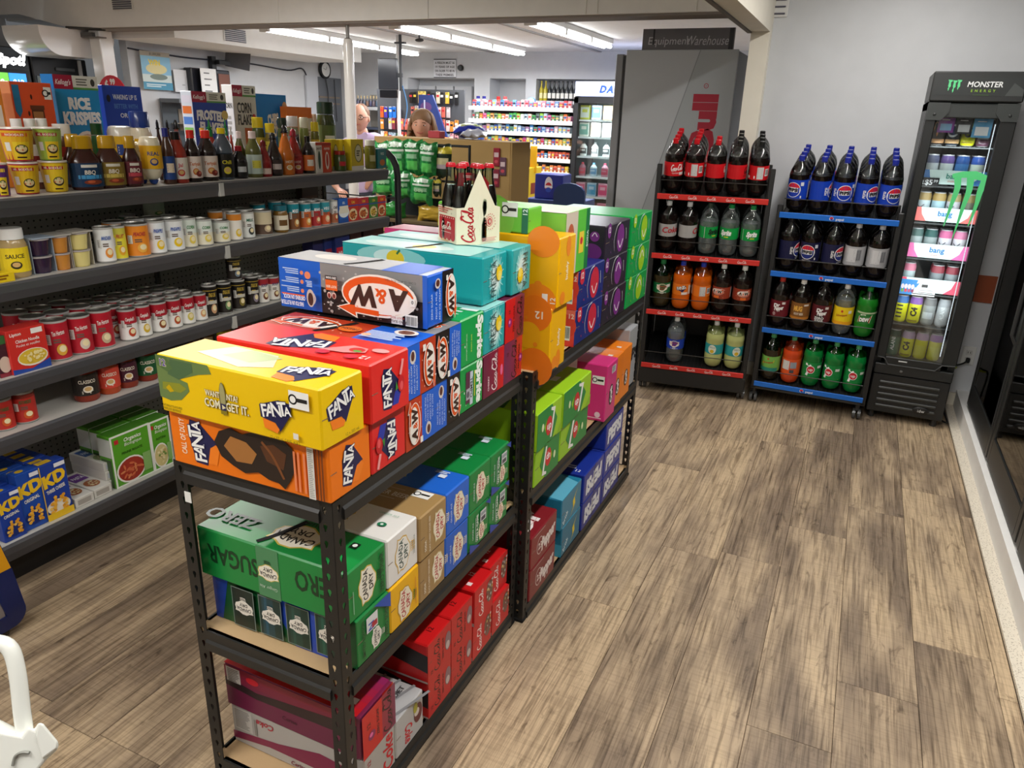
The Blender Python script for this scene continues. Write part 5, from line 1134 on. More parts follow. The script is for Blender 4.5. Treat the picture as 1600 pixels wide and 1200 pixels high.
GOODS = [
('cup', 0.508, -1.640, 1.325, 0.053, 0.103, '#f0e8e0', '#9a2a5a', '#5a2a7a', '#f2d040', '', 'purple and white noodle cup at the left edge, lower row'),
('cup', 0.600, -1.640, 1.325, 0.087, 0.102, '#f0e8e0', '#b81f3c', '#f0c21e', '#c8202c', 'MR. NOODLES', 'crimson noodle cup with yellow panel, lower row'),
('cup', 0.702, -1.640, 1.325, 0.088, 0.103, '#f0e8e0', '#d9b01c', '#f2cf2a', '#c8202c', 'MR. NOODLES', 'yellow noodle cup with red banner, lower row'),
('cup', 0.598, -1.640, 1.430, 0.100, 0.104, '#f0e8e0', '#bb2130', '#e8b41e', '#e05a1e', 'NOODLES', 'red noodle cup with orange banner, upper row'),
('cup', 0.699, -1.640, 1.429, 0.085, 0.106, '#f0e8e0', '#86a83a', '#a7c24a', '#b8283a', 'MR. NOODLES', 'green noodle cup in the upper row'),
('flask', 0.813, -1.640, 1.325, 0.093, 0.182, '#c79a1c', '#3a1613', '#14395e', '#4aa0d8', 'BBQ', 'barbecue sauce bottle with a blue label'),
('flask', 0.907, -1.640, 1.325, 0.086, 0.182, '#c79a1c', '#42201a', '#8d7428', '#d8c060', 'BBQ', 'barbecue sauce bottle with a gold label'),
('flask', 0.993, -1.640, 1.325, 0.058, 0.181, '#c79a1c', '#3a1613', '#6b2430', '#c84a58', 'BBQ', 'barbecue sauce bottle with a dark red label'),
('flask', 0.850, -1.750, 1.325, 0.068, 0.184, '#c79a1c', '#3a1613', '#14395e', '#4aa0d8', 'BBQ', 'barbecue sauce bottle in the second row'),
('jar', 0.676, -1.780, 1.325, 0.037, 0.232, '#f2f2f0', '#6a4030', '#e6e0d8', '#8a2a2a', '', 'small white-capped jar behind the noodle cups'),
('jar', 0.723, -1.780, 1.325, 0.038, 0.233, '#f2f2f0', '#6a4030', '#e6e0d8', '#8a2a2a', '', 'small white-capped jar behind the noodle cups'),
('jar', 0.765, -1.780, 1.325, 0.039, 0.234, '#f2f2f0', '#6a4030', '#e6e0d8', '#8a2a2a', '', 'small white-capped jar behind the noodle cups'),
('jar', 0.857, -1.800, 1.325, 0.063, 0.216, '#f2f2f0', '#6a4030', '#b7332c', '#f0e0d0', '', 'wide white-capped jar behind the green noodle cup'),
('jar', 1.020, -1.840, 1.325, 0.046, 0.218, '#1c4a2a', '#1c5a30', '#1c5a30', '#e0e0a0', '', 'dark green jar before the blue cereal boxes'),
('squeeze', 1.034, -1.670, 1.325, 0.028, 0.149, '#d8c79a', '#e7d9b0', '#e8dcc0', '#c09a30', '', 'cream coloured squeeze bottle behind the red barbecue sauce'),
('squeeze', 1.118, -1.810, 1.325, 0.091, 0.210, '#e8c228', '#f0ece2', '#e8b61e', '#2a4a9a', '', 'large white and yellow upside-down mayonnaise bottle'),
('mayo', 1.164, -1.760, 1.325, 0.080, 0.265, '#27418f', '#efe7cf', '#e8b41a', '#1d3a86', 'REAL', 'mayonnaise jar with a blue lid'),
('squeeze', 1.083, -1.690, 1.325, 0.049, 0.156, '#2a4a9a', '#efe3b6', '#e9bd2a', '#27418f', '', 'yellow mayonnaise bottle behind the upside-down one'),
('squeeze', 1.097, -1.640, 1.325, 0.073, 0.177, '#2e4fa0', '#f0e8cf', '#efb81d', '#1d3a86', 'REAL', 'upside-down mayonnaise squeeze bottle with blue cap'),
('soy', 1.162, -1.640, 1.325, 0.044, 0.209, '#2b2f80', '#4a2c1e', '#25468a', '#e8d8c0', '', 'brown sauce bottle with a blue cap and label'),
('soy', 1.218, -1.640, 1.325, 0.066, 0.195, '#1d1b1b', '#9a2f22', '#ece4dc', '#c02a38', 'Jal', 'red sauce bottle with black cap and white label'),
('hot', 1.261, -1.800, 1.325, 0.028, 0.235, '#1d1b1b', '#3a2420', '#6a4030', '#d0c0a0', '', 'black-capped bottle behind the brown sauce'),
('hot', 1.308, -1.800, 1.325, 0.025, 0.235, '#1d1b1b', '#3a2420', '#6a4030', '#d0c0a0', '', 'black-capped bottle behind the brown sauce'),
('hot', 1.344, -1.780, 1.325, 0.045, 0.236, '#1d1b1b', '#b06a58', '#b06a58', '#e8d0c0', '', 'pink sauce bottle with a black cap'),
('soy', 1.290, -1.640, 1.325, 0.059, 0.201, '#e0352a', '#231512', '#eddfd8', '#c86a28', 'Teriyaki', 'teriyaki bottle with red cap and white label'),
('soy', 1.375, -1.640, 1.325, 0.071, 0.200, '#e0352a', '#231512', '#eddfd8', '#c86a28', 'Teriyaki', 'teriyaki bottle with red cap and white label'),
('soy', 1.455, -1.760, 1.325, 0.036, 0.206, '#e8b020', '#231512', '#eddfd8', '#c86a28', '', 'yellow-capped sauce bottle behind the teriyaki bottles'),
('tall', 1.465, -1.640, 1.325, 0.075, 0.209, '#e8d020', '#4c5560', '#1e1c1a', '#e0d030', 'Chili', 'tall grey sauce bottle with yellow cap and black label'),
('soy', 1.546, -1.640, 1.325, 0.059, 0.136, '#a8222c', '#17100f', '#1d1918', '#c8ccd0', '', 'small soy sauce dispenser with a red cap'),
('soy', 1.619, -1.710, 1.325, 0.044, 0.194, '#ecd9d6', '#5b5a2c', '#5b5a2c', '#d0c860', '', 'olive green sauce bottle with pink-white cap'),
('soy', 1.638, -1.640, 1.325, 0.063, 0.196, '#ecd9d6', '#5e5f30', '#b9c8c0', '#d8d050', '', 'olive green sauce bottle with pink-white cap'),
('sri', 1.551, -1.810, 1.325, 0.045, 0.239, '#1f7a3c', '#b03022', '#b03022', '#f0e8e0', '', 'red chili sauce bottle with a green nozzle'),
('sri', 1.636, -1.810, 1.325, 0.028, 0.245, '#1f7a3c', '#b03022', '#b03022', '#f0e8e0', '', 'red chili sauce bottle with a green nozzle'),
('soy', 1.617, -1.770, 1.325, 0.014, 0.210, '#d8d8d4', '#a8392c', '#e8e0d8', '#b03022', '', 'red sauce bottle with a white cap'),
('hot', 1.700, -1.640, 1.325, 0.060, 0.158, '#7a1a1e', '#8e2222', '#8e2222', '#e0c8c0', '', 'deep red hot sauce bottle'),
('hot', 1.769, -1.640, 1.325, 0.066, 0.190, '#1c1616', '#231a19', '#3a2a2a', '#d0c0c0', '', 'black sauce bottle with a pale label'),
('hot', 1.852, -1.640, 1.325, 0.069, 0.223, '#201a18', '#c96a1e', '#c96a1e', '#f0e0c8', 'HOT', 'orange hot sauce bottle with black nozzle'),
('hot', 1.936, -1.660, 1.325, 0.070, 0.206, '#a02838', '#9b2a22', '#a63030', '#f0d8d0', 'HOT', 'tall red hot sauce bottle'),
('soy', 1.999, -1.640, 1.325, 0.051, 0.174, '#211c1b', '#1f1816', '#d06a28', '#e8e0d8', '', 'black steak sauce bottle with an orange label'),
('soy', 2.025, -1.730, 1.325, 0.036, 0.178, '#211c1b', '#1f1816', '#c8c4b8', '#e8e0d8', '', 'black sauce bottle behind the tall red one'),
('jar', 1.886, -1.840, 1.325, 0.058, 0.253, '#e5cf2a', '#4f5a26', '#c8b23a', '#3c5a2a', '', 'pickle jar with a yellow lid'),
('jar', 1.907, -1.790, 1.325, 0.049, 0.227, '#e5cf2a', '#8a7a2a', '#d0c040', '#3c5a2a', '', 'pickle jar with a yellow lid'),
('jar', 2.030, -1.820, 1.325, 0.049, 0.254, '#2c3a33', '#5a6a3a', '#7a8a5a', '#c8d0a0', '', 'olive jar with a dark lid'),
('jar', 2.100, -1.810, 1.325, 0.061, 0.262, '#eceae6', '#8f9470', '#e4e0d4', '#5a7a4a', '', 'pale relish jar with a white lid'),
('jar', 2.167, -1.800, 1.325, 0.046, 0.258, '#e2e0c8', '#86904a', '#86904a', '#d8d8a0', '', 'green pickle jar with a cream lid'),
('jar', 2.212, -1.770, 1.325, 0.043, 0.237, '#d9c52c', '#6a6a2c', '#c8a838', '#6a2a2a', '', 'pickle jar with a yellow lid'),
('jar', 2.558, -1.940, 1.325, 0.104, 0.341, '#2a3a2c', '#3b4520', '#5a6a3a', '#e8e8e4', '', 'giant dark pickle jar towering over the others'),
('box', 2.049, -1.640, 1.325, 0.049, 0.146, 'tabasco_w', '#ddd8d0', 'white boxed pepper sauce'),
('box', 2.109, -1.640, 1.325, 0.070, 0.143, 'tabasco_o', '#c8431f', 'orange boxed pepper sauce'),
('jar', 2.254, -1.640, 1.325, 0.062, 0.100, '#a8322c', '#4a5c2c', '#4a5c2c', '#c8303a', '', 'short green salsa jar with a red lid'),
('box', 2.256, -1.700, 1.325, 0.061, 0.155, 'mustard', '#e0c82c', 'yellow mustard carton beside the green salsa'),
('box', 2.297, -1.680, 1.325, 0.023, 0.155, 'mustard', '#e0c82c', 'yellow mustard carton beside the green salsa'),
('box', 2.365, -1.640, 1.325, 0.110, 0.157, 'mustard', '#d9c028', 'yellow mustard carton beside the green salsa'),
('jar', 2.522, -1.640, 1.325, 0.062, 0.151, '#e8e6dc', '#6d6a22', '#6d6a22', '#b8b48a', '', 'tall green relish jar with a white cap'),
('box', 2.592, -1.640, 1.325, 0.082, 0.105, 'teal', '#2f7f86', 'small teal box at the end of the top shelf'),
('cereal', 2.196, -2.060, 1.325, 0.248, 0.365, 'chips', '#1c82d6', 'bright blue cookie cereal box'),
('cereal', 1.726, -2.000, 1.325, 0.205, 0.357, 'frosted', '#2747a8', 'royal blue corn flakes box with frosted lettering'),
('cereal', 1.993, -2.040, 1.325, 0.157, 0.398, 'corn', '#d8d2c8', 'tall beige corn flakes box'),
('cereal', 1.315, -2.060, 1.325, 0.185, 0.362, 'oreo', '#2247b0', 'dark blue wake-up slogan cereal box'),
('cereal', 1.066, -2.000, 1.325, 0.184, 0.388, 'rice', '#2090cc', 'sky blue rice cereal box'),
('cereal', 0.844, -1.940, 1.325, 0.154, 0.353, 'reese', '#e8582a', 'orange peanut butter cereal box'),
('cereal', 0.681, -1.890, 1.325, 0.047, 0.341, 'orange', '#e88a2a', 'orange cereal box cut by the left edge'),
('box', 2.350, -2.000, 1.325, 0.201, 0.308, 'cracker', '#e87a2a', 'orange and white cracker carton behind the jars'),
('jar', 2.412, -1.940, 1.325, 0.028, 0.275, '#c8a890', '#6a2a22', '#6a2a22', '#c8a890', '', 'slim dark red jar beside the giant pickle jar'),
('mayo', 0.506, -1.630, 1.065, 0.086, 0.159, '#efefec', '#b39a68', '#f0d41e', '#3a3416', 'SAUCE', 'apple sauce jar with white lid and yellow label'),
('box', 0.429, -1.610, 1.065, 0.062, 0.030, 'yellow', '#e8c820', 'flat yellow packet at the shelf edge'),
('pack', 0.590, -1.630, 1.065, 0.079, 0.121, '#33203a', '#241a3c', '#9aa8b8', 'four-pack of purple jelly cups in a sleeve'),
('pack', 0.660, -1.630, 1.065, 0.062, 0.122, '#c8863a', '#c07a30', '#b0aca4', 'four-pack of orange fruit cups in a sleeve'),
('pack', 0.734, -1.630, 1.065, 0.079, 0.125, '#e2d48a', '#d8c878', '#b5b0a6', 'four-pack of yellow custard cups in a sleeve'),
('can', 0.833, -1.630, 1.065, 0.067, 0.128, '#eef0ee', '#f0f0ee', 0.5, '#e8923a', 'MANDARIN', 'white fruit can with blue badge and red stripe', '#3a62b0'),
('can', 0.894, -1.640, 1.065, 0.056, 0.125, '#c9c24a', '#e8d93a', 0.75, '#e9a82a', 'FRUIT', 'yellow fruit cocktail can', '#b8323a'),
('can', 0.979, -1.630, 1.065, 0.091, 0.125, '#e0dcd2', '#e88a1e', 0.95, '#f0b048', 'PEACHES', 'orange and white peach can', '#b8323a'),
('can', 1.060, -1.630, 1.065, 0.071, 0.128, '#e9eef2', '#eef0f0', 0.5, '#f0c81e', 'PINEAPPLE', 'white pineapple can with a yellow picture', '#2c58b0'),
('can', 1.147, -1.630, 1.065, 0.083, 0.125, '#eef0f0', '#eef0f0', 0.5, '#f0c81e', 'PINEAPPLE', 'white pineapple can with a yellow picture', '#2c58b0'),
('can', 1.226, -1.640, 1.065, 0.064, 0.122, '#dfe8df', '#ece6cf', 0.5, '#e8cf5a', 'CORN', 'white and green corn can', '#2a8040'),
('can', 1.300, -1.630, 1.065, 0.071, 0.110, '#e4ebe4', '#ece6cf', 0.5, '#e8cf5a', 'CORN', 'white and green corn can', '#2a8040'),
('can', 1.396, -1.630, 1.065, 0.074, 0.094, '#e4ebe4', '#ece6cf', 0.5, '#e8cf5a', 'CORN', 'white and green corn can', '#2a8040'),
('can', 1.472, -1.630, 1.065, 0.064, 0.121, '#d9862e', '#efe9df', 0.72, '#e8c23a', '', 'white can with an orange top', '#ffffff'),
('can', 1.549, -1.630, 1.065, 0.064, 0.117, '#e8ebe6', '#dfe2de', 0.5, '#3a3f40', 'MILK', 'white milk can with a dark picture', '#2a6a52'),
('can', 1.657, -1.630, 1.065, 0.085, 0.113, '#d8c9a8', '#5a4436', 0.45, '#c8b090', '', 'brown and cream mushroom can', '#ffffff'),
('jar', 1.770, -1.630, 1.065, 0.069, 0.125, '#2a6a7a', '#7a5a24', '#e8dfc8', '#6a4a24', '', 'amber jar with a cream label'),
('can', 1.853, -1.630, 1.065, 0.064, 0.133, '#1f8a9a', '#7a4a2a', 0.62, '#c88a4a', 'MIXED', 'teal and brown bean can', '#ffffff'),
('can', 1.940, -1.630, 1.065, 0.064, 0.126, '#1f8a9a', '#c9622a', 0.66, '#e0a050', 'BEANS', 'teal and orange bean can', '#ffffff'),
('can', 2.013, -1.630, 1.065, 0.064, 0.123, '#1f8a9a', '#b02a30', 0.66, '#d06a50', 'BEANS', 'teal and red bean can', '#ffffff'),
('can', 2.087, -1.630, 1.065, 0.064, 0.123, '#3a9aa8', '#d0552a', 0.55, '#e8b090', 'VEG', 'teal, white and orange can', '#ffffff'),
('can', 2.155, -1.630, 1.065, 0.045, 0.120, '#e6e2de', '#a86a4a', 0.45, '#c04a2a', 'CHEF', 'white and rust coloured can', '#2a2a3a'),
('box', 2.213, -1.630, 1.065, 0.074, 0.124, 'salt', '#2a63b8', 'blue and white salt box'),
('box', 2.295, -1.630, 1.065, 0.087, 0.119, 'uni_r', '#c23a2a', 'red rice mix box beside the salt'),
('box', 2.389, -1.630, 1.065, 0.097, 0.116, 'uni_r', '#b8323a', 'red rice mix box beside the salt'),
('box', 2.483, -1.630, 1.065, 0.081, 0.113, 'uni_g', '#3f7a36', 'green pasta mix box'),
('box', 2.562, -1.630, 1.065, 0.079, 0.112, 'uni_r', '#c23a2a', 'last red rice mix box at the shelf end'),
('can', 1.324, -1.930, 1.153, 0.086, 0.070, '#b8c4b0', '#c8ccb8', 0.5, '#5a8a4a', '', 'green and white can stacked at the back', '#ffffff'),
('can', 1.176, -1.930, 1.065, 0.064, 0.115, '#2a5a3a', '#d0d4c0', 0.5, '#5a8a4a', '', 'dark green can at the back', '#ffffff'),
('can', 1.774, -1.770, 1.150, 0.072, 0.041, '#1f8a9a', '#2a8a9a', 0.5, '#6a4a2a', '', 'teal can lying on the mushroom cans', '#ffffff'),
('box', 2.364, -1.970, 1.065, 0.136, 0.160, 'brownbox', '#4a3a2a', 'dim brown box at the back of the second shelf'),
('box', 0.382, -1.630, 0.755, 0.038, 0.138, 'soupbox2', '#4a2430', 'dark soup mix box cut by the left edge'),
('box', 0.465, -1.620, 0.755, 0.130, 0.149, 'lipton', '#d2302c', 'red chicken noodle soup mix box'),
('can', 0.596, -1.630, 0.755, 0.084, 0.143, '#c01f32', '#b82030', 0.5, '#e0a840', 'Tim Hortons', 'big red soup can with a bowl picture', '#f6e8e4'),
('can', 0.684, -1.630, 0.755, 0.084, 0.140, '#c01f32', '#b82030', 0.5, '#d8c8b8', 'Tim Hortons', 'big red soup can with a bowl picture', '#f6e8e4'),
('can', 0.771, -1.630, 0.755, 0.084, 0.142, '#c01f32', '#b82030', 0.5, '#c8b090', 'Tim Hortons', 'big red soup can with a bowl picture', '#f6e8e4'),
('can', 0.879, -1.630, 0.755, 0.067, 0.123, '#b31f30', '#f0eeea', 0.55, '#c0452a', "Campbell's", 'red and white soup can in front', '#f8f0ec'),
('can', 0.944, -1.630, 0.755, 0.062, 0.125, '#b31f30', '#f0eeea', 0.55, '#d8b43a', "Campbell's", 'red and white soup can in front', '#f8f0ec'),
('can', 1.021, -1.630, 0.755, 0.070, 0.122, '#b31f30', '#f0eeea', 0.55, '#8a4a2a', "Campbell's", 'red and white soup can in front', '#f8f0ec'),
('can', 1.093, -1.630, 0.755, 0.064, 0.121, '#b31f30', '#f0eeea', 0.55, '#b8502a', "Campbell's", 'red and white soup can in front', '#f8f0ec'),
('can', 1.161, -1.630, 0.755, 0.064, 0.120, '#b31f30', '#f0eeea', 0.55, '#d8c860', "Campbell's", 'red and white soup can in front', '#f8f0ec'),
('can', 1.228, -1.630, 0.755, 0.060, 0.117, '#b31f30', '#f0eeea', 0.55, '#d8a070', "Campbell's", 'red and white soup can in front', '#f8f0ec'),
('can', 1.289, -1.630, 0.755, 0.061, 0.143, '#1c1a18', '#2a2420', 0.5, '#d0a078', 'STAGG CHILI', 'black and gold chili can in front', '#d8b84a'),
('can', 1.371, -1.630, 0.755, 0.064, 0.139, '#1c1a18', '#2a2420', 0.5, '#7a9a6a', 'STAGG CHILI', 'black and gold chili can in front', '#d8b84a'),
('can', 1.455, -1.630, 0.755, 0.066, 0.136, '#1c1a18', '#2a2420', 0.5, '#8a7a3a', 'STAGG CHILI', 'black and gold chili can in front', '#d8b84a'),
('can', 1.541, -1.630, 0.755, 0.063, 0.138, '#1c1a18', '#2a2420', 0.5, '#8a8090', 'STAGG CHILI', 'black and gold chili can in front', '#d8b84a'),
('can', 1.448, -1.635, 0.891, 0.064, 0.106, '#1c1a18', '#2a2420', 0.5, '#7a8a9a', 'STAGG CHILI', 'black and gold chili can stacked on top of another', '#d8b84a'),
('can', 1.605, -1.630, 0.755, 0.064, 0.122, '#a82a34', '#ece8e2', 0.7, '#7a4a34', 'SOUP', 'white soup can with dark red rim beside the chili', '#3a4a7a'),
('can', 1.677, -1.630, 0.755, 0.064, 0.113, '#a82a34', '#ece8e2', 0.7, '#7a4a34', 'SOUP', 'white soup can with dark red rim beside the chili', '#3a4a7a'),
('box', 2.190, -1.630, 0.755, 0.124, 0.267, 'minute', '#24306a', 'navy rice box with a red panel'),
('box', 2.096, -1.650, 0.755, 0.062, 0.264, 'minute2', '#24306a', 'navy rice box beside the red-panelled one'),
('box', 2.026, -1.660, 0.755, 0.080, 0.257, 'minute2', '#2a2a58', 'navy rice box beside the red-panelled one'),
('box', 2.375, -1.680, 0.755, 0.102, 0.247, 'brownbox', '#5a2a24', 'dark red box at the end of the third shelf'),
('box', 2.546, -1.680, 0.755, 0.197, 0.250, 'brownbox', '#4a2420', 'wide dark box at the end of the third shelf'),
('can', 0.368, -1.640, 0.568, 0.068, 0.110, '#b82a24', '#c0322a', 0.5, '#d05a28', 'BOYARDEE', 'red pasta can with a cream badge cut by the edge', '#2a6a3a'),
('can', 0.444, -1.640, 0.568, 0.075, 0.113, '#8a2a20', '#c0322a', 0.8, '#d05a28', 'BOYARDEE', 'red pasta can with a cream badge', '#2a6a3a'),
('sauce', 0.682, -1.640, 0.568, 0.089, 0.158, '#5a2018', '#8a2f1c', '#2a2420', '#efe6d4', 'CLASSICO', 'pasta sauce jar with a black label'),
('sauce', 0.773, -1.640, 0.568, 0.080, 0.158, '#5a2018', '#b8481f', '#d84a38', '#efe6d4', 'CLASSICO', 'pasta sauce jar with a salmon red label'),
('sauce', 0.853, -1.640, 0.568, 0.079, 0.158, '#5a2018', '#8a2f1c', '#4a1f30', '#efe6d4', 'CLASSICO', 'pasta sauce jar with a plum label'),
('sauce', 0.947, -1.640, 0.568, 0.086, 0.158, '#5a2018', '#8a2f1c', '#1f5a34', '#efe6d4', 'CLASSICO', 'pasta sauce jar with a green label'),
('sauce', 1.356, -1.640, 0.568, 0.063, 0.158, '#3a2a1a', '#8a5a20', '#d8c02a', '#2a5a2a', 'PRINCE', 'pasta sauce jar with a yellow label, half hidden'),
('sauce', 1.477, -1.640, 0.568, 0.072, 0.158, '#9a1a28', '#a02030', '#a8202c', '#e8d0c8', '', 'red jar half hidden behind the soda cartons'),
('sauce', 1.313, -1.700, 0.568, 0.065, 0.158, '#3a2a1a', '#4a2a18', '#5a3a22', '#c8b090', '', 'dark sauce jar, half hidden'),
('sauce', 1.236, -1.700, 0.568, 0.044, 0.158, '#2a1a12', '#3a2418', '#4a3422', '#c8b090', '', 'dark sauce jar, half hidden'),
('box', 0.298, -1.620, 0.190, 0.076, 0.183, 'kd', '#1c3f9e', 'blue macaroni box with white panel, front of its row'),
('box', 0.379, -1.630, 0.190, 0.079, 0.217, 'kd', '#1c4ba8', 'blue macaroni box of original flavour, front of its row'),
('box', 0.467, -1.630, 0.190, 0.100, 0.216, 'kd2', '#1f3f9a', 'blue and yellow macaroni box, front of its row'),
('box', 0.789, -1.630, 0.190, 0.180, 0.219, 'organic', '#5aa52a', 'green pasta box with a red bowl, front row'),
('box', 0.926, -1.630, 0.190, 0.098, 0.217, 'organic2', '#5aa52a', 'green pasta box with a pale bowl, front row'),
]
for g in GOODS:
 k, y, x, z, w, h = g[:6]; r = g[6:]; z += .0008
 if k == 'can': can(y, x, z, w, h, *r)
 elif k == 'box': g_box(r[0], y, x, z, w, h, r[1], r[2], .045 if r[0] not in ('organic', 'organic2', 'minute', 'minute2', 'lipton') else .07)
 elif k == 'cereal': cereal(r[0], y, x, z, w, h, r[1], r[2])
 elif k == 'pack': cuppack(y, x, z, w, h, *r)
 else: vessel(k, y, x, z, w, h, *r)
# rows standing behind the front ones
RN = ('second', 'third', 'fourth')
def rows(sel, n, pitch, what):
 for g in [g for g in GOODS if g[0] == 'can' and sel(g)]:
  for k in range(n):
   can(g[1]+.004*((k*7) % 3-1), g[2]-(k+1)*pitch, g[3]+.0008, *g[4:11], what+', '+RN[k]+' row', *g[12:])
rows(lambda g: g[3] == .755 and g[11].startswith('red and white'), 3, .079, 'red and white soup can')
rows(lambda g: g[3] == .755 and g[11].startswith('big red'), 2, .104, 'big red soup can')
rows(lambda g: g[3] == .755 and g[11].startswith('white soup'), 2, .08, 'white and dark red soup can')
rows(lambda g: g[3] == 1.065 and g[2] > -1.7 and g[1] > .95, 1, .105, 'can')
for i, (nm, y, w, h, art, c) in enumerate((('left', .298, .086, .183, 'kd', '#1c3f9e'), ('middle', .38, .09, .2, 'kd', '#1c4ba8'), ('right', .466, .085, .205, 'kd2', '#1f3f9a'))):
 for k in range(4): g_box(art, y+.004, -1.63-.049*(k+1), .1908, w, h, c, 'blue macaroni box, %s row, %s from the front' % (nm, ('second', 'third', 'fourth', 'fifth')[k]))
for i, (y, art) in enumerate(((.789, 'organic'), (.926, 'organic2'))):
 for k in range(2): g_box(art, y+.0, -1.63-.075*(k+1), .1908, .125 if i else .13, .217, '#5aa52a', 'green pasta box, %s row, %s from the front' % (('near', 'far')[i], ('second', 'third')[k]), .07)
def catelli(x, y, z, desc, c='#3a5aa0', rz=PI/2):
 w, d, h = .075, .2, .036; b = MB(); b.cbox(-w/2, 0, 0, w/2, d, h, '#d6d3cc', .0015); o = b.build('grocery_box', CARTON, loc=(x, y, z), rot=rz)
 a = MB(); F = box_faces(a, -w/2, 0, 0, w/2, d, h); t = F['top'](); t.rect(w*.1, d*.55, w*.75, d*.35, c); t.text('PASTA', w*.5, d*.72, .022, '#eef0f4', 1, 0, 0, w*.6); t.ell(w*.5, d*.3, w*.36, d*.16, '#8a9a6a' if c[1] == '3' else '#9a5a34'); droplets(t, 12, '#d8d0a8', 3, w*.25, w*.75, d*.2, d*.4, .005)
 p = F['front'](); p.rect(w*.12, h*.2, w*.72, h*.55, '#a8a29a' if z < .2 else '#c0c4d0'); a.build('printed_artwork', CARTON, o); tag(o, desc, 'box', 'on the lowest gondola shelf', 'boxed groceries')
catelli(-1.63, .565, .1908, 'flat white pasta box with purple print, left of two', '#6a3a8a'); catelli(-1.635, .645, .1908, 'flat white pasta box with purple print, right of two', '#6a3a8a')
for k in range(3): catelli(-1.655-.004*k, .72, .1908+.037*k, ('bottom', 'middle', 'top')[k]+' flat white pasta box of the blue stack')
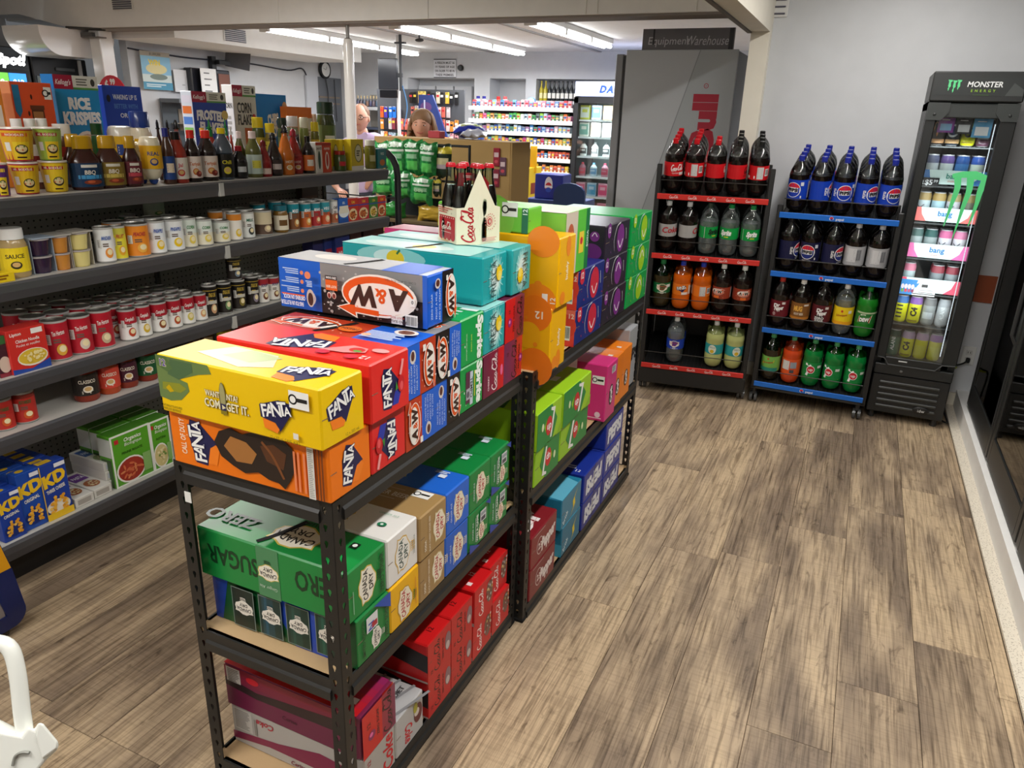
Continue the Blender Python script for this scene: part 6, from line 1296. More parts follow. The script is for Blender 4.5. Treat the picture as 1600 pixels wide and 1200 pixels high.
# ================================================================== TWO-LITRE BOTTLES
BPROTO = {}
def milky():
 m = bpy.data.materials.new('clear_soda'); m.use_nodes = True; nt = m.node_tree; b = nt.nodes['Principled BSDF']; b.inputs['Base Color'].default_value = (.62, .66, .66, 1); b.inputs['Roughness'].default_value = .2; b.inputs['Alpha'].default_value = .3; return m
MILKY = milky()
BH, BR = .302, .054
def bottle_proto(kind):
 if kind in BPROTO: return BPROTO[kind]
 # liquid, cap, label ground, shell, fill
 liq, cap, ground, shell, l0, l1, fill = dict(
  cola=('#140d0b', '#d6202a', '#d0161f', PET, .098, .176, .218), colazero=('#140d0b', '#232323', '#cf161f', PET, .098, .176, .218),
  diet=('#150e0c', '#c9cbcb', '#aaa8a6', PET, .098, .172, .222), sprite=(None, '#1f8a48', '#0d9a44', PET, .105, .172, 0), spritezero=(None, '#3a4a40', '#0d9a44', PET, .105, .172, 0),
  gingerale=('#332c18', '#1f7a44', '#0f6b38', PETG, .10, .165, .21), orange=('#d4600f', '#2a3fae', '#ee7a1c', PET, .098, .168, .225), rootbeer=('#1a0f0b', '#e9e7e2', '#9c3a22', PET, .098, .17, .22),
  soda=(None, '#e6e6e4', '#1c3fae', PET, .10, .165, 0), grapefruit=('#b9c07a', '#e6e6e4', '#2f9ea0', PET, .095, .16, .225),
  pepsi=('#120c0b', '#27349c', '#1440b8', PET, .068, .178, .205), pepsidark=('#120c0b', '#1c1c20', '#181a40', PET, .068, .178, .205), dietpepsi=('#120c0b', '#c4c6c8', '#b4b5b8', PET, .068, .178, .205),
  drpepper=('#160c0a', '#b8342a', '#6c1824', PET, .068, .17, .205), drzero=('#160c0a', '#1c1c1c', '#5c1822', PET, .068, .17, .205), mug=('#1a100a', '#e9e7e2', '#8a5a2a', PET, .068, .17, .205),
  tonic=(None, '#eceae6', '#f2cf1c', PET, .068, .175, 0), dew=('#1d7a22', '#1f8a3c', '#2a7a34', PETG, .09, .165, .235), schweppes=('#2c2413', '#4a9a68', '#7cba54', PETG, .068, .165, .205),
  crush=('#d4481a', '#4a9a68', '#e85a24', PET, .068, .165, .22), sevenup=('#0d7a34', '#4aa468', '#138a40', PETG, .075, .165, .235))[kind]
 prof = [(.40, 0), (.62, .002), (.86, .014), (.97, .035), (1, .055), (1, .088), (.98, .092), (.98, .186), (1, .19), (.985, .205), (.90, .225), (.74, .243), (.5, .258), (.32, .268), (.25, .276), (.25, .288)]
 def band(z0, z1):
  pts = []
  for (r0, a), (r1, b2) in zip(prof, prof[1:]):
   if b2 <= z0 or a >= z1: continue
   for z in (max(a, z0), min(b2, z1)):
    t = (z-a)/(b2-a); q = (BR*(r0+(r1-r0)*t), z)
    if not pts or abs(pts[-1][1]-z) > 1e-6: pts.append(q)
  return pts
 n = 22
 root = None
 if liq:
  b = MB(); pp = band(0, fill); b.lathe([(r, z, liq) for r, z in pp]+[(.004, fill, liq)], n, cap=False); b.lathe([(.001, 0, liq), (BR*.4, 0, liq)], n, cap=False)
  root = b.build('soda_bottle', GLOSS, smooth=.8)
  b = MB(); b.lathe([(r, z, '#ffffff') for r, z in band(fill, .288)], n, cap=False); b.build('clear_shoulder', shell, root, .9)
 else:
  b = MB(); b.lathe([(r, z, '#ffffff') for r, z in band(0, .288)], n); root = b.build('soda_bottle', shell, smooth=.9)
  f = {'soda': .215, 'tonic': .205}.get(kind, .2)
  b = MB(); b.lathe([(r*.95, z, '#ffffff') for r, z in band(.01, f)], n); b.build('clear_soda', MILKY, root, .9)
 c = MB(); c.lathe([(.0145, .279, cap), (.0145, .3, cap), (.013, .302, cap)], 16); c.lathe([(.0165, .274, cap if kind not in ('sprite',) else '#dfe6e0'), (.0165, .277, cap)], 14)
 for i in range(16):
  a = 2*PI*i/16; c.box(.0145*math.cos(a)-.0007, .0145*math.sin(a)-.0007, .281, .0145*math.cos(a)+.0007, .0145*math.sin(a)+.0007, .299, cap)
 c.build('cap', GLOSS, root, .6)
 l = MB(); R = BR*(1.0 if l0 > .09 else 1.004)
 l.lathe([(R, l0, ground), (R, l1, ground)], n, cap=False)
 h = l1-l0; p = cylp(l, R+.0004, l0, h, 2.2); q = cylp(l, R+.0004, l0, h, 1.9, th=2.2); W, H = p.w, p.h
 q.rect(q.w*.2, H*.08, q.w*.34, H*.84, '#cfcfcd'); q.lines(q.w*.23, H*.84, q.w*.26, 9, H*.085, '#8d8d8c', 3, .5); q.barcode(q.w*.62, H*.3, q.w*.24, H*.5)
 T = p.text
 white = '#f4f3f1'
 if kind in ('cola', 'colazero'):
  c_ = white if kind == 'cola' else '#241416'; p.script(W*.5, H*.6, H*.42, c_, 0, 1.25, .62); T('CLASSIC' if kind == 'cola' else 'ZERO SUGAR', W*.42, H*.22, H*.10, c_, 0); p.rect(W*.6, H*.08, W*.28, H*.2, '#e6e0dc'); q.rect(q.w*.05, H*.1, q.w*.06, H*.2, white)
 elif kind == 'diet': T('Coke', W*.5, H*.55, H*.46, '#b8202c', 1, 0, .2); p.rect(W*.8, H*.1, W*.1, H*.2, white)
 elif kind in ('sprite', 'spritezero'): T('Sprite', W*.5, H*.6, H*.42, white if kind == 'sprite' else '#12301c', 2, 0, .2, W*.5); p.rect(W*.42, H*.18, W*.2, H*.08, '#d8d83a'); p.rect(W*.04, 0, W*.015, H, white)
 elif kind == 'gingerale': a_cd(p, W*.5, H*.55, H*1.0, 0, '#b8433a', '#e8e0c8', '#ece2cc'); p.rect(W*.72, H*.6, W*.2, H*.28, '#e0e4dc'); T('GINGER ALE', W*.5, H*.1, H*.1, white, 0)
 elif kind == 'orange': a_fanta(p, W*.3, H*.62, H*.8, 0, '#e87a1c'); p.rect(W*.66, H*.1, W*.14, H*.8, '#ddd0c0'); p.rect(W*.32, H*.08, W*.3, H*.22, '#ece4dc')
 elif kind == 'rootbeer': a_aw(p, W*.5, H*.6, H*1.05); p.rect(W*.36, H*.06, W*.26, H*.22, '#e8702c'); droplets(p, 12, '#c88a70', 4, W*.1, W*.9, H*.1, H*.9, .002)
 elif kind == 'soda': a_cd(p, W*.5, H*.55, H*.9, 0, '#b8433a', '#e8e0c8', '#ece8e0'); T('CLUB SODA', W*.5, H*.12, H*.09, white, 0)
 elif kind == 'grapefruit': p.ell(W*.5, H*.5, W*.2, H*.46, '#e6ecdc'); T('FRESCA', W*.5, H*.7, H*.18, '#1f6a6c', 0, 0, 0, W*.3); p.ell(W*.5, H*.3, W*.1, H*.18, '#e2bc2a')
 elif kind in ('pepsi', 'pepsidark'):
  p.ell(W*.5, H*.5, H*.38, H*.38, white); p.ell(W*.5, H*.5, H*.35, H*.35, '#1a3cae' if kind == 'pepsi' else '#20307c')
  p.k += 1
  rr = H*.35
  for i in range(8):
   a0, a1 = PI*.12+(PI*.76)*i/8, PI*.12+(PI*.76)*(i+1)/8; p.poly([(W*.5+rr*math.cos(a0), H*.5+H*.12), (W*.5+rr*math.cos(a0), H*.5+rr*math.sin(a0)), (W*.5+rr*math.cos(a1), H*.5+rr*math.sin(a1)), (W*.5+rr*math.cos(a1), H*.5+H*.12)], '#d8242f', False)
  p.rect(W*.5-H*.35, H*.38, H*.70, H*.24, white); T('PEPSI', W*.5, H*.5, H*.15, '#111114', 2, 0, 0, H*.62); T('ZERO SUGAR' if kind == 'pepsidark' else '', W*.5, H*.06, H*.05, white, 0); p.rect(W*.82, H*.72, W*.14, H*.18, '#d9dce4'); p.rect(W*.85, H*.1, W*.05, H*.12, white)
  T('PEPSI', W*.06, H*.5, H*.12, white, 1, 90)
 elif kind == 'dietpepsi': p.rect(W*.25, H*.2, W*.4, H*.7, '#d0d0d2'); p.lines(W*.27, H*.82, W*.34, 8, H*.08, '#8f9092', 3, .5); p.rect(W*.66, H*.3, W*.2, H*.55, '#87888c'); p.lines(W*.68, H*.75, W*.15, 6, H*.08, '#5a5b60', 4, .6)
 elif kind in ('drpepper', 'drzero'):
  T('Dr', W*.36, H*.72, H*.2, white, 2, 10, .2); T('Pepper', W*.48, H*.55, H*.22, white, 2, 10, .2, W*.42); p.rect(W*.6, H*.78, W*.16, H*.14, '#e0d8d4')
  if kind == 'drzero': p.rect(W*.18, H*.02, W*.4, H*.36, '#1e1a1a'); T('ZERO', W*.38, H*.24, H*.14, white, 1); T('SUGAR', W*.38, H*.1, H*.1, white, 1)
  else: p.ell(W*.28, H*.2, W*.07, H*.1, '#c8a8a8'); T('23', W*.28, H*.2, H*.1, '#5c1822', 1)
 elif kind == 'mug': T('MUG', W*.4, H*.66, H*.28, '#e8b04a', 2, 0, 0, W*.4, 0, 0, 1, '#4a2a14'); T('ROOT BEER', W*.45, H*.34, H*.13, '#e8dcc8', 1, 0, 0, W*.42); p.rect(W*.66, H*.82, W*.24, H*.1, '#e0d8cc'); p.rect(0, 0, W, H*.16, '#c07a2a')
 elif kind == 'tonic': T('Schweppes', W*.42, H*.56, H*.12, '#a8301c', 1, 10, .2, W*.5); p.ell(W*.42, H*.78, W*.05, H*.07, '#c8402a'); p.rect(0, 0, W, H*.2, '#f0a81c'); p.rect(W*.7, H*.66, W*.16, H*.16, '#e8e8e0')
 elif kind == 'dew': p.poly([(W*.08, H*.1), (W*.62, H*.1), (W*.7, H*.75), (W*.12, H*.62)], '#c8e0b8'); p.poly([(W*.1, H*.14), (W*.6, H*.14), (W*.66, H*.66), (W*.14, H*.56)], '#c02430'); T('DEW', W*.37, H*.36, H*.28, white, 2, 6, .1, W*.42); T('MTN', W*.3, H*.74, H*.12, '#e8f0d8', 1, 6, .1); p.rect(0, H*.84, W, H*.12, '#b8c8a0')
 elif kind == 'schweppes': p.poly([(W*.2, H*.42), (W*.78, H*.62), (W*.8, H*.78), (W*.22, H*.58)], '#f0d428'); T('Schweppes', W*.5, H*.6, H*.11, '#b8301c', 1, 9, .1, W*.5); p.ell(W*.5, H*.84, W*.05, H*.06, '#c8502a'); p.rect(0, 0, W, H*.24, '#2a8a7a')
 elif kind == 'crush': p.rect(W*.12, H*.3, W*.36, H*.6, '#dcd6d2'); p.lines(W*.14, H*.82, W*.3, 7, H*.075, '#8f8a88', 3, .5); p.rect(W*.52, H*.42, W*.3, H*.42, '#9aa0aa'); p.rect(W*.52, H*.1, W*.2, H*.22, '#4a4a52')
 elif kind == 'sevenup':
  p.poly([(W*.28, 0), (W*.95, 0), (W*.55, H*.66)], '#9ccc2a'); p.k += 1; p.poly([(W*.16, H*.94), (W*.44, H*.84), (W*.3, H*.05), (W*.2, H*.08), (W*.33, H*.74), (W*.16, H*.80)], white, False); p.ell(W*.42, H*.5, H*.26, H*.28, '#f2f0ec'); p.ell(W*.42, H*.5, H*.22, H*.24, '#c8242f'); T('up', W*.42, H*.52, H*.2, white, 1); p.rect(W*.72, H*.62, W*.2, H*.18, '#dfe6dc')
 l.build('label_print', SATIN, root)
 BPROTO[kind] = root; root['fresh'] = 1
 return root
DESC = dict(cola='cola bottle with red cap and red label', colazero='cola bottle with black cap and red label', diet='diet cola bottle with silver label', sprite='clear lemon-lime bottle with a green label', spritezero='clear lemon-lime bottle with black lettering on green', gingerale='dark green ginger ale bottle', orange='orange soda bottle with a blue cap', rootbeer='root beer bottle with rust label and white cap',
   soda='clear club soda bottle with a blue label', grapefruit='pale yellow grapefruit soda bottle with teal label', pepsi='cola bottle with blue cap and blue label', pepsidark='cola bottle with a midnight blue label', dietpepsi='diet cola bottle with grey label', drpepper='maroon-labelled cola bottle with red cap', drzero='maroon-labelled cola bottle with a black panel', mug='root beer bottle with brown and orange label',
   tonic='clear bottle with a yellow label', dew='bright green citrus soda bottle', schweppes='dark ginger ale bottle with lime green label', crush='orange-red soda bottle', sevenup='green lemon-lime bottle with red spot')
RW = ('front', 'second row', 'third row', 'rear')
def put_bottle(kind, loc, rz, row, place, key, yaw=0):
 src = bottle_proto(kind)
 if src.get('fresh'):
  del src['fresh']; o = src; o.location = loc; o.rotation_euler = (0, 0, rz)
 else: o = link_copy(src, loc, rz)
 o.rotation_euler = (Matrix.Rotation(yaw, 3, 'Z') @ Matrix.Rotation(SLOPE, 3, 'X') @ Matrix.Rotation(rz, 3, 'Z')).to_euler()
 tag(o, DESC[kind]+', '+RW[row], 'bottle', place, 'two-litre bottles on the display racks', key, 'from the left')
SLOPE = math.radians(9)
def bottle_rack(name, lab, origin, yaw, width, depth, tiers, strip, top, post_top, base0, wire):
 t = empty(name, origin, yaw); tag(t, lab, 'display rack')
 def part(nm, fn, m=METAL, smooth=None, par=None):
  b = MB(); fn(b); return b.build(nm, m, par or t, smooth)
 K = '#1a1a1a'
 for x in (0, width-.028): part('post', lambda b: b.cbox(x, 0, base0, x+.028, .035, post_top, K, .003)); part('rear_post', lambda b: b.cbox(x, depth-.03, base0, x+.028, depth, post_top, K, .003))
 for x in (.004, width-.012): part('side_panel', lambda b: b.box(x, .03, base0, x+.008, depth-.03, post_top-.08, '#232323'))
 part('back_panel', lambda b: b.box(.03, depth-.012, base0, width-.03, depth-.004, post_top-.1, '#1c1c1c'))
 for i, z0_ in enumerate(tiers):
  z = 0
  s = part('shelf', lambda b: b.cbox(.03, .004, z-.014, width-.03, depth-.02, z-.004, '#222222', .002)); s.location = (0, 0, z0_); s.rotation_euler = (SLOPE, 0, 0)
  g = MB()
  for k in range(26): x = .035+(width-.07)*k/25; g.tube([(x, .01, z), (x, depth-.02, z)], .0022, 5, '#262626')
  o = g.build('slide_wire', METAL, s); o['kind'] = 'stuff'
  for k in range(1, 5): part('lane_divider', lambda b: b.tube([(.03+(width-.06)*k/5, .012, z), (.03+(width-.06)*k/5, .012, z+.03), (.03+(width-.06)*k/5, depth-.03, z+.05)], .002, 5, K), METAL, .6, s)
  part('front_wire', lambda b: b.tube([(.032, .0, z), (.032, -.004, z+wire), (width-.032, -.004, z+wire), (width-.032, 0, z)], .0028, 6, '#2b2a28'), METAL, .6, s)
  st = part('price_strip', lambda b: b.cbox(.016, -.010, z-.026, width-.016, -.002, z+.006, strip, .002), SATIN, None, s)
  a = MB(); p = P(a, flat((.016, -.010, z-.026), (1, 0, 0), (0, 0, 1), (0, -1, 0)), width-.032, .032)
  if strip[1] in 'cde':
   for k in range(5): p.script(p.w*(.155+.172*k), .016, .015, '#fbe6e4', 0, 1.3, .95)
  else:
   p.ell(p.w*.45, .016, .011, .011, '#eef2f8'); p.ell(p.w*.45, .018, .009, .008, '#d0283a'); p.ell(p.w*.452, .011, .007, .005, '#2048b0'); p.text('pepsi', p.w*.52, .015, .014, '#eaf2fb', 1)
  a.build('strip_lettering', SATIN, st)
 return t
cy, sy = math.cos(math.radians(8.4)), math.sin(math.radians(8.4))
CO = (-.278, 3.388)
ck = bottle_rack('bottle_rack', 'black wheeled bottle rack with red price strips', (CO[0], CO[1], 0), math.radians(8.4), .655, .535, (1.222, .874, .528, .182), '#d6352f', 1.39, 1.392, .055, .085)
b = MB(); b.cbox(.0, -.002, .055, .655, .02, .152, '#191919', .004); b.build('toe_panel', METAL, ck)
pp = bottle_rack('bottle_rack', 'black wheeled bottle rack with blue price strips', (.405, 3.505, 0), 0, .645, .535, (1.157, .822, .482, .142), '#1f6fd2', 1.2, 1.2, .1, .082)
b = MB(); b.cbox(.0, 0, .095, .645, .535, .113, '#2a2826', .004); b.build('base_frame', METAL, pp)
def caster(par, x, y):
 t = empty('caster', (x, y, 0)); t.parent = par
 for dx in (-.014, .014):
  b = MB(); b.lathe([(.022, -.010, '#2c2d2e'), (.03, -.008, '#4a4b4c'), (.03, .008, '#2c2d2e'), (.022, .010, '#3a3b3c')], 16); b.v = [(z+dx, y_, x_+.031) for x_, y_, z in b.v]; b.build('wheel', GLOSS, t, .6)
 b = MB(); b.cbox(-.02, -.012, .05, .02, .02, .066, '#2a2a2b', .004); b.lathe([(.012, .06, '#2a2a2b'), (.012, .11, '#2a2a2b')], 10); b.build('fork', METAL, t)
for x, y in ((.03, .07), (.64, .07), (.03, .42), (.64, .42)): caster(ck, x, y)
for x, y in ((.02, .04), (.61, .04), (.02, .42), (.61, .42)): caster(pp, x, y)
rb = random.Random(3); YC = math.radians(8.4)
def coke_at(col, row, dz): u, v = .0895+.119*col, .076+.112*row; return (CO[0]+u*cy-v*sy, CO[1]+u*sy+v*cy, dz+.0035+v*math.tan(SLOPE))
TOPT = (('cola', 4, .5), ('cola', 4, -1.9), ('cola', 2, 1.7), ('colazero', 4, 1.5), ('colazero', 4, -1.8))
CT = 'on red-stripped rack, '
for c, (k, n, rz) in enumerate(TOPT):
 for r in range(n): put_bottle(k, coke_at(c, r, 1.222), rz if r == 0 else rb.uniform(-3, 3), r, CT+'top tier', c, YC)
for c, (k, rz) in enumerate((('diet', .3), ('diet', 1.4), ('spritezero', .45), ('sprite', -.5), ('sprite', 0.0))):
 for r in range(2): put_bottle(k, coke_at(c, r, .874), rz+.2 if r == 0 else rb.uniform(-3, 3), r, CT+'second tier', c, YC)
for c, (k, rz) in enumerate((('gingerale', 0), ('orange', .35), ('orange', -1.9), ('rootbeer', -.6), ('rootbeer', .05))):
 for r in range(2): put_bottle(k, coke_at(c, r, .528), rz+.15 if r == 0 else rb.uniform(-3, 3), r, CT+'third tier', c, YC)
for c, k, rz in ((1, 'soda', -.2), (3, 'grapefruit', -.35), (4, 'grapefruit', .15)):
 for r in range(2): put_bottle(k, coke_at(c, r, .182), rz+.15, r, CT+'lowest tier', c, YC)
def pep_at(col, row, z, top=False): return (.405+.0885+.117*col, 3.505+.072+.112*row, z+.0035+(.072+.112*row)*math.tan(SLOPE))
PT = 'on blue-stripped rack, '
for c, rz in enumerate((-.3, 1.7, .35, .95, .6)):
 for r in range(4): put_bottle('pepsi', pep_at(c, r, 1.157, True), rz-.1 if r == 0 else rb.uniform(-3, 3), r, PT+'top tier', c)
for z, ks, nm in ((.822, (('pepsidark', 1.5), ('pepsidark', -.05), ('pepsidark', 1.2), ('dietpepsi', 0), ('dietpepsi', .1)), 'second tier'), (.482, (('drpepper', .25), ('mug', .2), ('drzero', .3), ('tonic', .2), ('dew', .35)), 'third tier'), (.142, (('schweppes', -.05), ('crush', .1), ('sevenup', .3), ('sevenup', -.05), ('sevenup', .25)), 'lowest tier')):
 for c, (k, rz) in enumerate(ks):
  for r in range(2): put_bottle(k, pep_at(c, r, z), rz-.15 if r == 0 else rb.uniform(-3, 3), r, PT+nm, c)

# ================================================================== SLIM ENERGY DRINK COOLER
FX0, FX1, FY0, FY1 = 1.058, 1.468, 3.59, 4.07
K = '#2b2d2d'; K2 = '#1d1f1f'
fr = empty('drinks_cooler', ((FX0+FX1)/2, FY0, 0)); tag(fr, 'tall slim black drinks cooler with green claw logo in the corner', 'cooler')
def fp(name, fn, m=METAL, par=None, smooth=None):
 b = MB(); fn(b); b.v = [(x-(FX0+FX1)/2, y-FY0, z) for x, y, z in b.v]; o = b.build(name, m, par or fr, smooth)
 return o
def cab(b):
 b.box(FX0, FY0+.05, .05, FX0+.03, FY1, 1.76, K2); b.box(FX1-.03, FY0+.05, .05, FX1, FY1, 1.76, K2); b.box(FX0, FY1-.03, .05, FX1, FY1, 1.76, '#6f7476'); b.box(FX0, FY0+.05, 1.72, FX1, FY1, 1.76, K2); b.box(FX0, FY0+.05, .05, FX1, FY1, .30, K2)
fp('cabinet', cab)
fp('interior_lining', lambda b: (b.box(FX0+.03, FY0+.06, .3, FX0+.034, FY1-.03, 1.72, '#4a4e50'), b.box(FX1-.034, FY0+.06, .3, FX1-.03, FY1-.03, 1.72, '#4a4e50'), b.box(FX0+.034, FY1-.036, .3, FX1-.034, FY1-.03, 1.72, '#5d6264')), SATIN)
sg = fp('sign_box', lambda b: b.cbox(FX0-.002, FY0-.012, 1.762, FX1+.002, FY1-.1, 1.905, K, .006))
a = MB(); p = P(a, flat((-.207, -.012, 1.762), (1, 0, 0), (0, 0, 1), (0, -1, 0)), .414, .143); p.poly([(.01, .03), (.06, .115), (.4, .115), (.4, .03)], '#323535'); p.poly([(.33, .03), (.36, .09), (.405, .06), (.405, .03)], '#4a4e4d')
def claw(p, cx, cy, s, col):
 for i, (dx, tp, bt) in enumerate(((-.32, .5, -.36), (.02, .46, -.5), (.34, .5, -.28))):
  p.poly([(cx+s*(dx-.16), cy+s*tp), (cx+s*(dx+.17), cy+s*(tp-.02)), (cx+s*(dx+.14), cy+s*(tp-.14)), (cx+s*(dx+.06), cy+s*(tp-.18)), (cx+s*(dx+.10), cy+s*(tp-.5)), (cx+s*(dx+.0), cy+s*(tp-.62)), (cx+s*(dx+.02), cy+s*(bt+.16)), (cx+s*(dx-.04), cy+s*bt), (cx+s*(dx-.10), cy+s*(bt+.2)), (cx+s*(dx-.05), cy+s*(tp-.6)), (cx+s*(dx-.1), cy+s*(tp-.45)), (cx+s*(dx-.08), cy+s*(tp-.16))], col)
claw(p, .10, .072, .062, '#5fd08a'); p.text('MONSTER', .236, .083, .025, '#e8eaea', 1, 0, .1, .155); p.text('ENERGY', .236, .053, .012, '#8fb83a', 1, 0, 0, -.115, .5); p.rect(.19, .032, .07, .002, '#4a6a3a'); a.build('sign_lettering', SATIN, sg)
def doorframe(b):
 x0, x1 = FX0+.002, FX1-.002; y0, y1 = FY0-.002, FY0+.05
 b.cbox(x0, y0, .385, x0+.048, y1, 1.755, K2, .004); b.cbox(x1-.07, y0, .385, x1, y1, 1.755, K2, .004); b.cbox(x0+.048, y0+.001, 1.685, x1-.07, y1, 1.755, '#343837', .004); b.cbox(x0+.048, y0+.001, .345, x1-.07, y1, .39, K2, .004)
 for (xa, sx) in ((x0, 1), (x1, -1)):
  q = [(xa, 1.757), (xa+sx*.1, 1.757), (xa+sx*.1, 1.71), (xa+sx*.07, 1.672), (xa, 1.672)]
  if sx < 0: q = q[::-1]
  n = len(q); b.add([(x, y0-.008, z) for x, z in q]+[(x, y0, z) for x, z in q], [list(range(n))[::-1]]+[[i, (i+1) % n, n+(i+1) % n, n+i] for i in range(n)], '#373b3a')
  b.ell((xa+sx*.036, y0-.008, 1.70), (.008, .004, .008), '#2a2c2c', 10, 6)
dr = fp('door', doorframe)
fp('door_glass', lambda b: b.box(FX0+.05, FY0+.012, .39, FX1-.072, FY0+.016, 1.686, '#ffffff'), GLASS, dr)
a = MB(); p = P(a, flat((0, FY0-.004-FY0, 0), (1, 0, 0), (0, 0, 1), (0, -1, 0)), 1, 1); p.mp = flat((0, .0105, 0), (1, 0, 0), (0, 0, 1), (0, -1, 0))
for x, w0, z1, pts in ((.005, .05, 1.415, [(.0, 1.41), (.012, 1.34), (.004, 1.27), (-.004, 1.2), (-.012, 1.14)]), (.065, .05, 1.415, [(.06, 1.41), (.068, 1.33), (.058, 1.25), (.052, 1.18), (.042, 1.08)]), (.125, .045, 1.40, [(.13, 1.395), (.118, 1.33), (.116, 1.27), (.108, 1.2), (.1, 1.15)])):
 p.stroke(pts, [.036, .004], '#5fe08c')
p.poly([(-.025, 1.41), (.02, 1.425), (.08, 1.43), (.15, 1.405), (.145, 1.38), (.1, 1.385), (.05, 1.395), (-.02, 1.39)], '#5fe08c')
a.build('claw_decal', SATIN, dr)
# lower panel: kick with handle moulding, louvres and oval badge
fp('lower_panel', lambda b: (b.cbox(FX0+.004, FY0, .285, FX1-.004, FY0+.05, .345, K2, .004), b.cbox(FX0+.006, FY0+.006, .05, FX1-.006, FY0+.05, .28, '#191a1a', .004)))
fp('handle_moulding', lambda b: (b.tube([(FX0+.01, FY0-.003, .385), (FX0+.045, FY0-.004, .382), (FX0+.07, FY0-.004, .345), (FX1-.1, FY0-.004, .345), (FX1-.07, FY0-.004, .382), (FX1-.005, FY0-.003, .385)], .004, 6, '#4a4c4c')), METAL, dr)
fp('lock', lambda b: b.ell((FX0+.145, FY0-.002, .312), (.009, .005, .009), '#5a5a58', 12, 6))
fp('badge_strip', lambda b: b.cbox(FX0+.12, FY0-.003, .368, FX0+.165, FY0+.002, .375, '#d0d0ce', .001), SATIN)
for i in range(5): fp('louvre', lambda b: b.cbox(FX0+.045, FY0-.004, .082+.036*i, FX1-.05, FY0+.012, .10+.036*i, '#363735', .005))
bd = fp('badge', lambda b: b.ell((1.345, FY0-.003, .098), (.045, .006, .022), '#151515', 18, 8))
a = MB(); p = P(a, flat((1.345-.04-(FX0+FX1)/2, -.0095, .078), (1, 0, 0), (0, 0, 1), (0, -1, 0)), .08, .04); p.text('idw', .04, .02, .018, '#d8d8d6', 0); a.build('badge_lettering', SATIN, bd)
for x in (FX0+.04, FX1-.04):
 for y in (FY0+.06, FY1-.06): fp('foot', lambda b: b.lathe([(.018, 0, '#222222'), (.014, .05, '#222222')], 12, (x, y, 0)))
# lit strip inside the frame
fp('led_strip', lambda b: b.box(FX1-.088, FY0+.04, .42, FX1-.084, FY0+.044, 1.66, '#dfeaf2'), mat('led_strip_glow', .4, .4, emit=.9), fr)
area('cooler_light', (1.26, FY0+.055, 1.55), .28, .03, .5, (.9, .97, 1), (.6, 0, 0))
area('cooler_light', (1.26, FY0+.045, 1.0), .3, .7, 1.3, (.9, .97, 1), (PI/2, 0, 0))
TI = (1.548, 1.345, 1.15, .955, .762, .575, .372)
for i, z in enumerate(TI):
 s = fp('shelf', lambda b: b.cbox(FX0+.036, FY0+.075, z-.012, FX1-.036, FY1-.04, z-.004, '#3a3d3e', .002))
 g = MB()
 for k in range(16): g.tube([(-.165+.022*k, .078, z-.002), (-.165+.022*k, .43, z-.002)], .0015, 4, '#55595b')
 o = g.build('shelf_wire', METAL, s); o['kind'] = 'stuff'
def ecan(x, y, z, body, top, art, desc, rz=0):
 key = ('e', body, top, art)
 if key in CANPROTO: o = link_copy(CANPROTO[key], (x, y, z), rz)
 else:
  h, r = .157, .0335; b = MB(); b.lathe([(r*.78, 0, '#9a9c9e'), (r*.84, .003, body), (r*.98, .012, body), (r, .016, body), (r, h*.72, top), (r, h-.02, top), (r*.84, h-.005, '#b4b6b8'), (r*.86, h, '#b4b6b8')], 18)
  o = b.build('drink_can', GLOSS, smooth=.6, loc=(x, y, z), rot=rz)
  t = MB(); t.lathe([(r*.86, h-.001, '#b8babc'), (r*.84, h+.0005, '#b8babc'), (r*.8, h-.003, '#a2a4a6'), (.001, h-.003, '#a8aaac')], 16, cap=False); t.box(-.006, -.016, h-.003, .006, .004, h-.0005, '#c4c6c8'); t.build('can_end', TIN, o, .6)
  l = MB(); p = cylp(l, r, .012, h-.03, 2.6); W, H = p.w, p.h
  if art == 'claw': claw(p, W*.5, H*.55, H*.6, '#e08a3a'); p.rect(0, 0, W, H*.16, '#c09060')
  elif art == 'ring': p.ell(W*.5, H*.5, W*.34, H*.26, '#e4e8ee'); p.ell(W*.5, H*.5, W*.26, H*.18, '#27406a'); p.rect(0, 0, W, H*.16, '#c09a6a')
  elif art == 'c4': p.text('C4', W*.5, H*.45, W*.34, '#15151a', 2, 90, 0, H*.62); p.rect(W*.2, H*.02, W*.6, H*.06, '#9a8a10')
  elif art == 'bars':
   for k in range(4): p.rect(W*.3, H*(.14+.17*k), W*.34, H*.07, '#20222a')
  elif art == 'eye': p.ell(W*.4, H*.3, W*.2, H*.2, '#2a6a72'); p.ell(W*.4, H*.34, W*.1, H*.1, '#101a20'); p.stroke([(W*.2, H*.6), (W*.4, H*.5), (W*.6, H*.62)], .004, '#4a4a5a')
  elif art == 'up': p.text('ALANI', W*.5, H*.5, W*.22, '#e8eef0', 1, 90, 0, H*.7)
  elif art == 'panel': p.rect(W*.2, H*.1, W*.6, H*.45, '#cfcf3a'); p.lines(W*.25, H*.48, W*.5, 5, H*.07, '#6a6a1a', 3, .5)
  else: p.rect(W*.2, H*.2, W*.6, H*.3, '#c8d0d4'); p.lines(W*.25, H*.44, W*.45, 3, H*.08, '#8a9298', 2)
  l.build('label_print', SATIN, o); CANPROTO[key] = o
 tag(o, desc, 'can', 'in the slim cooler', 'energy drink cans', x, 'from the left'); return o
XS = (1.142, 1.213, 1.284, 1.355)
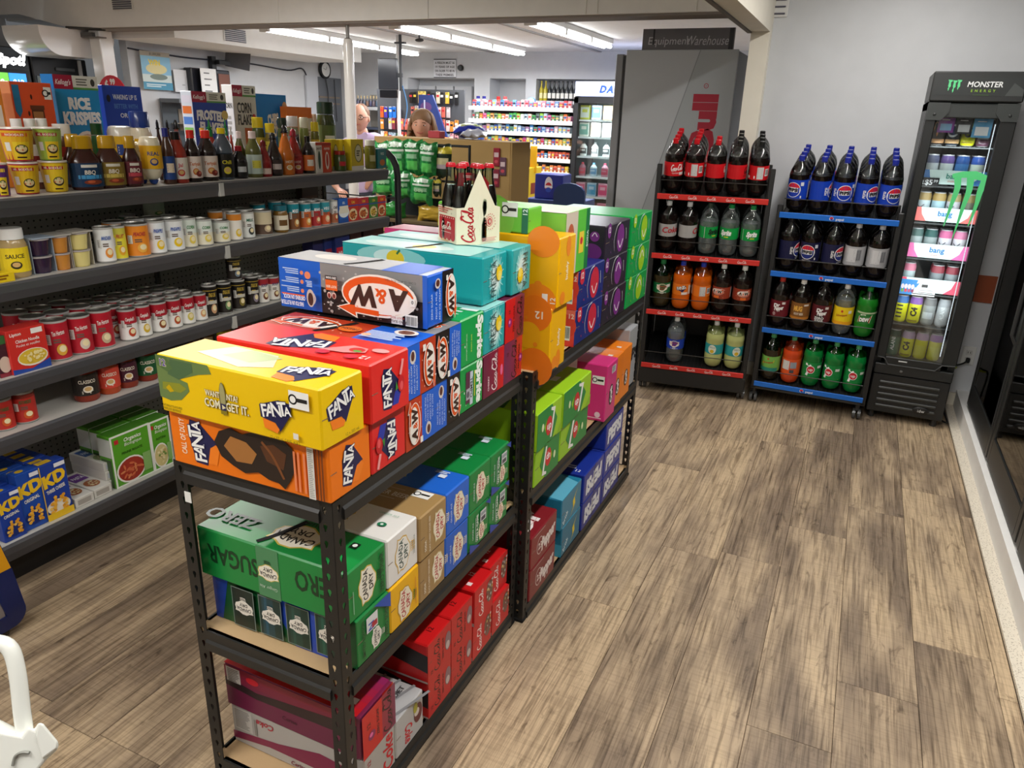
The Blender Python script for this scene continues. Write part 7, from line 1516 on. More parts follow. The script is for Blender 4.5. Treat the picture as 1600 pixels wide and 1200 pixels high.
CROW = (
 (('#26221f', '#26221f', 'claw', 'black can with an orange claw'), ('#27303c', '#2a3440', 'ring', 'slate can with a pale ring'), ('#c8cc1e', '#c8cc1e', 'c4', 'yellow can on the top shelf'), ('#5a3a4a', '#2a2a34', '', 'dusky pink can on the top shelf')),
 (('#a9b0b2', '#4a4f66', '', 'silver can with slate top, second shelf'), ('#b4bcba', '#5a4a7a', '', 'silver can with violet top, second shelf'), ('#3a6aa0', '#2a4a80', '', 'blue can on the second shelf'), ('#b9c4b8', '#2a4a90', '', 'pale green can with blue top, second shelf')),
 (('#c4d2d6', '#a88f5a', 'eye', 'pale blue can with gold top, third shelf'), ('#a8c8d4', '#b0955a', '', 'light blue can with gold top, third shelf'), ('#c8c4cc', '#a89a6a', 'eye', 'lilac can with gold top, third shelf'), ('#6a6a5a', '#8a7a4a', '', 'olive can with gold top, third shelf')),
 (('#a8b4b4', '#4a6a66', '', 'grey can with dark teal top, fourth shelf'), ('#9aa6a6', '#2a5a56', '', 'grey can with deep green top, fourth shelf'), ('#d8d4dc', '#d06a98', 'eye', 'white can with pink top, fourth shelf'), ('#dcd8de', '#d884a8', 'eye', 'white can with rose top, fourth shelf')),
 (('#b8cacc', '#d88098', '', 'pale can with pink top, fifth shelf'), None, ('#8a9296', '#a04a54', '', 'grey can with red top, fifth shelf'), ('#949ca0', '#9a4450', '', 'steel can with dark red top, fifth shelf')),
 (('#e6e61c', '#2a70b8', 'bars', 'yellow and blue can, sixth shelf'), ('#e2e01e', '#8a5ab0', 'c4', 'yellow and violet can, sixth shelf'), ('#9aa0a0', '#7a7a7a', '', 'grey can with salmon base, sixth shelf'), ('#c8ccce', '#b0b4b8', 'up', 'silver can with upright lettering, sixth shelf')),
 (('#2f6a58', '#1f4a3e', 'up', 'dark green can, bottom shelf'), ('#dcdc2a', '#c8b0cc', 'c4', 'yellow and lilac can, bottom shelf'), ('#d4d42c', '#c0a8c8', 'panel', 'yellow can showing its back panel, bottom shelf'), ('#d0ce34', '#a078b0', 'panel', 'yellow and violet can, bottom shelf')))
for z, row in zip(TI, CROW):
 for x, c in zip(XS, row):
  if c: ecan(x, FY0+.13, z, *c, rz=-.2)
  if c and row is not CROW[-2] and row is not CROW[-1]: ecan(x, FY0+.205, z, c[0], c[1], c[2], c[3]+', second in line', rz=.6)
# shelf front cards
def card(z0, z1, ground, corner, txt, desc, small='ENERGY', ink='#2a70b0'):
 t = MB(); t.box(1.112, FY0+.079, z0, 1.402, FY0+.082, z1, ground); o = t.build('shelf_card', SATIN); tag(o, desc, 'shelf card', 'in the slim cooler', 'cards on the cooler shelves')
 a = MB(); h = z1-z0; p = P(a, flat((1.112, FY0+.079, z0), (1, 0, 0), (0, 0, 1), (0, -1, 0)), .29, h)
 p.poly([(0, 0), (.055, 0), (.03, h*.5), (.022, h), (0, h)], corner); p.poly([(.29, 0), (.215, 0), (.25, h*.4), (.265, h), (.29, h)], corner); p.text(txt, .14, h*.6, h*.36, ink, 1); p.text(small, .14, h*.22, h*.12, '#c86a5a', 0); a.build('card_print', SATIN, o)
card(1.352, 1.424, '#cfe6e0', '#3a78b8', 'bang', 'white and blue shelf card behind the claw decal', ink='#2f8a7a')
card(1.155, 1.228, '#d2ebe6', '#e8706a', 'bang', 'white and coral shelf card')
card(.957, 1.034, '#d6ebe8', '#e86aa8', 'bang', 'white and hot pink shelf card')
card(.766, .842, '#d8ecea', '#e0506a', 'bang', 'white and crimson shelf card partly covered by a price card', ink='#1a2a3a')
t = MB(); t.box(1.105, FY0+.0755, .745, 1.29, FY0+.0785, .83, '#e8eaea'); o = t.build('promotion_card', SATIN); tag(o, 'small white card with a blue arrow corner', 'shelf card', 'in the slim cooler'); a = MB(); p = P(a, flat((1.105, FY0+.0755, .745), (1, 0, 0), (0, 0, 1), (0, -1, 0)), .185, .085); p.poly([(0, 0), (.07, 0), (.09, .085), (0, .085)], '#2a80c0'); p.poly([(.07, .06), (.1, .07), (.085, .04)], '#2a80c0')
for k in range(4): p.ell(.018+.017*k, .045, .008, .014, '#e0d0d4'); p.ell(.02+.017*k, .022, .007, .01, ('#6a9a3a', '#c83a4a', '#b04a6a', '#8a3a5a')[k])
p.text('XYIENCE', .13, .055, .012, '#2a2a2a', 1, 0, 0, .05) if False else p.rect(.112, .048, .03, .016, '#3a3a3a'); p.lines(.105, .03, .07, 1, .006, '#a0a0a0'); p.lines(.1, .016, .078, 1, .006, '#7a7a7a'); a.build('card_print', SATIN, o)
t = MB(); t.box(1.10, FY0+.0755, 1.335, 1.19, FY0+.0785, 1.383, '#16181a'); o = t.build('price_tag', SATIN); tag(o, 'black price tag reading five ninety-nine', 'price tag', 'in the slim cooler'); a = MB(); p = P(a, flat((1.10, FY0+.0755, 1.335), (1, 0, 0), (0, 0, 1), (0, -1, 0)), .09, .048); p.text('2', .012, .024, .02, '#d8dcde', 1); p.text('$5', .042, .024, .026, '#e8eaec', 1); p.text('.99', .072, .031, .014, '#e8eaec', 1); a.build('price_print', SATIN, o)
for x, w, z0, z1, c, c2, d in ((1.165, .075, 1.625, 1.70, '#8a3a9a', '#8ab8e0', 'purple and blue hanging card'), (1.248, .075, 1.62, 1.70, '#1a1c1e', '#d8dadc', 'black hanging card'), (1.33, .085, 1.605, 1.70, '#5aa8d8', '#f0f2f4', 'sky blue hanging card')):
 t = MB(); t.box(x-w/2, FY0+.062, z0, x+w/2, FY0+.064, z1, c); o = t.build('hanging_card', SATIN, loc=(0, 0, -.012)); tag(o, d, 'card', 'inside the top of the slim cooler'); a = MB(); p = P(a, flat((x-w/2, FY0+.062, z0), (1, 0, 0), (0, 0, 1), (0, -1, 0)), w, z1-z0); p.rect(w*.15, .01, w*.7, (z1-z0)*.45, c2); p.lines(w*.2, (z1-z0)*.8, w*.5, 1, .008, '#f4f4f4'); a.build('card_print', SATIN, o)

# ================================================================== DOOR COOLERS ON THE RIGHT
bank = empty('door_cooler', (1.6, .6, .11)); tag(bank, 'long bank of black glass-door coolers along the right wall', 'cooler')
def bp(name, fn, m=METAL, par=None):
 b = MB(); fn(b); b.v = [(x-1.6, y-.6, z-.11) for x, y, z in b.v]; return b.build(name, m, par or bank)
bp('cabinet', lambda b: (b.box(1.602, -2.4, .112, 1.656, 3.81, .3, '#141515'), b.box(1.602, -2.4, 2.1, 1.656, 3.81, 2.3, '#1a1b1b'), b.box(1.648, -2.4, .3, 1.656, 3.81, 2.1, '#0c0d0d'), b.box(1.602, 3.77, .112, 1.656, 3.81, 2.1, '#1b1c1c')))
for k in range(7):
 y1 = 3.77-.86*k; y0 = y1-.84
 d = bp('door', lambda b: (b.cbox(1.588, y0, .13, 1.602, y0+.05, 2.08, '#232424', .003), b.cbox(1.588, y1-.05, .13, 1.602, y1, 2.08, '#232424', .003), b.cbox(1.588, y0+.05, .13, 1.602, y1-.05, .26, '#1d1e1e', .003), b.cbox(1.588, y0+.05, 2.0, 1.602, y1-.05, 2.08, '#1d1e1e', .003)))
 bp('glass_pane', lambda b: b.box(1.594, y0+.05, .26, 1.597, y1-.05, 2.0, '#ffffff'), DARKGLASS, d)
 bp('gasket', lambda b: b.box(1.5865, y0+.044, .254, 1.589, y0+.05, 2.006, '#3a3b3b'), MATTE, d)
 bp('handle', lambda b: b.tube([(1.588, y0+.025, .7), (1.566, y0+.025, .74), (1.566, y0+.025, 1.35), (1.588, y0+.025, 1.39)], .009, 8, '#2f3030'), METAL, d)
 for z in (.5, .85, 1.2, 1.55): bp('shelf', lambda b: b.box(1.6, y0+.05, z-.006, 1.645, y1-.05, z, '#3c3e3e'), METAL, d)
for k, (y, c, n) in enumerate(((3.5, '#4a3a5a', 'dim purple'), (3.42, '#3a5a4a', 'dim green'), (2.62, '#8a8a3a', 'dim yellow'), (2.5, '#6a4a80', 'dim violet'))):
 b = MB(); b.lathe([(.018, 0, c), (.02, .01, c), (.02, .14, c), (.016, .15, '#888888')], 12); o = b.build('drink_can', GLOSS, smooth=.6, loc=(1.623, y, .501)); tag(o, n+' can behind the right-hand cooler glass', 'can')
# red tape and outlet on the back wall
b = MB(); b.box(1.53, 4.078, .668, 1.632, 4.0845, .828, '#a0502f'); b.build('tape_patch', SATIN); tag(bpy.data.objects['tape_patch'], 'brown-red tape patch on the wall right of the slim cooler', 'tape')
ot = empty('wall_outlet', (1.583, 4.086, .335)); tag(ot, 'white wall outlet with a black plug behind the slim cooler', 'outlet')
b = MB(); b.cbox(-.036, -.008, -.058, .036, 0, .058, '#dcdcd8', .003); b.build('plate', GLOSS, ot)
for z in (.02, -.025): b = MB(); b.cbox(-.017, -.011, z-.015, .017, -.007, z+.015, '#cfcfca', .003); b.box(-.008, -.0115, z-.004, -.005, -.0105, z+.008, '#222222'); b.box(.005, -.0115, z-.004, .008, -.0105, z+.008, '#222222'); b.build('socket', GLOSS, ot)
b = MB(); b.tube(spline([(1.583, 4.06, .31), (1.56, 4.05, .29), (1.52, 4.05, .27), (1.49, 4.06, .255), (1.482, 4.075, .2), (1.49, 4.07, .08), (1.5, 3.95, .02), (1.505, 3.75, .018), (1.5, 3.68, .02), (1.47, 3.72, .02)], 6), .005, 8, '#161616'); b.cbox(1.572, 4.052, .296, 1.594, 4.072, .326, '#161616', .004); o = b.build('power_cord', MATTE, smooth=.8); tag(o, 'black power cord hanging from the outlet to the floor', 'cord')
b = MB(); b.cbox(1.497, 4.05, .252, 1.535, 4.064, .264, '#c8d43a', .003); o = b.build('cord_tag', SATIN); tag(o, 'yellow green tag on the black power cord', 'tag')
# ================================================================== MAIN STORE BEYOND THE OPENING
def part_of(t):
 L0 = Vector(t.location)
 def f(name, fn, m=METAL, par=None, smooth=None):
  b = MB(); fn(b); b.v = [(x-L0.x, y-L0.y, z-L0.z) for x, y, z in b.v]; return b.build(name, m, par or t, smooth)
 return f
# tall grey cooler seen from its side
rbk = empty('tall_cooler', (-.45, 4.5, 0)); tag(rbk, 'tall grey cooler side with red vertical lettering left of the pillar', 'cooler'); f = part_of(rbk)
f('side_panel', lambda b: b.cbox(-.825, 4.40, .03, -.062, 4.42, 2.085, '#b2b6ba', .004), SATIN)
f('cabinet', lambda b: b.box(-.82, 4.42, .03, -.07, 5.05, 2.08, '#2a2c2e'))
f('door_frame', lambda b: b.cbox(-.90, 4.41, .05, -.845, 5.0, 2.06, '#85878a', .006), SATIN); f('gasket', lambda b: b.box(-.846, 4.42, .06, -.826, 4.98, 2.05, '#17181a'))
def stripe(b):
 p = P(b, flat((-.825, 4.40, .03), (1, 0, 0), (0, 0, 1), (0, -1, 0)), .763, 2.055)
 p.poly([(.50, 2.05), (.763, 2.05), (.763, .7), (.40, .7), (.0, .9), (.20, .9+.3)][:0] or [(.512, 2.052), (.76, 2.052), (.76, .6), (.10, .6)], '#a3a8ab'); p.stroke([(.512, 2.052), (.10, .6)], .006, '#86898c')
 p.text('Red Bull', .58, 1.36, .15, '#a3152f', 2, 90, 0, -.84); p.ell(.575, 1.83, .016, .016, '#a3152f'); p.ell(.575, 1.83, .012, .012, '#a3a8ab'); p.text('R', .575, 1.83, .012, '#a3152f', 0, 90)
f('side_graphic', stripe, SATIN)
b = MB(); b.box(-.78, 4.62, 2.088, -.14, 4.64, 2.24, '#6f6a6a'); o = b.build('shop_sign', SATIN); tag(o, 'grey frosted sign board lying on top of the tall cooler', 'sign'); a = MB(); p = P(a, flat((-.78, 4.62, 2.088), (1, 0, 0), (0, 0, 1), (0, -1, 0)), .64, .152); p.text('Equipment', .19, .075, .05, '#cfcccc', 0, 0, .1, .3); p.text('Warehouse', .46, .075, .06, '#cfcccc', 0, 0, .2, .3); p.rect(.075, .05, .012, .1, '#2c2a2c'); p.rect(.605, 0, .03, .15, '#302e30'); a.build('sign_lettering', SATIN, o)

# dairy cooler
dc = empty('dairy_cooler', (-1.85, 7.55, 0)); tag(dc, 'glass-door cooler with a backlit blue dairy sign', 'cooler'); f = part_of(dc)
X0, X1, Y0 = -2.24, -1.3, 7.2
f('cabinet', lambda b: (b.box(X0, Y0+.03, .05, X0+.04, 7.9, 1.86, '#1c1d1f'), b.box(X1-.04, Y0+.03, .05, X1, 7.9, 1.86, '#1c1d1f'), b.box(X0, 7.86, .05, X1, 7.9, 1.86, '#c4d2d2'), b.box(X0, Y0+.03, .05, X1, 7.9, .5, '#1c1d1f'), b.box(X0, Y0+.03, 1.84, X1, 7.9, 1.87, '#1c1d1f')))
s = f('sign_panel', lambda b: b.cbox(X0+.01, Y0-.01, 1.875, X1-.01, Y0+.2, 2.02, '#c3cdf2', .004), GLOW)
f('sign_lettering', lambda b: P(b, flat((X0+.01, Y0-.011, 1.875), (1, 0, 0), (0, 0, 1), (0, -1, 0)), .92, .145).text('DAIRY', .46, .07, .07, '#2a4fb0', 2, 0, .25, None, .12), SATIN, s)
d = f('door', lambda b: (b.box(X0, Y0, .4, X0+.05, Y0+.03, 1.86, '#1e1f22'), b.box(X1-.05, Y0, .4, X1, Y0+.03, 1.86, '#1e1f22'), b.box(X0, Y0, 1.8, X1, Y0+.03, 1.86, '#1e1f22'), b.box(X0, Y0, .4, X1, Y0+.03, .46, '#1e1f22')))
f('door_glass', lambda b: b.box(X0+.05, Y0+.01, .46, X1-.05, Y0+.014, 1.8, '#ffffff'), GLASS, d)
area('dairy_light', (-1.8, 7.28, 1.5), .5, .7, 6, (.88, .98, 1), (PI/2, 0, 0))
for z in (.58, .8, 1.02, 1.24, 1.45, 1.63): f('shelf', lambda b: b.box(X0+.05, Y0+.06, z-.02, X1-.05, 7.85, z, '#dfeaea'), SATIN)
DP = {1.63: (('#c8d04a', '#dce8e0'), ('#a8b8c8', '#5a80b0'), ('#d8a87a', '#e8d8c0')), 1.45: (('#dfe8dc', '#78b0a0'), ('#e8e0d8', '#c8a88a'), ('#d8dce0', '#90a0b0')), 1.24: (('#e4e8e4', '#4a4a4a'), ('#dcdcdc', '#6a6a6a'), ('#c0c8c8', '#303436')), 1.02: (('#b07a88', '#d04a5a'), ('#bcd4dc', '#5a90b8'), ('#c08a9a', '#b83a5a'), ('#d8dcb0', '#c8c04a')), .8: (('#e2b4c0', '#d05a80'), ('#a8c8d8', '#4a9ac0'), ('#e0a8b8', '#d8507a')), .58: (('#e090a8', '#d04a74'), ('#dfa0b0', '#cc4a70'))}
nm = {1.63: 'top', 1.45: 'second', 1.24: 'third', 1.02: 'fourth', .8: 'fifth', .58: 'sixth'}
for z, cs in DP.items():
 for k in range(6):
  c1, c2 = cs[k % len(cs)]; x = X0+.1+.135*k; h = .15
  b = MB()
  if z in (1.02, 1.24): b.lathe([(.038, 0, c1), (.04, .01, c1), (.04, .1, c1), (.016, .13, c2), (.016, .15, c2)], 12)
  else: b.cbox(-.055, -.035, 0, .055, .035, h, c1, .004)
  o = b.build('dairy_bottle' if z in (1.02, 1.24) else 'dairy_carton', GLOSS, smooth=.6, loc=(x, 7.33, z+.001)); l = MB()
  if z in (1.02, 1.24): p = cylp(l, .04, .025, .06, 2.4)
  else: p = P(l, flat((-.05, -.035, .02), (1, 0, 0), (0, 0, 1), (0, -1, 0)), .1, .11)
  p.rect(0, 0, p.w, p.h, c2); p.rect(p.w*.2, p.h*.5, p.w*.6, p.h*.3, c1); l.build('label_print', SATIN, o); tag(o, 'dairy drink pack', 'bottle' if z in (1.02, 1.24) else 'carton', 'on the %s shelf of the dairy cooler' % nm[z], 'dairy cooler stock', x, 'from the left')

# candy shelving on the far wall
cs = empty('candy_shelving', (-2.95, 7.6, 0)); tag(cs, 'long white candy shelves with wire fronts left of the dairy cooler', 'shelving unit'); f = part_of(cs)
f('back_panel', lambda b: b.box(-3.62, 7.72, .05, -2.27, 7.75, 1.72, '#3a3a3c')); f('side_panel', lambda b: b.box(-2.27, 7.28, .02, -2.245, 7.78, 1.76, '#1f2022')); f('base', lambda b: b.box(-3.62, 7.36, 0, -2.27, 7.75, .12, '#2a2a2c'))
LV = ((1.745, -3.6, 24), (1.605, -3.6, 26), (1.475, -3.56, 24), (1.34, -3.52, 26), (1.195, -2.78, 10), (1.045, -2.76, 9), (.88, -3.5, 14), (.7, -3.5, 14))
PALC = (['#e07a8a', '#c8404a', '#7ab0d8', '#5a90c8', '#e0a0a8', '#d86070', '#4a78b8', '#b8c8d8', '#e8b8b8', '#c04858'], ['#6a7a74', '#5a6a66', '#6a8a5a', '#8ac04a', '#e8e8e0', '#e0703a', '#b0c8d8', '#e090b0', '#d060a0', '#f0d0c0', '#48a050', '#f09a4a', '#3a9a4a'], ['#8aa8c8', '#4a5aa0', '#9ab0b8', '#707a90', '#a070a0', '#d880b8', '#3a78b0', '#5a9a8a', '#c8a0a8', '#4a8a6a', '#8ab0c0', '#c0d0e0', '#3a58a0'], ['#e0c040', '#4a60b0', '#8a6a9a', '#7a98c0', '#e0b850', '#d8a048', '#b04a8a', '#3a90c0', '#88a868', '#d8d0a0', '#a8c878', '#e0a050'], ['#d8603a', '#c8503a', '#4a9ac8', '#d86a40', '#c04a34'], ['#e8c828', '#d8b830', '#d87848', '#6a80a8', '#d08048', '#c86a40'], ['#b0583a', '#4a6a9a', '#a8a04a'], ['#7a4a3a', '#4a7a5a', '#8a8a9a'])
LN = ('top', 'second', 'third', 'fourth', 'fifth', 'sixth', 'seventh', 'bottom')
rr = random.Random(5)
for i, (z, xs, n) in enumerate(LV):
 s = f('shelf', lambda b: (b.box(xs, 7.28, z-.035, -2.275, 7.72, z-.02, '#d6d6d4'), b.box(xs, 7.272, z-.045, -2.275, 7.28, z+.0, '#e9e9e7')), SATIN)
 f('wire_front', lambda b: [b.tube([(xs, 7.275, z+q), (-2.275, 7.275, z+q)], .002, 4, '#d8d8d8') for q in (.025, .05)], TIN, s)
 for k in range(n):
  x = xs+.03+(-2.30-xs-.03)*(k+.5)/n; w = (-2.30-xs-.03)/n*.44; h = rr.uniform(.07, .1) if i < 6 else .09; c = PALC[i][(k*7//3+rr.randint(0, 1)) % len(PALC[i])]; c2 = rr.choice(['#f0ece4', '#2a2a3a', '#e8c040', '#c8303a', '#3a6ab0'])
  b = MB(); b.cbox(-w, 0, 0, w, .03, h, c, .004); o = b.build('candy_pack', SATIN, loc=(x, 7.30, z-.0195))
  l = MB(); p = P(l, flat((-w, 0, 0), (1, 0, 0), (0, 0, 1), (0, -1, 0)), 2*w, h); p.rect(w*.3, h*.5, w*1.4, h*.22, c2); p.ell(w, h*.28, w*.5, h*.14, '#f2ead8'); l.build('printed_artwork', SATIN, o)
  tag(o, 'candy pack', 'candy', 'on the %s shelf of the far candy shelving' % LN[i], 'candy packs', x, 'from the left')
  if i in (1, 2, 3):
   b2 = MB(); b2.cbox(-w*.9, 0, 0, w*.9, .03, h*1.05, rr.choice(PALC[i]), .004); o2 = b2.build('candy_pack', SATIN, loc=(x, 7.38, z-.0195)); tag(o2, 'candy pack behind', 'candy', 'on the %s shelf of the far candy shelving' % LN[i], 'candy packs', x, 'from the left')
b = MB(); b.cbox(-.05, 0, 0, .05, .05, .03, '#2a5aa8', .004); b.ell((0, .02, .075), (.06, .015, .05), '#4a7ac0', 16, 8); b.ell((0, .012, .08), (.045, .012, .035), '#b8cce4', 16, 8); o = b.build('candy_topper', SATIN, smooth=.6, loc=(-2.86, 7.42, 1.73)); tag(o, 'round blue display topper on the candy shelves', 'display')
for k, (x, c, c2) in enumerate(((-3.55, '#e8e6ee', '#3a3a8a'), (-3.47, '#ece8f0', '#3a3a8a'), (-3.28, '#d84a3a', '#b02a2a'), (-3.19, '#e8e0e0', '#c84a4a'))):
 b = MB(); b.lathe([(.035, 0, c), (.035, .08, c), (.02, .1, c), (.022, .1, c2), (.022, .13, c2)], 12); o = b.build('squeeze_bottle', GLOSS, smooth=.6, loc=(x, 7.42, 1.727)); tag(o, 'small tub standing behind the candy', 'bottle', 'on the top shelf of the far candy shelving', None, x, 'from the left')
# wine in the recess
f2 = struct(slab('trim_8', -3.05, 8.0, 1.80, -2.3, 8.3, 1.835, WALLM))
for k in range(9):
 x = -3.0+.057*k; c = '#b8a82a' if k < 2 else '#15181a'
 b = MB(); b.lathe([(.024, 0, c), (.026, .005, c), (.026, .13, c), (.01, .17, c), (.01, .215, '#2a2a2a' if k > 1 else '#c8b84a'), (.011, .23, '#2a2a2a')], 12); o = b.build('wine_bottle', GLOSS, smooth=.6, loc=(x, 8.06, 1.8355)); l = MB(); p = cylp(l, .026, .03, .06, 2); p.rect(0, 0, p.w, p.h, '#e8e6de' if k not in (0, 1) else '#e0d8a0'); l.build('label_print', SATIN, o); tag(o, 'wine bottle', 'bottle', 'in the wall recess beside the dairy cooler', 'wine bottles', x, 'from the left')
# wall sign and speaker
b = MB(); b.box(-4.5, 7.985, 2.085, -4.17, 7.998, 2.31, '#dfe1e6'); o = b.build('notice_board', SATIN); tag(o, 'white age-limit notice high on the far wall', 'sign'); a = MB(); p = P(a, flat((-4.5, 7.985, 2.085), (1, 0, 0), (0, 0, 1), (0, -1, 0)), .33, .225)
p.rect(0, .215, .33, .01, '#2a2a2e'); p.rect(0, .0, .33, .01, '#2a2a2e')
for i, (st, q) in enumerate((('A PERSON MUST BE', 1), ('19 YEARS OF AGE', 1), ('OR OLDER TO BE IN', 1), ('THESE PREMISES.', 1))): p.text(st, .165, .18-.048*i, .026, '#2e2e34', 1, 0, 0, .29)
a.build('notice_lettering', SATIN, o)
b = MB(); b.lathe([(.035, 0, '#1c1c1e'), (.04, .02, '#1c1c1e'), (.03, .05, '#2a2a2c')], 14); b.v = [(x, -z, y) for x, y, z in b.v]; o = b.build('wall_speaker', METAL, smooth=.6, loc=(-4.1, 7.998, 2.205)); tag(o, 'small black round speaker beside the notice', 'speaker')
# hanging screen, pole and camera
tv = empty('hanging_screen', (-3.87, 6.0, 2.0)); tag(tv, 'dark screen hanging above the counter', 'screen'); f = part_of(tv)
f('screen', lambda b: b.cbox(-3.99, 5.98, 1.86, -3.76, 6.02, 2.16, '#33363c', .006), GLOSS); f('screen_lower', lambda b: b.cbox(-3.98, 5.985, 1.78, -3.77, 6.015, 1.855, '#1b1c20', .005), GLOSS)
f('hanger', lambda b: (b.tube([(-3.72, 6.0, 2.385), (-3.72, 6.0, 1.85)], .016, 8, '#24262a'), b.box(-3.78, 5.98, 2.3, -3.66, 6.02, 2.315, '#24262a'), b.box(-3.78, 5.99, 1.98, -3.70, 6.01, 2.02, '#24262a'))); f('mast', lambda b: b.tube([(-3.79, 6.06, 2.385), (-3.79, 6.06, 1.0)], .02, 8, '#d8d8d6'), GLOSS, None, .6)
f('cable', lambda b: b.tube(spline([(-3.70, 6.0, 1.9), (-3.66, 6.02, 1.7), (-3.69, 6.0, 1.5)], 5), .006, 6, '#4a7aa8'), MATTE, None, .8)
cam_ = empty('dome_camera', (-3.49, 6.0, 2.34)); tag(cam_, 'small dark ceiling camera beside the hanging pole', 'camera'); f = part_of(cam_); f('mount', lambda b: b.tube([(-3.49, 6, 2.385), (-3.49, 6, 2.345)], .01, 8, '#3a3a3c')); f('camera_body', lambda b: b.ell((-3.49, 6, 2.33), (.05, .03, .018), '#3a3a3c', 12, 7), METAL, None, .8)
# left wall: clock, screen, posters, doorway
ck_ = empty('wall_clock', (-5.985, 7.62, 2.15)); tag(ck_, 'round black-rimmed wall clock', 'clock'); b = MB(); b.lathe([(.11, 0, '#16181a'), (.11, .03, '#16181a'), (.085, .032, '#16181a')], 24); b.v = [(z, x, y) for x, y, z in b.v]; b.build('rim', GLOSS, ck_, .5); b = MB(); p = P(b, flat((.034, 0, 0), (0, 1, 0), (0, 0, 1), (1, 0, 0)), 1, 1); p.ell(0, 0, .085, .085, '#e9ebe9', 24); p.stroke([(0, 0), (.02, .04)], .006, '#222222'); p.stroke([(0, 0), (-.05, .02)], .005, '#222222'); b.build('dial', SATIN, ck_)
dw = struct(empty('door_2', (-5.99, 7.72, 0))); b = MB(); b.box(0, -.26, 0, .006, .26, 2.06, '#6a6e74'); b.build('dark_opening', SATIN, dw); b = MB(); b.box(0, -.50, 0, .03, -.27, 2.06, '#c9ccd2'); b.build('door_leaf', SATIN, dw)
for z in (1.8, 1.72): b = MB(); b.box(.006, -.24, z, .02, .2, z+.02, '#8a7a6a'); b.build('rail', SATIN, dw)
b = MB(); b.tube(spline([(.03, -.1, 2.04), (.03, -.06, 1.8), (.03, -.12, 1.5)], 4), .008, 6, '#3a3c40'); b.tube([(.03, .08, 2.04), (.03, .1, 1.5)], .008, 6, '#3a3c40'); b.build('pipe', METAL, dw, .8)
ws = empty('wall_screen', (-5.9, 5.9, 2.14)); tag(ws, 'tilted grey screen on a black wall arm', 'screen'); f = part_of(ws); f('screen', lambda b: b.add([(-5.86, 5.78, 2.26), (-5.70, 5.98, 2.22), (-5.74, 5.98, 2.03), (-5.90, 5.78, 2.07), (-5.89, 5.80, 2.27), (-5.73, 6.0, 2.23), (-5.77, 6.0, 2.04), (-5.93, 5.80, 2.08)], [(0, 1, 2, 3), (7, 6, 5, 4), (0, 4, 5, 1), (1, 5, 6, 2), (2, 6, 7, 3), (3, 7, 4, 0)], '#4a4c50'), GLOSS); f('arm', lambda b: (b.box(-5.99, 5.62, 1.8, -5.93, 5.68, 2.16, '#17181a'), b.box(-5.96, 5.66, 2.08, -5.86, 5.82, 2.12, '#17181a')))
def poster(lab, x, y, z0, w, h, c, fn, name='poster', cat='poster', rz=PI/2):
 t = MB(); t.box(-w/2, -.004, 0, w/2, 0, h, c); o = t.build(name, SATIN, loc=(x, y, z0), rot=rz); tag(o, lab, cat); a = MB(); p = P(a, flat((-w/2, -.004, 0), (1, 0, 0), (0, 0, 1), (0, -1, 0)), w, h); fn(p); a.build('poster_print', SATIN, o); return o
def po1(p): W, H = p.w, p.h; p.rect(0, H*.88, W, H*.12, '#a8a090'); p.text('$1,000,000', W*.5, H*.94, H*.06, '#5a564a', 1, 0, 0, W*.8); p.rect(0, H*.4, W, H*.48, '#8ec4e0'); p.ell(W*.5, H*.55, W*.36, H*.14, '#e8dca0'); p.text('WIN', W*.45, H*.72, H*.13, '#f0d848', 2, 0, 0, W*.6); p.ell(W*.55, H*.34, W*.3, H*.08, '#7a8a80'); p.rect(0, 0, W, H*.2, '#4a98b8'); p.lines(W*.1, H*.12, W*.7, 2, H*.05, '#d8ecf0')
poster('blue lottery poster on the store window wall', -5.95, 4.88, 1.78, .36, .36, '#d8e4e0', po1)
poster('blank white paper notice beside the blue poster', -5.94, 5.18, 1.77, .2, .22, '#e6e6e8', lambda p: p.lines(p.w*.5, p.h*.3, p.w*.2, 1, .02, '#b8b8ba'), 'paper_notice', 'notice')
def po2(p):
 for i, st in enumerate(('SORRY', 'DEBIT ONLY', 'NO', 'CASH BACK')): p.text(st, p.w*.45, p.h*(.82-.2*i), p.h*.07, '#4a4a4c', 0, 0, 0, p.w*.7)
poster('white paper notice with printed lines in front of the dark case', -5.80, 5.42, 1.72, .22, .30, '#f0f0ee', lambda p: [p.lines(p.w*.2, p.h*(.82-.2*i), p.w*.5, 1, .02, '#6a6a6a', i) for i in range(4)], 'paper_notice', 'notice')
gc = empty('glass_case', (-5.9, 5.35, 0)); tag(gc, 'dark glass-fronted service case by the left wall', 'display case'); f = part_of(gc)
f('hood', lambda b: b.cbox(-5.98, 5.25, 1.72, -5.86, 5.80, 2.02, '#22232a', .01), GLOSS); f('frame', lambda b: (b.box(-5.98, 4.9, 1.66, -5.7, 5.9, 1.70, '#6a7076'), b.box(-5.98, 4.9, .1, -5.96, 5.9, 1.66, '#5a6066'), b.box(-5.74, 5.85, .9, -5.7, 5.9, 1.66, '#5a6066'))); f('picture_panel', lambda b: b.box(-5.86, 5.62, 1.78, -5.855, 5.78, 1.98, '#7a4a3a'), SATIN); f('glass_front', lambda b: b.box(-5.705, 4.92, 1.0, -5.70, 5.85, 1.66, '#ffffff'), GLASS); f('base', lambda b: b.cbox(-5.98, 4.9, .02, -5.7, 5.9, 1.0, '#3a3d42', .008)); f('tray', lambda b: (b.box(-5.95, 5.0, 1.45, -5.75, 5.4, 1.46, '#b8b2a8'), b.box(-5.955, 5.1, 1.38, -5.95, 5.35, 1.6, '#9a8a7a')), SATIN)
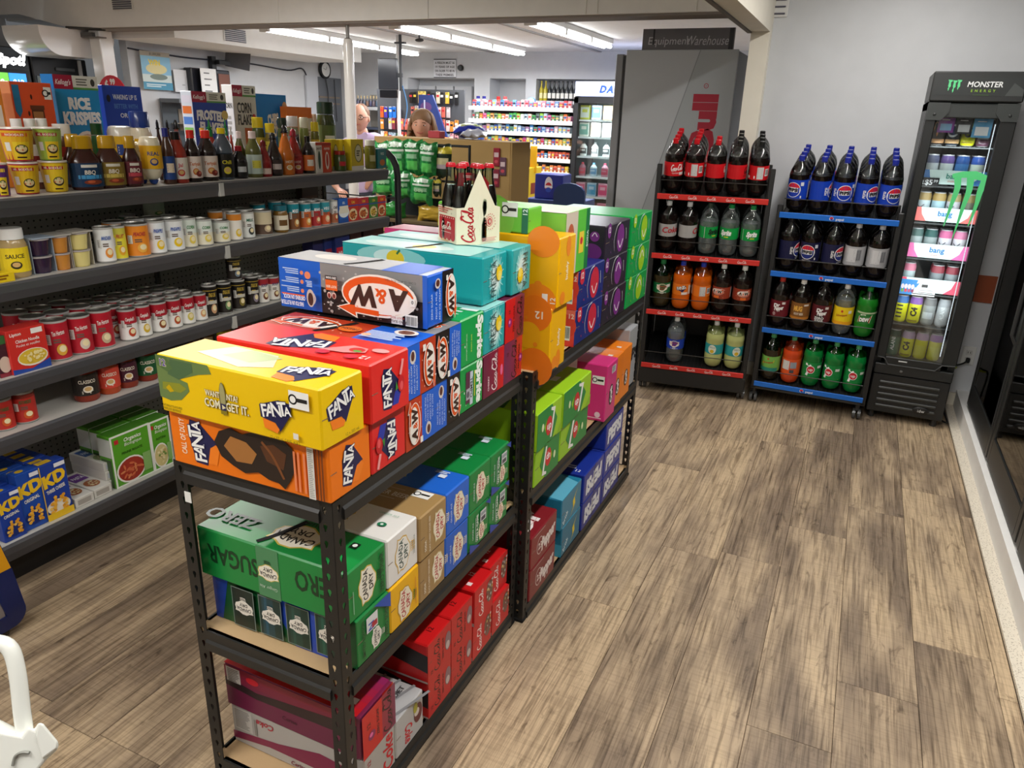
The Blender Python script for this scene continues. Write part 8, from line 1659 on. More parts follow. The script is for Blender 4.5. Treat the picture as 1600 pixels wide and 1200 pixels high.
for k in range(4):
 b = MB(); b.lathe([(.035, 0, '#1c1c20'), (.035, .2, '#1c1c20'), (.02, .24, '#1c1c20'), (.02, .3, '#b8a090' if k == 2 else '#1c1c20')], 12); o = b.build('coffee_dispenser', GLOSS, smooth=.6, loc=(-5.62, 5.05+.12*k, 1.12)); tag(o, 'dark dispenser bottle', 'bottle', 'in front of the glass case', None, None, 'from the near end')
b = MB(); b.box(-5.69, 4.98, .01, -5.55, 5.6, 1.118, '#3a3d42'); tag(b.build('counter_ledge', METAL), 'dark ledge in front of the glass case', 'counter')
b = MB(); b.tube(spline([(-5.985, 4.6, 2.15), (-5.985, 5.0, 2.13), (-5.985, 5.4, 2.12), (-5.985, 6.2, 2.13), (-5.985, 6.9, 2.10), (-5.985, 7.2, 2.13), (-5.985, 7.3, 1.9), (-5.985, 7.28, 1.7)], 6), .008, 6, '#3c3e48'); tag(b.build('wall_cable', MATTE, smooth=.8), 'dark cable draped along the left store wall', 'cable')
b = MB(); b.tube([(-5.985, 4.78, 2.14), (-5.985, 4.78, 1.98)], .006, 6, '#3c3e48'); tag(b.build('wall_cable', MATTE, smooth=.8), 'short cable hanging down to the blue poster', 'cable')
# rounded white bulkhead by the header
b = MB(); q = []
y0, y1, z0, z1, r = 3.72, 4.47, 2.025, 2.262, .2
q = [(y0, z1)]+[(y0+r-r*math.cos(a), z0+r-r*math.sin(a)) for a in [i*PI/16 for i in range(9)]]+[(y1-r+r*math.sin(a), z0+r-r*math.cos(a)) for a in [i*PI/16 for i in range(9)]]+[(y1, z1)]; n = len(q)
b.add([(-6.0, y, z) for y, z in q]+[(-6.5, y, z) for y, z in q], [list(range(n)), list(range(n, 2*n))[::-1]]+[[i, n+i, n+(i+1) % n, (i+1) % n] for i in range(n)], '#efeceb')
o = b.build('rounded_bulkhead', GLOSS, smooth=.5); tag(o, 'white rounded-corner hanging bulkhead under the header at upper left', 'bulkhead')
b = MB(); b.tube([(-6.02, 4.0, 2.27), (-5.7, 4.15, 2.262)], .012, 6, '#3a3836'); b.box(-5.95, 4.09, 2.19, -5.72, 4.17, 2.2, '#6a6662'); tag(b.build('bracket_plate', METAL), 'dark bracket plate on top of the square column', 'bracket')
# red price disc
t = MB(); t.lathe([(.19, 0, '#d8283c'), (.19, .008, '#d8283c')], 28); t.v = [(x, -z, y) for x, y, z in t.v]; o = t.build('price_disc', SATIN, loc=(-5.52, 4.0, 1.68)); tag(o, 'round red price disc behind the dark blue cereal box', 'sign'); a = MB(); p = P(a, flat((-.19, -.008, -.19), (1, 0, 0), (0, 0, 1), (0, -1, 0)), .38, .38); p.text('6', .13, .30, .07, '#f6f0f0', 2); p.text('99', .21, .325, .045, '#f6f0f0', 2); p.ell(.17, .18, .12, .05, '#f2eef0'); a.build('price_lettering', SATIN, o)
b = MB(); b.tube([(0, .012, 0), (0, .012, -1.5)], .012, 8, '#8a8a8a'); b.lathe([(.15, -1.68, '#6a6a6a'), (.15, -1.66, '#6a6a6a')], 16); b.build('stand', METAL, o)
# slush machines at far left
sm = empty('slush_machine', (-6.75, 3.95, 0)); tag(sm, 'dark machine with glowing white sign and two price screens', 'machine'); f = part_of(sm)
f('body', lambda b: b.cbox(-7.2, 3.3, .02, -6.62, 4.0, 2.10, '#24272c', .01)); f('sign_face', lambda b: b.box(-6.62, 3.32, 1.9, -6.612, 3.98, 2.09, '#3a4148'), SATIN)
def slogo(b): p = P(b, flat((-6.612, 3.32, 1.9), (0, 1, 0), (0, 0, 1), (1, 0, 0)), .66, .19); p.text('a Spot!', .46, .09, .085, '#ffffff', 2, 0, .2, -.36)
f('sign_letters', slogo, GLOWHI)
for y, c, st in ((3.69, '#6ab84a', '40'), (3.86, '#3a90e0', '$12')):
 s = f('price_screen', lambda b: b.box(-6.62, y-.08, 1.66, -6.611, y+.08, 1.87, c), GLOW); f('screen_digits', lambda b: P(b, flat((-6.611, y-.08, 1.66), (0, 1, 0), (0, 0, 1), (1, 0, 0)), .16, .21).text(st, .08, .13, .05, '#eef6f8', 1), GLOW, s)
bf = empty('black_freezer', (-6.75, 4.25, 0)); tag(bf, 'black glass-front freezer beside the glowing sign machine', 'freezer'); f = part_of(bf)
f('body', lambda b: b.cbox(-7.2, 4.02, .02, -6.62, 4.6, 2.04, '#17181b', .01)); f('window', lambda b: b.box(-6.62, 4.05, 1.5, -6.612, 4.48, 1.86, '#7d8a8a'), GLOSS); f('louvre_plate', lambda b: b.cbox(-6.62, 4.25, 1.92, -6.60, 4.45, 1.95, '#55595c', .004)); f('edge_trim', lambda b: b.box(-6.62, 4.5, .1, -6.60, 4.53, 2.03, '#c8cacc'), SATIN)
for k in range(4): f('tub', lambda b: b.cbox(-6.611, 4.07+.1*k, 1.72, -6.606, 4.15+.1*k, 1.84, ('#c8d0c8', '#b8c4c0', '#d0d4d0', '#b4bcbc')[k], .002), SATIN)

# ---- counter zone: cardboard display, chips, goods
cd = empty('cardboard_display', (-1.9, 3.95, 0)); tag(cd, 'tall plain cardboard display panel behind the chip bags', 'display'); f = part_of(cd)
f('front_panel', lambda b: b.cbox(-2.5, 3.75, .02, -1.39, 3.765, 1.46, '#b2925f', .003), mat('cardboard', .8, .2, bump=(120, .15))); f('side_panel', lambda b: b.cbox(-1.39, 3.75, .02, -1.375, 4.05, 1.46, '#a88a5a', .003), MATS['cardboard']); f('top_fold', lambda b: b.box(-2.5, 3.765, 1.445, -1.39, 4.05, 1.46, '#b99a68'), MATS['cardboard'])
for k, (x, z, c) in enumerate(((-1.49, 1.36, '#a03040'), (-1.49, 1.22, '#8a3444'), (-1.44, 1.30, '#6a4a5a'))):
 b = MB(); b.cbox(-.025, -.01, -.06, .025, 0, .06, c, .004); o = b.build('snack_packet', FOIL, loc=(x, 3.748, z)); l = MB(); p = P(l, flat((-.025, -.01, -.06), (1, 0, 0), (0, 0, 1), (0, -1, 0)), .05, .12); p.rect(.008, .06, .034, .03, '#d8c0c4'); p.ell(.025, .03, .014, .012, '#c84a5a'); l.build('printed_artwork', SATIN, o); tag(o, 'dark red snack packet hanging on the cardboard panel', 'packet', '', None, x, 'from the left')
def pouch(w, h, d, c1, seed, art=None, name='chip_bag'):
 rr = random.Random(seed); nx, nz = 11, 15; b = MB(); G = {}
 for s in (0, 1):
  vs = []
  for j in range(nz+1):
   for i in range(nx+1):
    u, v = i/nx*2-1, j/nz*2-1; e = max(0, 1-abs(u)**2.6)*max(0, 1-abs(v)**4)
    wr = .012*math.sin(9*u+seed+3*v)*abs(v)**2+.006*rr.uniform(-1, 1)*(1-abs(u)**8)
    y = (-1 if s == 0 else 1)*(d/2*e**.7)+wr*(1 if e < .9 else .5); x = u*w/2*(1-.07*(1-v*v)); z = h*(j/nz)+.01*math.sin(5*u+seed)*abs(v)**6
    vs.append((x, y, z))
  fs = [[j*(nx+1)+i, j*(nx+1)+i+1, (j+1)*(nx+1)+i+1, (j+1)*(nx+1)+i] for j in range(nz) for i in range(nx)]
  if s: fs = [q[::-1] for q in fs]
  cols = []
  for j in range(nz):
   for i in range(nx):
    cols.append(art(i/nx, j/nz) if art and s == 0 else c1)
  b.add(vs, fs, cols)
 return b
def art_green(u, v):
 if .78 < v < .9: return '#cfe0d0' if abs(u-.5) < .3 else '#2a8a44'
 if .40 < v < .58 and abs(u-.5) < .24: return '#8ab890'
 if .62 < v < .68 and abs(u-.5) < .34: return '#dfeadc'
 if .12 < v < .34 and abs(u-.5) < .3: return '#5ac05a'
 return '#1f7a3c' if (int(u*11)+int(v*9)) % 3 else '#2d9248'
def art_dark(u, v):
 if .7 < v < .92: return '#d8c83a' if abs(u-.5) < .42 else '#2c4030'
 if .2 < v < .6 and abs(u-.5) < .32: return '#b8a8b0' if v < .4 else '#d8d0a0'
 return '#26382c'
def art_blue(u, v):
 if .25 < v < .8 and abs(u-.45) < .4: return '#c8c890' if (int(u*10)+int(v*7)) % 2 else '#8aa85a'
 return '#1f35a8'
wr = empty('wire_rack', (-1.9, 3.36, 0)); tag(wr, 'black wire rack the green chip bags hang on', 'rack'); f = part_of(wr)
f('frame', lambda b: [b.tube([(x, 3.46, .02), (x, 3.46, 1.44)], .01, 6, '#1c1d1f') for x in (-2.2, -1.55)]+[b.tube([(-2.2, 3.46, z), (-1.55, 3.46, z)], .008, 6, '#1c1d1f') for z in (.1, .5, .95, 1.2, 1.43)]); f('back_board', lambda b: b.box(-2.2, 3.47, .05, -1.55, 3.48, 1.08, '#2a2e30'), MATTE)
f('shelf', lambda b: b.box(-2.2, 3.18, .94, -1.55, 3.46, .955, '#6a5a40'), MATTE)
BAGS = [(-2.10, 3.30, 1.27, .19, .17, 1), (-1.98, 3.27, 1.24, .17, .22, 2), (-1.86, 3.27, 1.25, .15, .21, 3), (-1.755, 3.27, 1.24, .14, .21, 4), (-2.08, 3.25, 1.10, .19, .17, 5), (-1.93, 3.24, 1.09, .17, .17, 6), (-1.79, 3.24, 1.07, .17, .17, 7)]
for k, (x, y, z, w, h, s) in enumerate(BAGS):
 o = pouch(w, h, .07, '#1f7a3c', s, art_green).build('chip_bag', FOIL, smooth=1.2, loc=(x, y, z), rot=(0, .05*math.sin(s*2), .1*math.cos(s)))
 l = MB(); p = P(l, flat((-w*.4, -.043, 0), (1, 0, 0), (0, 0, 1), (0, -1, 0)), w*.8, h); p.text('CHIPS', p.w*.5, h*.84, h*.1, '#e8f0e4', 1, 0, 0, p.w*.7) if k < 4 else p.text('CHIPS', p.w*.5, h*.5, h*.1, '#bfe0b4', 1, 0, 0, p.w*.6); l.build('bag_lettering', SATIN, o); tag(o, 'shiny green chip bag, %s row' % ('upper' if k < 4 else 'lower'), 'chip bag', 'on the black wire rack', 'green chip bags', x, 'from the left')
for k, (x, z, w, h) in enumerate(((-1.665, 1.24, .15, .2), (-1.70, 1.12, .06, .11), (-1.61, 1.05, .08, .14))):
 o = pouch(w, h, .06, '#26382c', 11+k, art_dark).build('snack_bag', FOIL, smooth=1.2, loc=(x, 3.30, z)); tag(o, ('large dark green and yellow snack bag', 'small navy and yellow snack packet', 'small dark snack packet')[k], 'snack bag', 'right of the green chip bags')
for k, (x, c, w) in enumerate(((-2.02, '#2f8a3c', .16), (-1.72, '#c8a43a', .22))):
 o = pouch(w, .1, .09, c, 21+k).build('snack_bag', FOIL, smooth=1.2, loc=(x, 3.28, .957), rot=(0, 0, .2)); tag(o, ('green bag', 'golden bag')[k]+' lying on the wire rack shelf', 'snack bag')
o = pouch(.25, .2, .09, '#1f35a8', 31, art_blue).build('snack_bag', FOIL, smooth=1.2, loc=(-1.83, 3.98, 1.462+.045), rot=(-1.45, 0, .5)); tag(o, 'royal blue snack bag lying on top of the cardboard display', 'snack bag')
o = pouch(.2, .12, .05, '#b8bccc', 33).build('snack_bag', FOIL, smooth=1.2, loc=(-1.74, 3.86, 1.462+.03), rot=(-1.4, 0, .2)); tag(o, 'small silver snack bag beside the royal blue bag', 'snack bag')
b = MB(); b.cbox(-.05, -.04, 0, .05, .04, .05, '#b04048', .004); o = b.build('snack_box', SATIN, loc=(-2.07, 3.92, 1.461)); tag(o, 'dull red box on the cardboard display beside the girl', 'box')
# goods behind the counter: hook display of bright packets
hd = empty('hook_display', (-3.5, 6.3, 0)); tag(hd, 'black hook display crowded with bright packets', 'display'); f = part_of(hd); f('board', lambda b: b.box(-4.25, 6.33, .9, -3.15, 6.35, 1.88, '#4a4c50'), MATTE); f('post', lambda b: (b.box(-4.2, 6.35, 0, -4.15, 6.4, 1.88, '#2a2c2e'), b.box(-3.25, 6.35, 0, -3.2, 6.4, 1.88, '#2a2c2e')))
rr = random.Random(21)
ROWS = ((1.74, (-3.82, -3.2), ('#2a2420', '#d8b040', '#1c1c1c', '#e8c860', '#c8ccd0', '#26221e', '#d8d0b8', '#4a6a9a')), (1.60, (-3.8, -3.3), ('#e8d8d4', '#d06a5a', '#c8b8b8', '#8a3a40', '#e87a4a', '#d89088', '#f0e0d8')), (1.58, (-4.2, -3.92), ('#e0602a', '#4a3aa0', '#d83a2a', '#2a78d8')), (1.46, (-4.2, -3.2), ('#f0903a', '#2c2e34', '#c8c0c0', '#d8a0a0', '#8a3a48', '#e8e0e0', '#e07a6a', '#b04858', '#f0d8d0')), (1.32, (-4.2, -3.2), ('#c8302a', '#e8e0d8', '#d87a3a', '#a8c0d0', '#e0a0a8', '#58885a', '#d04a40')))
for z, (xa, xb), cols in ROWS:
 n = int((xb-xa)/.052)
 for k in range(n):
  x = xa+(xb-xa)*(k+.5)/n; c = cols[(k+rr.randint(0, 1)) % len(cols)]; h = rr.uniform(.1, .125)
  b = MB(); b.cbox(-.022, 0, 0, .022, .012, h, c, .003); o = b.build('snack_packet', FOIL, loc=(x, 6.30-.01*(k % 2), z)); l = MB(); p = P(l, flat((-.022, 0, 0), (1, 0, 0), (0, 0, 1), (0, -1, 0)), .044, h); p.rect(.006, h*.55, .032, h*.2, rr.choice(['#f2eee6', '#e8c848', '#2a2a34', '#c83038'])); p.rect(.014, h*.9, .016, h*.06, '#2a2a2a'); l.build('printed_artwork', SATIN, o)
  tag(o, 'small bright snack packet', 'packet', 'in the %s row of the hook display' % {1.74: 'top', 1.60: 'second', 1.58: 'short left', 1.46: 'fourth', 1.32: 'lowest'}[z], 'hook display packets', x, 'from the left')
bs = empty('promotion_stand', (-3.5, 6.2, 0)); tag(bs, 'dark blue slanted promotion board above the girl', 'sign'); f = part_of(bs); f('board', lambda b: b.add([(-3.57, 6.1, 1.4), (-3.22, 6.1, 1.4), (-3.40, 6.1, 1.82), (-3.57, 6.1, 1.82), (-3.57, 6.12, 1.4), (-3.22, 6.12, 1.4), (-3.40, 6.12, 1.82), (-3.57, 6.12, 1.82)], [(0, 1, 2, 3), (7, 6, 5, 4), (0, 4, 5, 1), (1, 5, 6, 2), (2, 6, 7, 3), (3, 7, 4, 0)], '#26366e'), SATIN); f('board_print', lambda b: (P(b, flat((-3.57, 6.1, 1.4), (1, 0, 0), (0, 0, 1), (0, -1, 0)), .35, .42).ell(.09, .30, .07, .05, '#5a3a6a'), P(b, flat((-3.57, 6.098, 1.4), (1, 0, 0), (0, 0, 1), (0, -1, 0)), .35, .42).rect(.065, .27, .018, .1, '#b8bcd0')), SATIN); f('leg', lambda b: b.box(-3.5, 6.12, 0, -3.46, 6.16, 1.45, '#2a2c30'))
for k, (x, z, w, h, c, lab) in enumerate(((-2.95, 1.42, .1, .1, '#e87a2a', 'orange snack box left of the candy shelves'), (-3.2, 1.36, .12, .07, '#e8905a', 'pale orange tub beside the blue bag'), (-2.85, 1.33, .09, .09, '#d8702a', 'second orange snack box near the candy shelves'), (-3.33, 1.40, .09, .1, '#d8d4d0', 'white and brown packet cluster below the blue board'))):
 b = MB(); b.cbox(-w/2, -.03, 0, w/2, .03, h, c, .005); o = b.build('snack_box', SATIN, loc=(x, 5.6, z)); l = MB(); p = P(l, flat((-w/2, -.03, 0), (1, 0, 0), (0, 0, 1), (0, -1, 0)), w, h); p.rect(w*.2, h*.4, w*.6, h*.3, '#f4e8dc'); p.ell(w*.6, h*.3, w*.15, h*.15, '#b04a2a'); l.build('printed_artwork', SATIN, o); tag(o, lab, 'box')
b = MB(); b.cbox(-3.45, 5.5, 1.28, -2.75, 5.75, 1.32, '#6a6c70', .005); b.box(-3.4, 5.52, 0, -2.8, 5.73, 1.28, '#4a4c50'); o = b.build('service_counter', METAL); tag(o, 'grey service counter behind the cardboard display', 'counter')
for ob, dz in (('snack_box.001', 1.3205), ('snack_box.002', 1.3205), ('snack_box.003', 1.3205), ('snack_box.004', 1.3205)):
 if ob in bpy.data.objects: bpy.data.objects[ob].location.z = dz
# dark bottle shelf on the far left
vs = empty('bottle_shelf', (-5.08, 7.7, 0)); tag(vs, 'grey shelf holding a row of dark little bottles behind the woman', 'shelf'); f = part_of(vs); f('board', lambda b: b.cbox(-5.45, 7.45, 1.66, -4.72, 7.9, 1.70, '#b8babc', .004), SATIN); f('back', lambda b: b.box(-5.45, 7.9, .2, -4.72, 7.93, 1.86, '#a09a90'), SATIN); f('lower_board', lambda b: b.cbox(-5.45, 7.45, 1.42, -4.72, 7.9, 1.45, '#3a4050', .004), SATIN); f('stand', lambda b: (b.box(-5.44, 7.5, 0, -5.40, 7.9, 1.42, '#55585c'), b.box(-4.77, 7.5, 0, -4.73, 7.9, 1.42, '#55585c')))
for k in range(13):
 x = -5.36+.049*k; c = ('#2a2a3a', '#22222c', '#3a3a48')[k % 3]; b = MB(); b.lathe([(.018, 0, c), (.02, .01, ('#4a4a68', '#6a5a60', '#48586a', '#8a6a58')[k % 4]), (.02, .07, c), (.008, .1, '#b8a070'), (.008, .135, '#b8a070')], 10); o = b.build('small_bottle', GLOSS, smooth=.6, loc=(x, 7.5, 1.7005)); tag(o, 'small dark bottle', 'bottle', 'on the grey shelf behind the woman', 'small dark bottles', x, 'from the left')
# yellow stand, blue case, blue chair
ys = empty('snack_stand', (-2.1, 5.6, 0)); tag(ys, 'yellow and white snack stand beside the cardboard display', 'display stand'); f = part_of(ys); f('shelf', lambda b: b.cbox(-2.24, 5.5, 1.10, -2.04, 5.75, 1.14, '#e0ddd4', .004), SATIN); f('side_board', lambda b: b.cbox(-2.035, 5.48, .3, -2.0, 5.78, 1.19, '#e8c42a', .004), SATIN); f('base', lambda b: b.cbox(-2.24, 5.5, .02, -2.04, 5.78, .85, '#d8d4cc', .004), SATIN); f('header_card', lambda b: b.cbox(-2.05, 5.6, 1.14, -1.98, 5.61, 1.38, '#e8b020', .003), SATIN); f('side_print', lambda b: (lambda p: (p.ell(.15, .25, .06, .08, '#3a6a3a'), p.ell(.2, .5, .07, .08, '#6a4a2a'), p.rect(.05, .65, .2, .1, '#8a3a2a')))(P(b, flat((-2.0, 5.48, .3), (0, 1, 0), (0, 0, 1), (1, 0, 0)), .3, .89)), SATIN)
for k in range(4):
 b = MB(); b.cbox(-.02, -.01, 0, .02, .01, .16, ('#2c2420', '#34302c', '#241e1c', '#302a28')[k], .004); o = b.build('snack_packet', FOIL, loc=(-2.2+.055*k, 5.52, 1.20)); tag(o, 'dark upright packet', 'packet', 'above the yellow snack stand', None, None, 'from the left'); LAB[-1] = LAB[-1][:4]+(-2.2+.055*k,)
 b = MB(); b.tube([(-.0, 0, .16), (0, .06, .17)], .002, 4, '#888888'); b.build('hook', METAL, o)
o = pouch(.19, .09, .12, '#f0a020', 41).build('snack_bag', FOIL, smooth=1.2, loc=(-2.14, 5.58, 1.141)); tag(o, 'heap-like orange snack bag in the yellow stand', 'snack bag')
bc = MB(); bc.cbox(-.125, -.1, 0, .125, .1, .2, '#1b3296', .005); o = bc.build('soda_case', CARTON, loc=(-1.565, 5.0, .985)); l = MB(); p = P(l, flat((-.125, -.1, 0), (1, 0, 0), (0, 0, 1), (0, -1, 0)), .25, .2); p.ell(.125, .12, .035, .06, '#e8ecf4'); p.ell(.125, .10, .03, .035, '#c83040'); p.rect(.09, .09, .07, .02, '#f0f2f8'); p.ell(.125, .075, .026, .02, '#2a50b8'); l.build('printed_artwork', CARTON, o); tag(o, 'blue cola case standing behind the soda racks', 'soda case')
b = MB(); b.cbox(-1.75, 4.85, .02, -1.25, 5.2, .984, '#2c4488', .005); o = b.build('soda_stack_box', CARTON); tag(o, 'stacked blue cartons under the blue cola case', 'carton'); l = MB(); P(l, flat((-1.75, 4.85, .02), (1, 0, 0), (0, 0, 1), (0, -1, 0)), .5, .964).rect(.05, .9, .4, .03, '#c8d0e4'); l.build('printed_artwork', SATIN, o)
ch = empty('chair', (-1.33, 5.0, 0)); tag(ch, 'blue chair back with rounded top beside the blue case', 'chair'); f = part_of(ch)
f('backrest', lambda b: b.add([(x, y, z) for y in (4.78, 4.81) for x, z in [(-1.47, .80), (-1.20, .80), (-1.20, 1.05)]+[(-1.335+.135*math.cos(a), 1.05+.085*math.sin(a)) for a in [i*PI/8 for i in range(1, 8)]]+[(-1.47, 1.05)]], [list(range(11)), list(range(11, 22))[::-1]]+[[i, 11+i, 11+(i+1) % 11, (i+1) % 11] for i in range(11)], '#27457a'), SATIN); f('seat', lambda b: b.cbox(-1.5, 4.6, .43, -1.18, 4.84, .47, '#27457a', .01), SATIN)
for x in (-1.47, -1.21):
 for y in (4.63, 4.80): f('leg', lambda b: b.tube([(x, y, 0), (x, y, .8 if y > 4.7 else .43)], .012, 8, '#2a2c30'), METAL, None, .8)
# ================================================================== PEOPLE
def skin_body(name, verts, edges, radii, m, parent, sub=2, loc=None):
 me = bpy.data.meshes.new(name); me.from_pydata(verts, edges, []); o = bpy.data.objects.new(name, me); COL.objects.link(o); o.parent = parent
 sk = o.modifiers.new('skin', 'SKIN'); me.skin_vertices[0].data.foreach_set('radius', [c for r in radii for c in ((r, r) if not isinstance(r, tuple) else r)])
 me.skin_vertices[0].data[0].use_root = True; sk.use_smooth_shade = True
 s = o.modifiers.new('smooth', 'SUBSURF'); s.levels = s.render_levels = sub; me.materials.append(m); return o
def vcol(name, c, rough=.6):
 return mat(name, rough, .35, col=c)
SK = vcol('warm_skin', '#d9a48c', .5); LIL = vcol('lilac_cotton', '#d2bde0', .9); HAIRL = vcol('light_brown_hair', '#8b6b4e', .6); HAIRD = vcol('pulled_back_hair', '#7d5b45', .6); DARKC = vcol('dark_trousers', '#3a3c48', .9); PINKC = vcol('dusty_pink_top', '#a8707a', .9); LIPM = vcol('lip', '#b5695f', .5); EYEW = vcol('eye_white', '#ece6e0', .3); IRIS = vcol('iris', '#3a2a20', .3)
def head(root, c, s, rz, glasses=False):
 """ovoid head with brow, nose, mouth, eyes and ears; faces -Y before the turn rz"""
 h = empty('head', c, rz); h.parent = root
 b = MB(); n, k = 24, 18
 base = []
 for a in range(k+1):
  th = PI*a/k; z = math.cos(th); rr_ = math.sin(th)
  for i in range(n):
   ph = 2*PI*i/n; x = rr_*math.cos(ph); y = rr_*math.sin(ph)
   wj = 1-.26*max(0, -z)**1.4; X = x*.078*wj; Y = y*.096*(1-.10*max(0, -z)); Z = z*.118
   if y < 0:
    f = max(0, -y)
    Y -= .018*math.exp(-((x/.16)**2))*math.exp(-(((z+.10)/.17)**2))*f        # nose
    Y -= .006*math.exp(-((z-.22)/.12)**2)*f; Y += .006*math.exp(-(((abs(x)-.40)/.16)**2+((z-.06)/.1)**2))*f   # brow, sockets
    Y -= .005*math.exp(-((x/.3)**2+((z+.44)/.07)**2))*f; Y -= .008*math.exp(-((x/.3)**2+((z+.78)/.14)**2))*f   # lips, chin
   base.append((X*s, Y*s, Z*s))
 b.add(base, [[a*n+(i+1) % n, a*n+i, (a+1)*n+i, (a+1)*n+(i+1) % n] for a in range(k) for i in range(n)], '#d9a48c'); b.build('face', SK, h, 1.5)
 for sx in (-1, 1):
  b = MB(); b.ell((sx*.031*s, -.080*s, .006*s), (.0125*s, .008*s, .007*s), '#ece6e0', 10, 7); o = b.build('eye', EYEW, h, 1); b = MB(); b.ell((sx*.031*s, -.0865*s, .006*s), (.0055*s, .003*s, .0058*s), '#3a2a20', 8, 6); b.build('iris', IRIS, h, 1)
  b = MB(); b.tube(spline([(sx*.016*s, -.091*s, .024*s), (sx*.03*s, -.09*s, .029*s), (sx*.046*s, -.078*s, .024*s)], 4), .0028*s, 6, '#6a4a38'); b.build('eyebrow', HAIRD, h, 1)
  b = MB(); b.ell((sx*.078*s, .006*s, -.006*s), (.010*s, .018*s, .028*s), '#d9a48c', 10, 8); b.build('ear', SK, h, 1)
 b = MB(); b.tube(spline([(-.024*s, -.083*s, -.050*s), (-.01*s, -.0925*s, -.053*s), (.01*s, -.0925*s, -.053*s), (.024*s, -.083*s, -.050*s)], 4), .0042*s, 6, '#b5695f'); b.build('mouth', LIPM, h, 1)
 if glasses:
  b = MB()
  for sx in (-1, 1): b.tube([(sx*.032*s+.024*s*math.cos(a), -.097*s, .004*s+.017*s*math.sin(a)) for a in [i*PI/6 for i in range(12)]], .0022*s, 6, '#2c2626', closed=True); b.tube([(sx*.056*s, -.096*s, .008*s), (sx*.079*s, .0, .01*s)], .0022*s, 6, '#2c2626')
  b.tube([(-.008*s, -.098*s, .008*s), (.008*s, -.098*s, .008*s)], .0022*s, 6, '#2c2626'); b.build('glasses', GLOSS, h, 1)
 return h
wo = empty('person', (-3.34, 4.78, 0)); tag(wo, 'smiling woman in a lilac t-shirt, hand on hip, behind the slim column', 'person')
TO = [(0, 0, .92), (0, 0, 1.08), (-.005, 0, 1.22), (0, .0, 1.36), (0, .01, 1.44)]
V = [(0, 0, .88), (0, 0, 1.02), (0, 0, 1.18), (0, 0, 1.32), (.0, .01, 1.405), (.13, .0, 1.385), (.215, -.005, 1.36), (-.13, .0, 1.365), (-.215, -.01, 1.325), (.27, .0, 1.355-.03), (-.25, -.02, 1.25)]
E_ = [(0, 1), (1, 2), (2, 3), (3, 4), (3, 5), (5, 6), (3, 7), (7, 8), (6, 9), (8, 10)]
skin_body('t_shirt', V, E_, [(.17, .12), (.155, .11), (.16, .115), (.15, .105), (.075, .07), .085, .075, .085, .075, .066, .066], LIL, wo)
skin_body('legs', [(0, 0, .9), (.1, 0, .86), (.105, 0, .48), (.11, .01, .08), (.11, -.12, .035), (-.1, 0, .86), (-.105, 0, .48), (-.11, .01, .08), (-.11, -.12, .035)], [(0, 1), (1, 2), (2, 3), (3, 4), (0, 5), (5, 6), (6, 7), (7, 8)], [(.15, .11), (.095, .1), .062, .045, (.04, .035), (.095, .1), .062, .045, (.04, .035)], DARKC, wo)
def hand(parent, c, d, up, side=1):
 d = Vector(d).normalized(); up = Vector(up).normalized(); s = d.cross(up); c = Vector(c); V = [c, c+d*.04, c+d*.08]; E2 = [(0, 1), (1, 2)]; R_ = [.022, (.034, .018), (.034, .016)]
 for k, (o_, ln) in enumerate(((-.027, .052), (-.009, .066), (.009, .062), (.026, .048))):
  i = len(V); V += [c+d*.09+s*o_, c+d*(.09+ln*.5)+s*o_-up*.008, c+d*(.09+ln)+s*o_-up*.03]; E2 += [(2, i), (i, i+1), (i+1, i+2)]; R_ += [.0095, .009, .0075]
 i = len(V); V += [c+d*.03+s*.035*side, c+d*.06+s*.058*side-up*.01, c+d*.085+s*.062*side-up*.015]; E2 += [(1, i), (i, i+1), (i+1, i+2)]; R_ += [.013, .0105, .0085]
 return V, E2, R_
def arm(parent, pts, radii, d, up, side, name='arm'):
 HV, HE, HR = hand(parent, pts[-1], d, up, side); n = len(pts)-1
 V = [Vector(p) for p in pts[:-1]]+HV; E2 = [(i, i+1) for i in range(n)]+[(a+n, b2+n) for a, b2 in HE]; R_ = radii[:-1]+HR
 return skin_body(name, [tuple(v) for v in V], E2, R_, SK, parent, 1)
arm(wo, [(.25, .0, 1.335), (.33, .005, 1.30), (.385, .01, 1.275), (.30, -.03, 1.20), (.22, -.06, 1.12), (.175, -.07, 1.075)], [.052, .048, .045, .042, .034, .028], (-.6, -.3, -.5), (-.3, -.8, .3), 1)
arm(wo, [(-.24, -.02, 1.28), (-.29, -.03, 1.18), (-.31, -.05, 1.09), (-.26, -.12, 1.02), (-.19, -.18, .98), (-.15, -.2, .96)], [.052, .048, .045, .04, .033, .028], (.7, -.5, -.2), (0, 0, 1), -1)
skin_body('neck', [(0, .005, 1.39), (-.003, -.005, 1.45), (-.005, -.015, 1.51)], [(0, 1), (1, 2)], [.062, .052, .055], SK, wo, 1)
hw = head(wo, (-.005, -.03, 1.575), 1.0, .35, True)
b = MB(); b.ell((0, .020, .036), (.081, .088, .088), '#7d5b45', 20, 12); b.v = [v for v in b.v]; b.ell((0, .085, .09), (.035, .035, .035), '#7d5b45', 12, 8); b.build('hair', HAIRD, hw, 1.4)
gi = empty('person', (-2.42, 4.32, 0)); tag(gi, 'girl with long wavy light brown hair peeking over the cardboard', 'person')
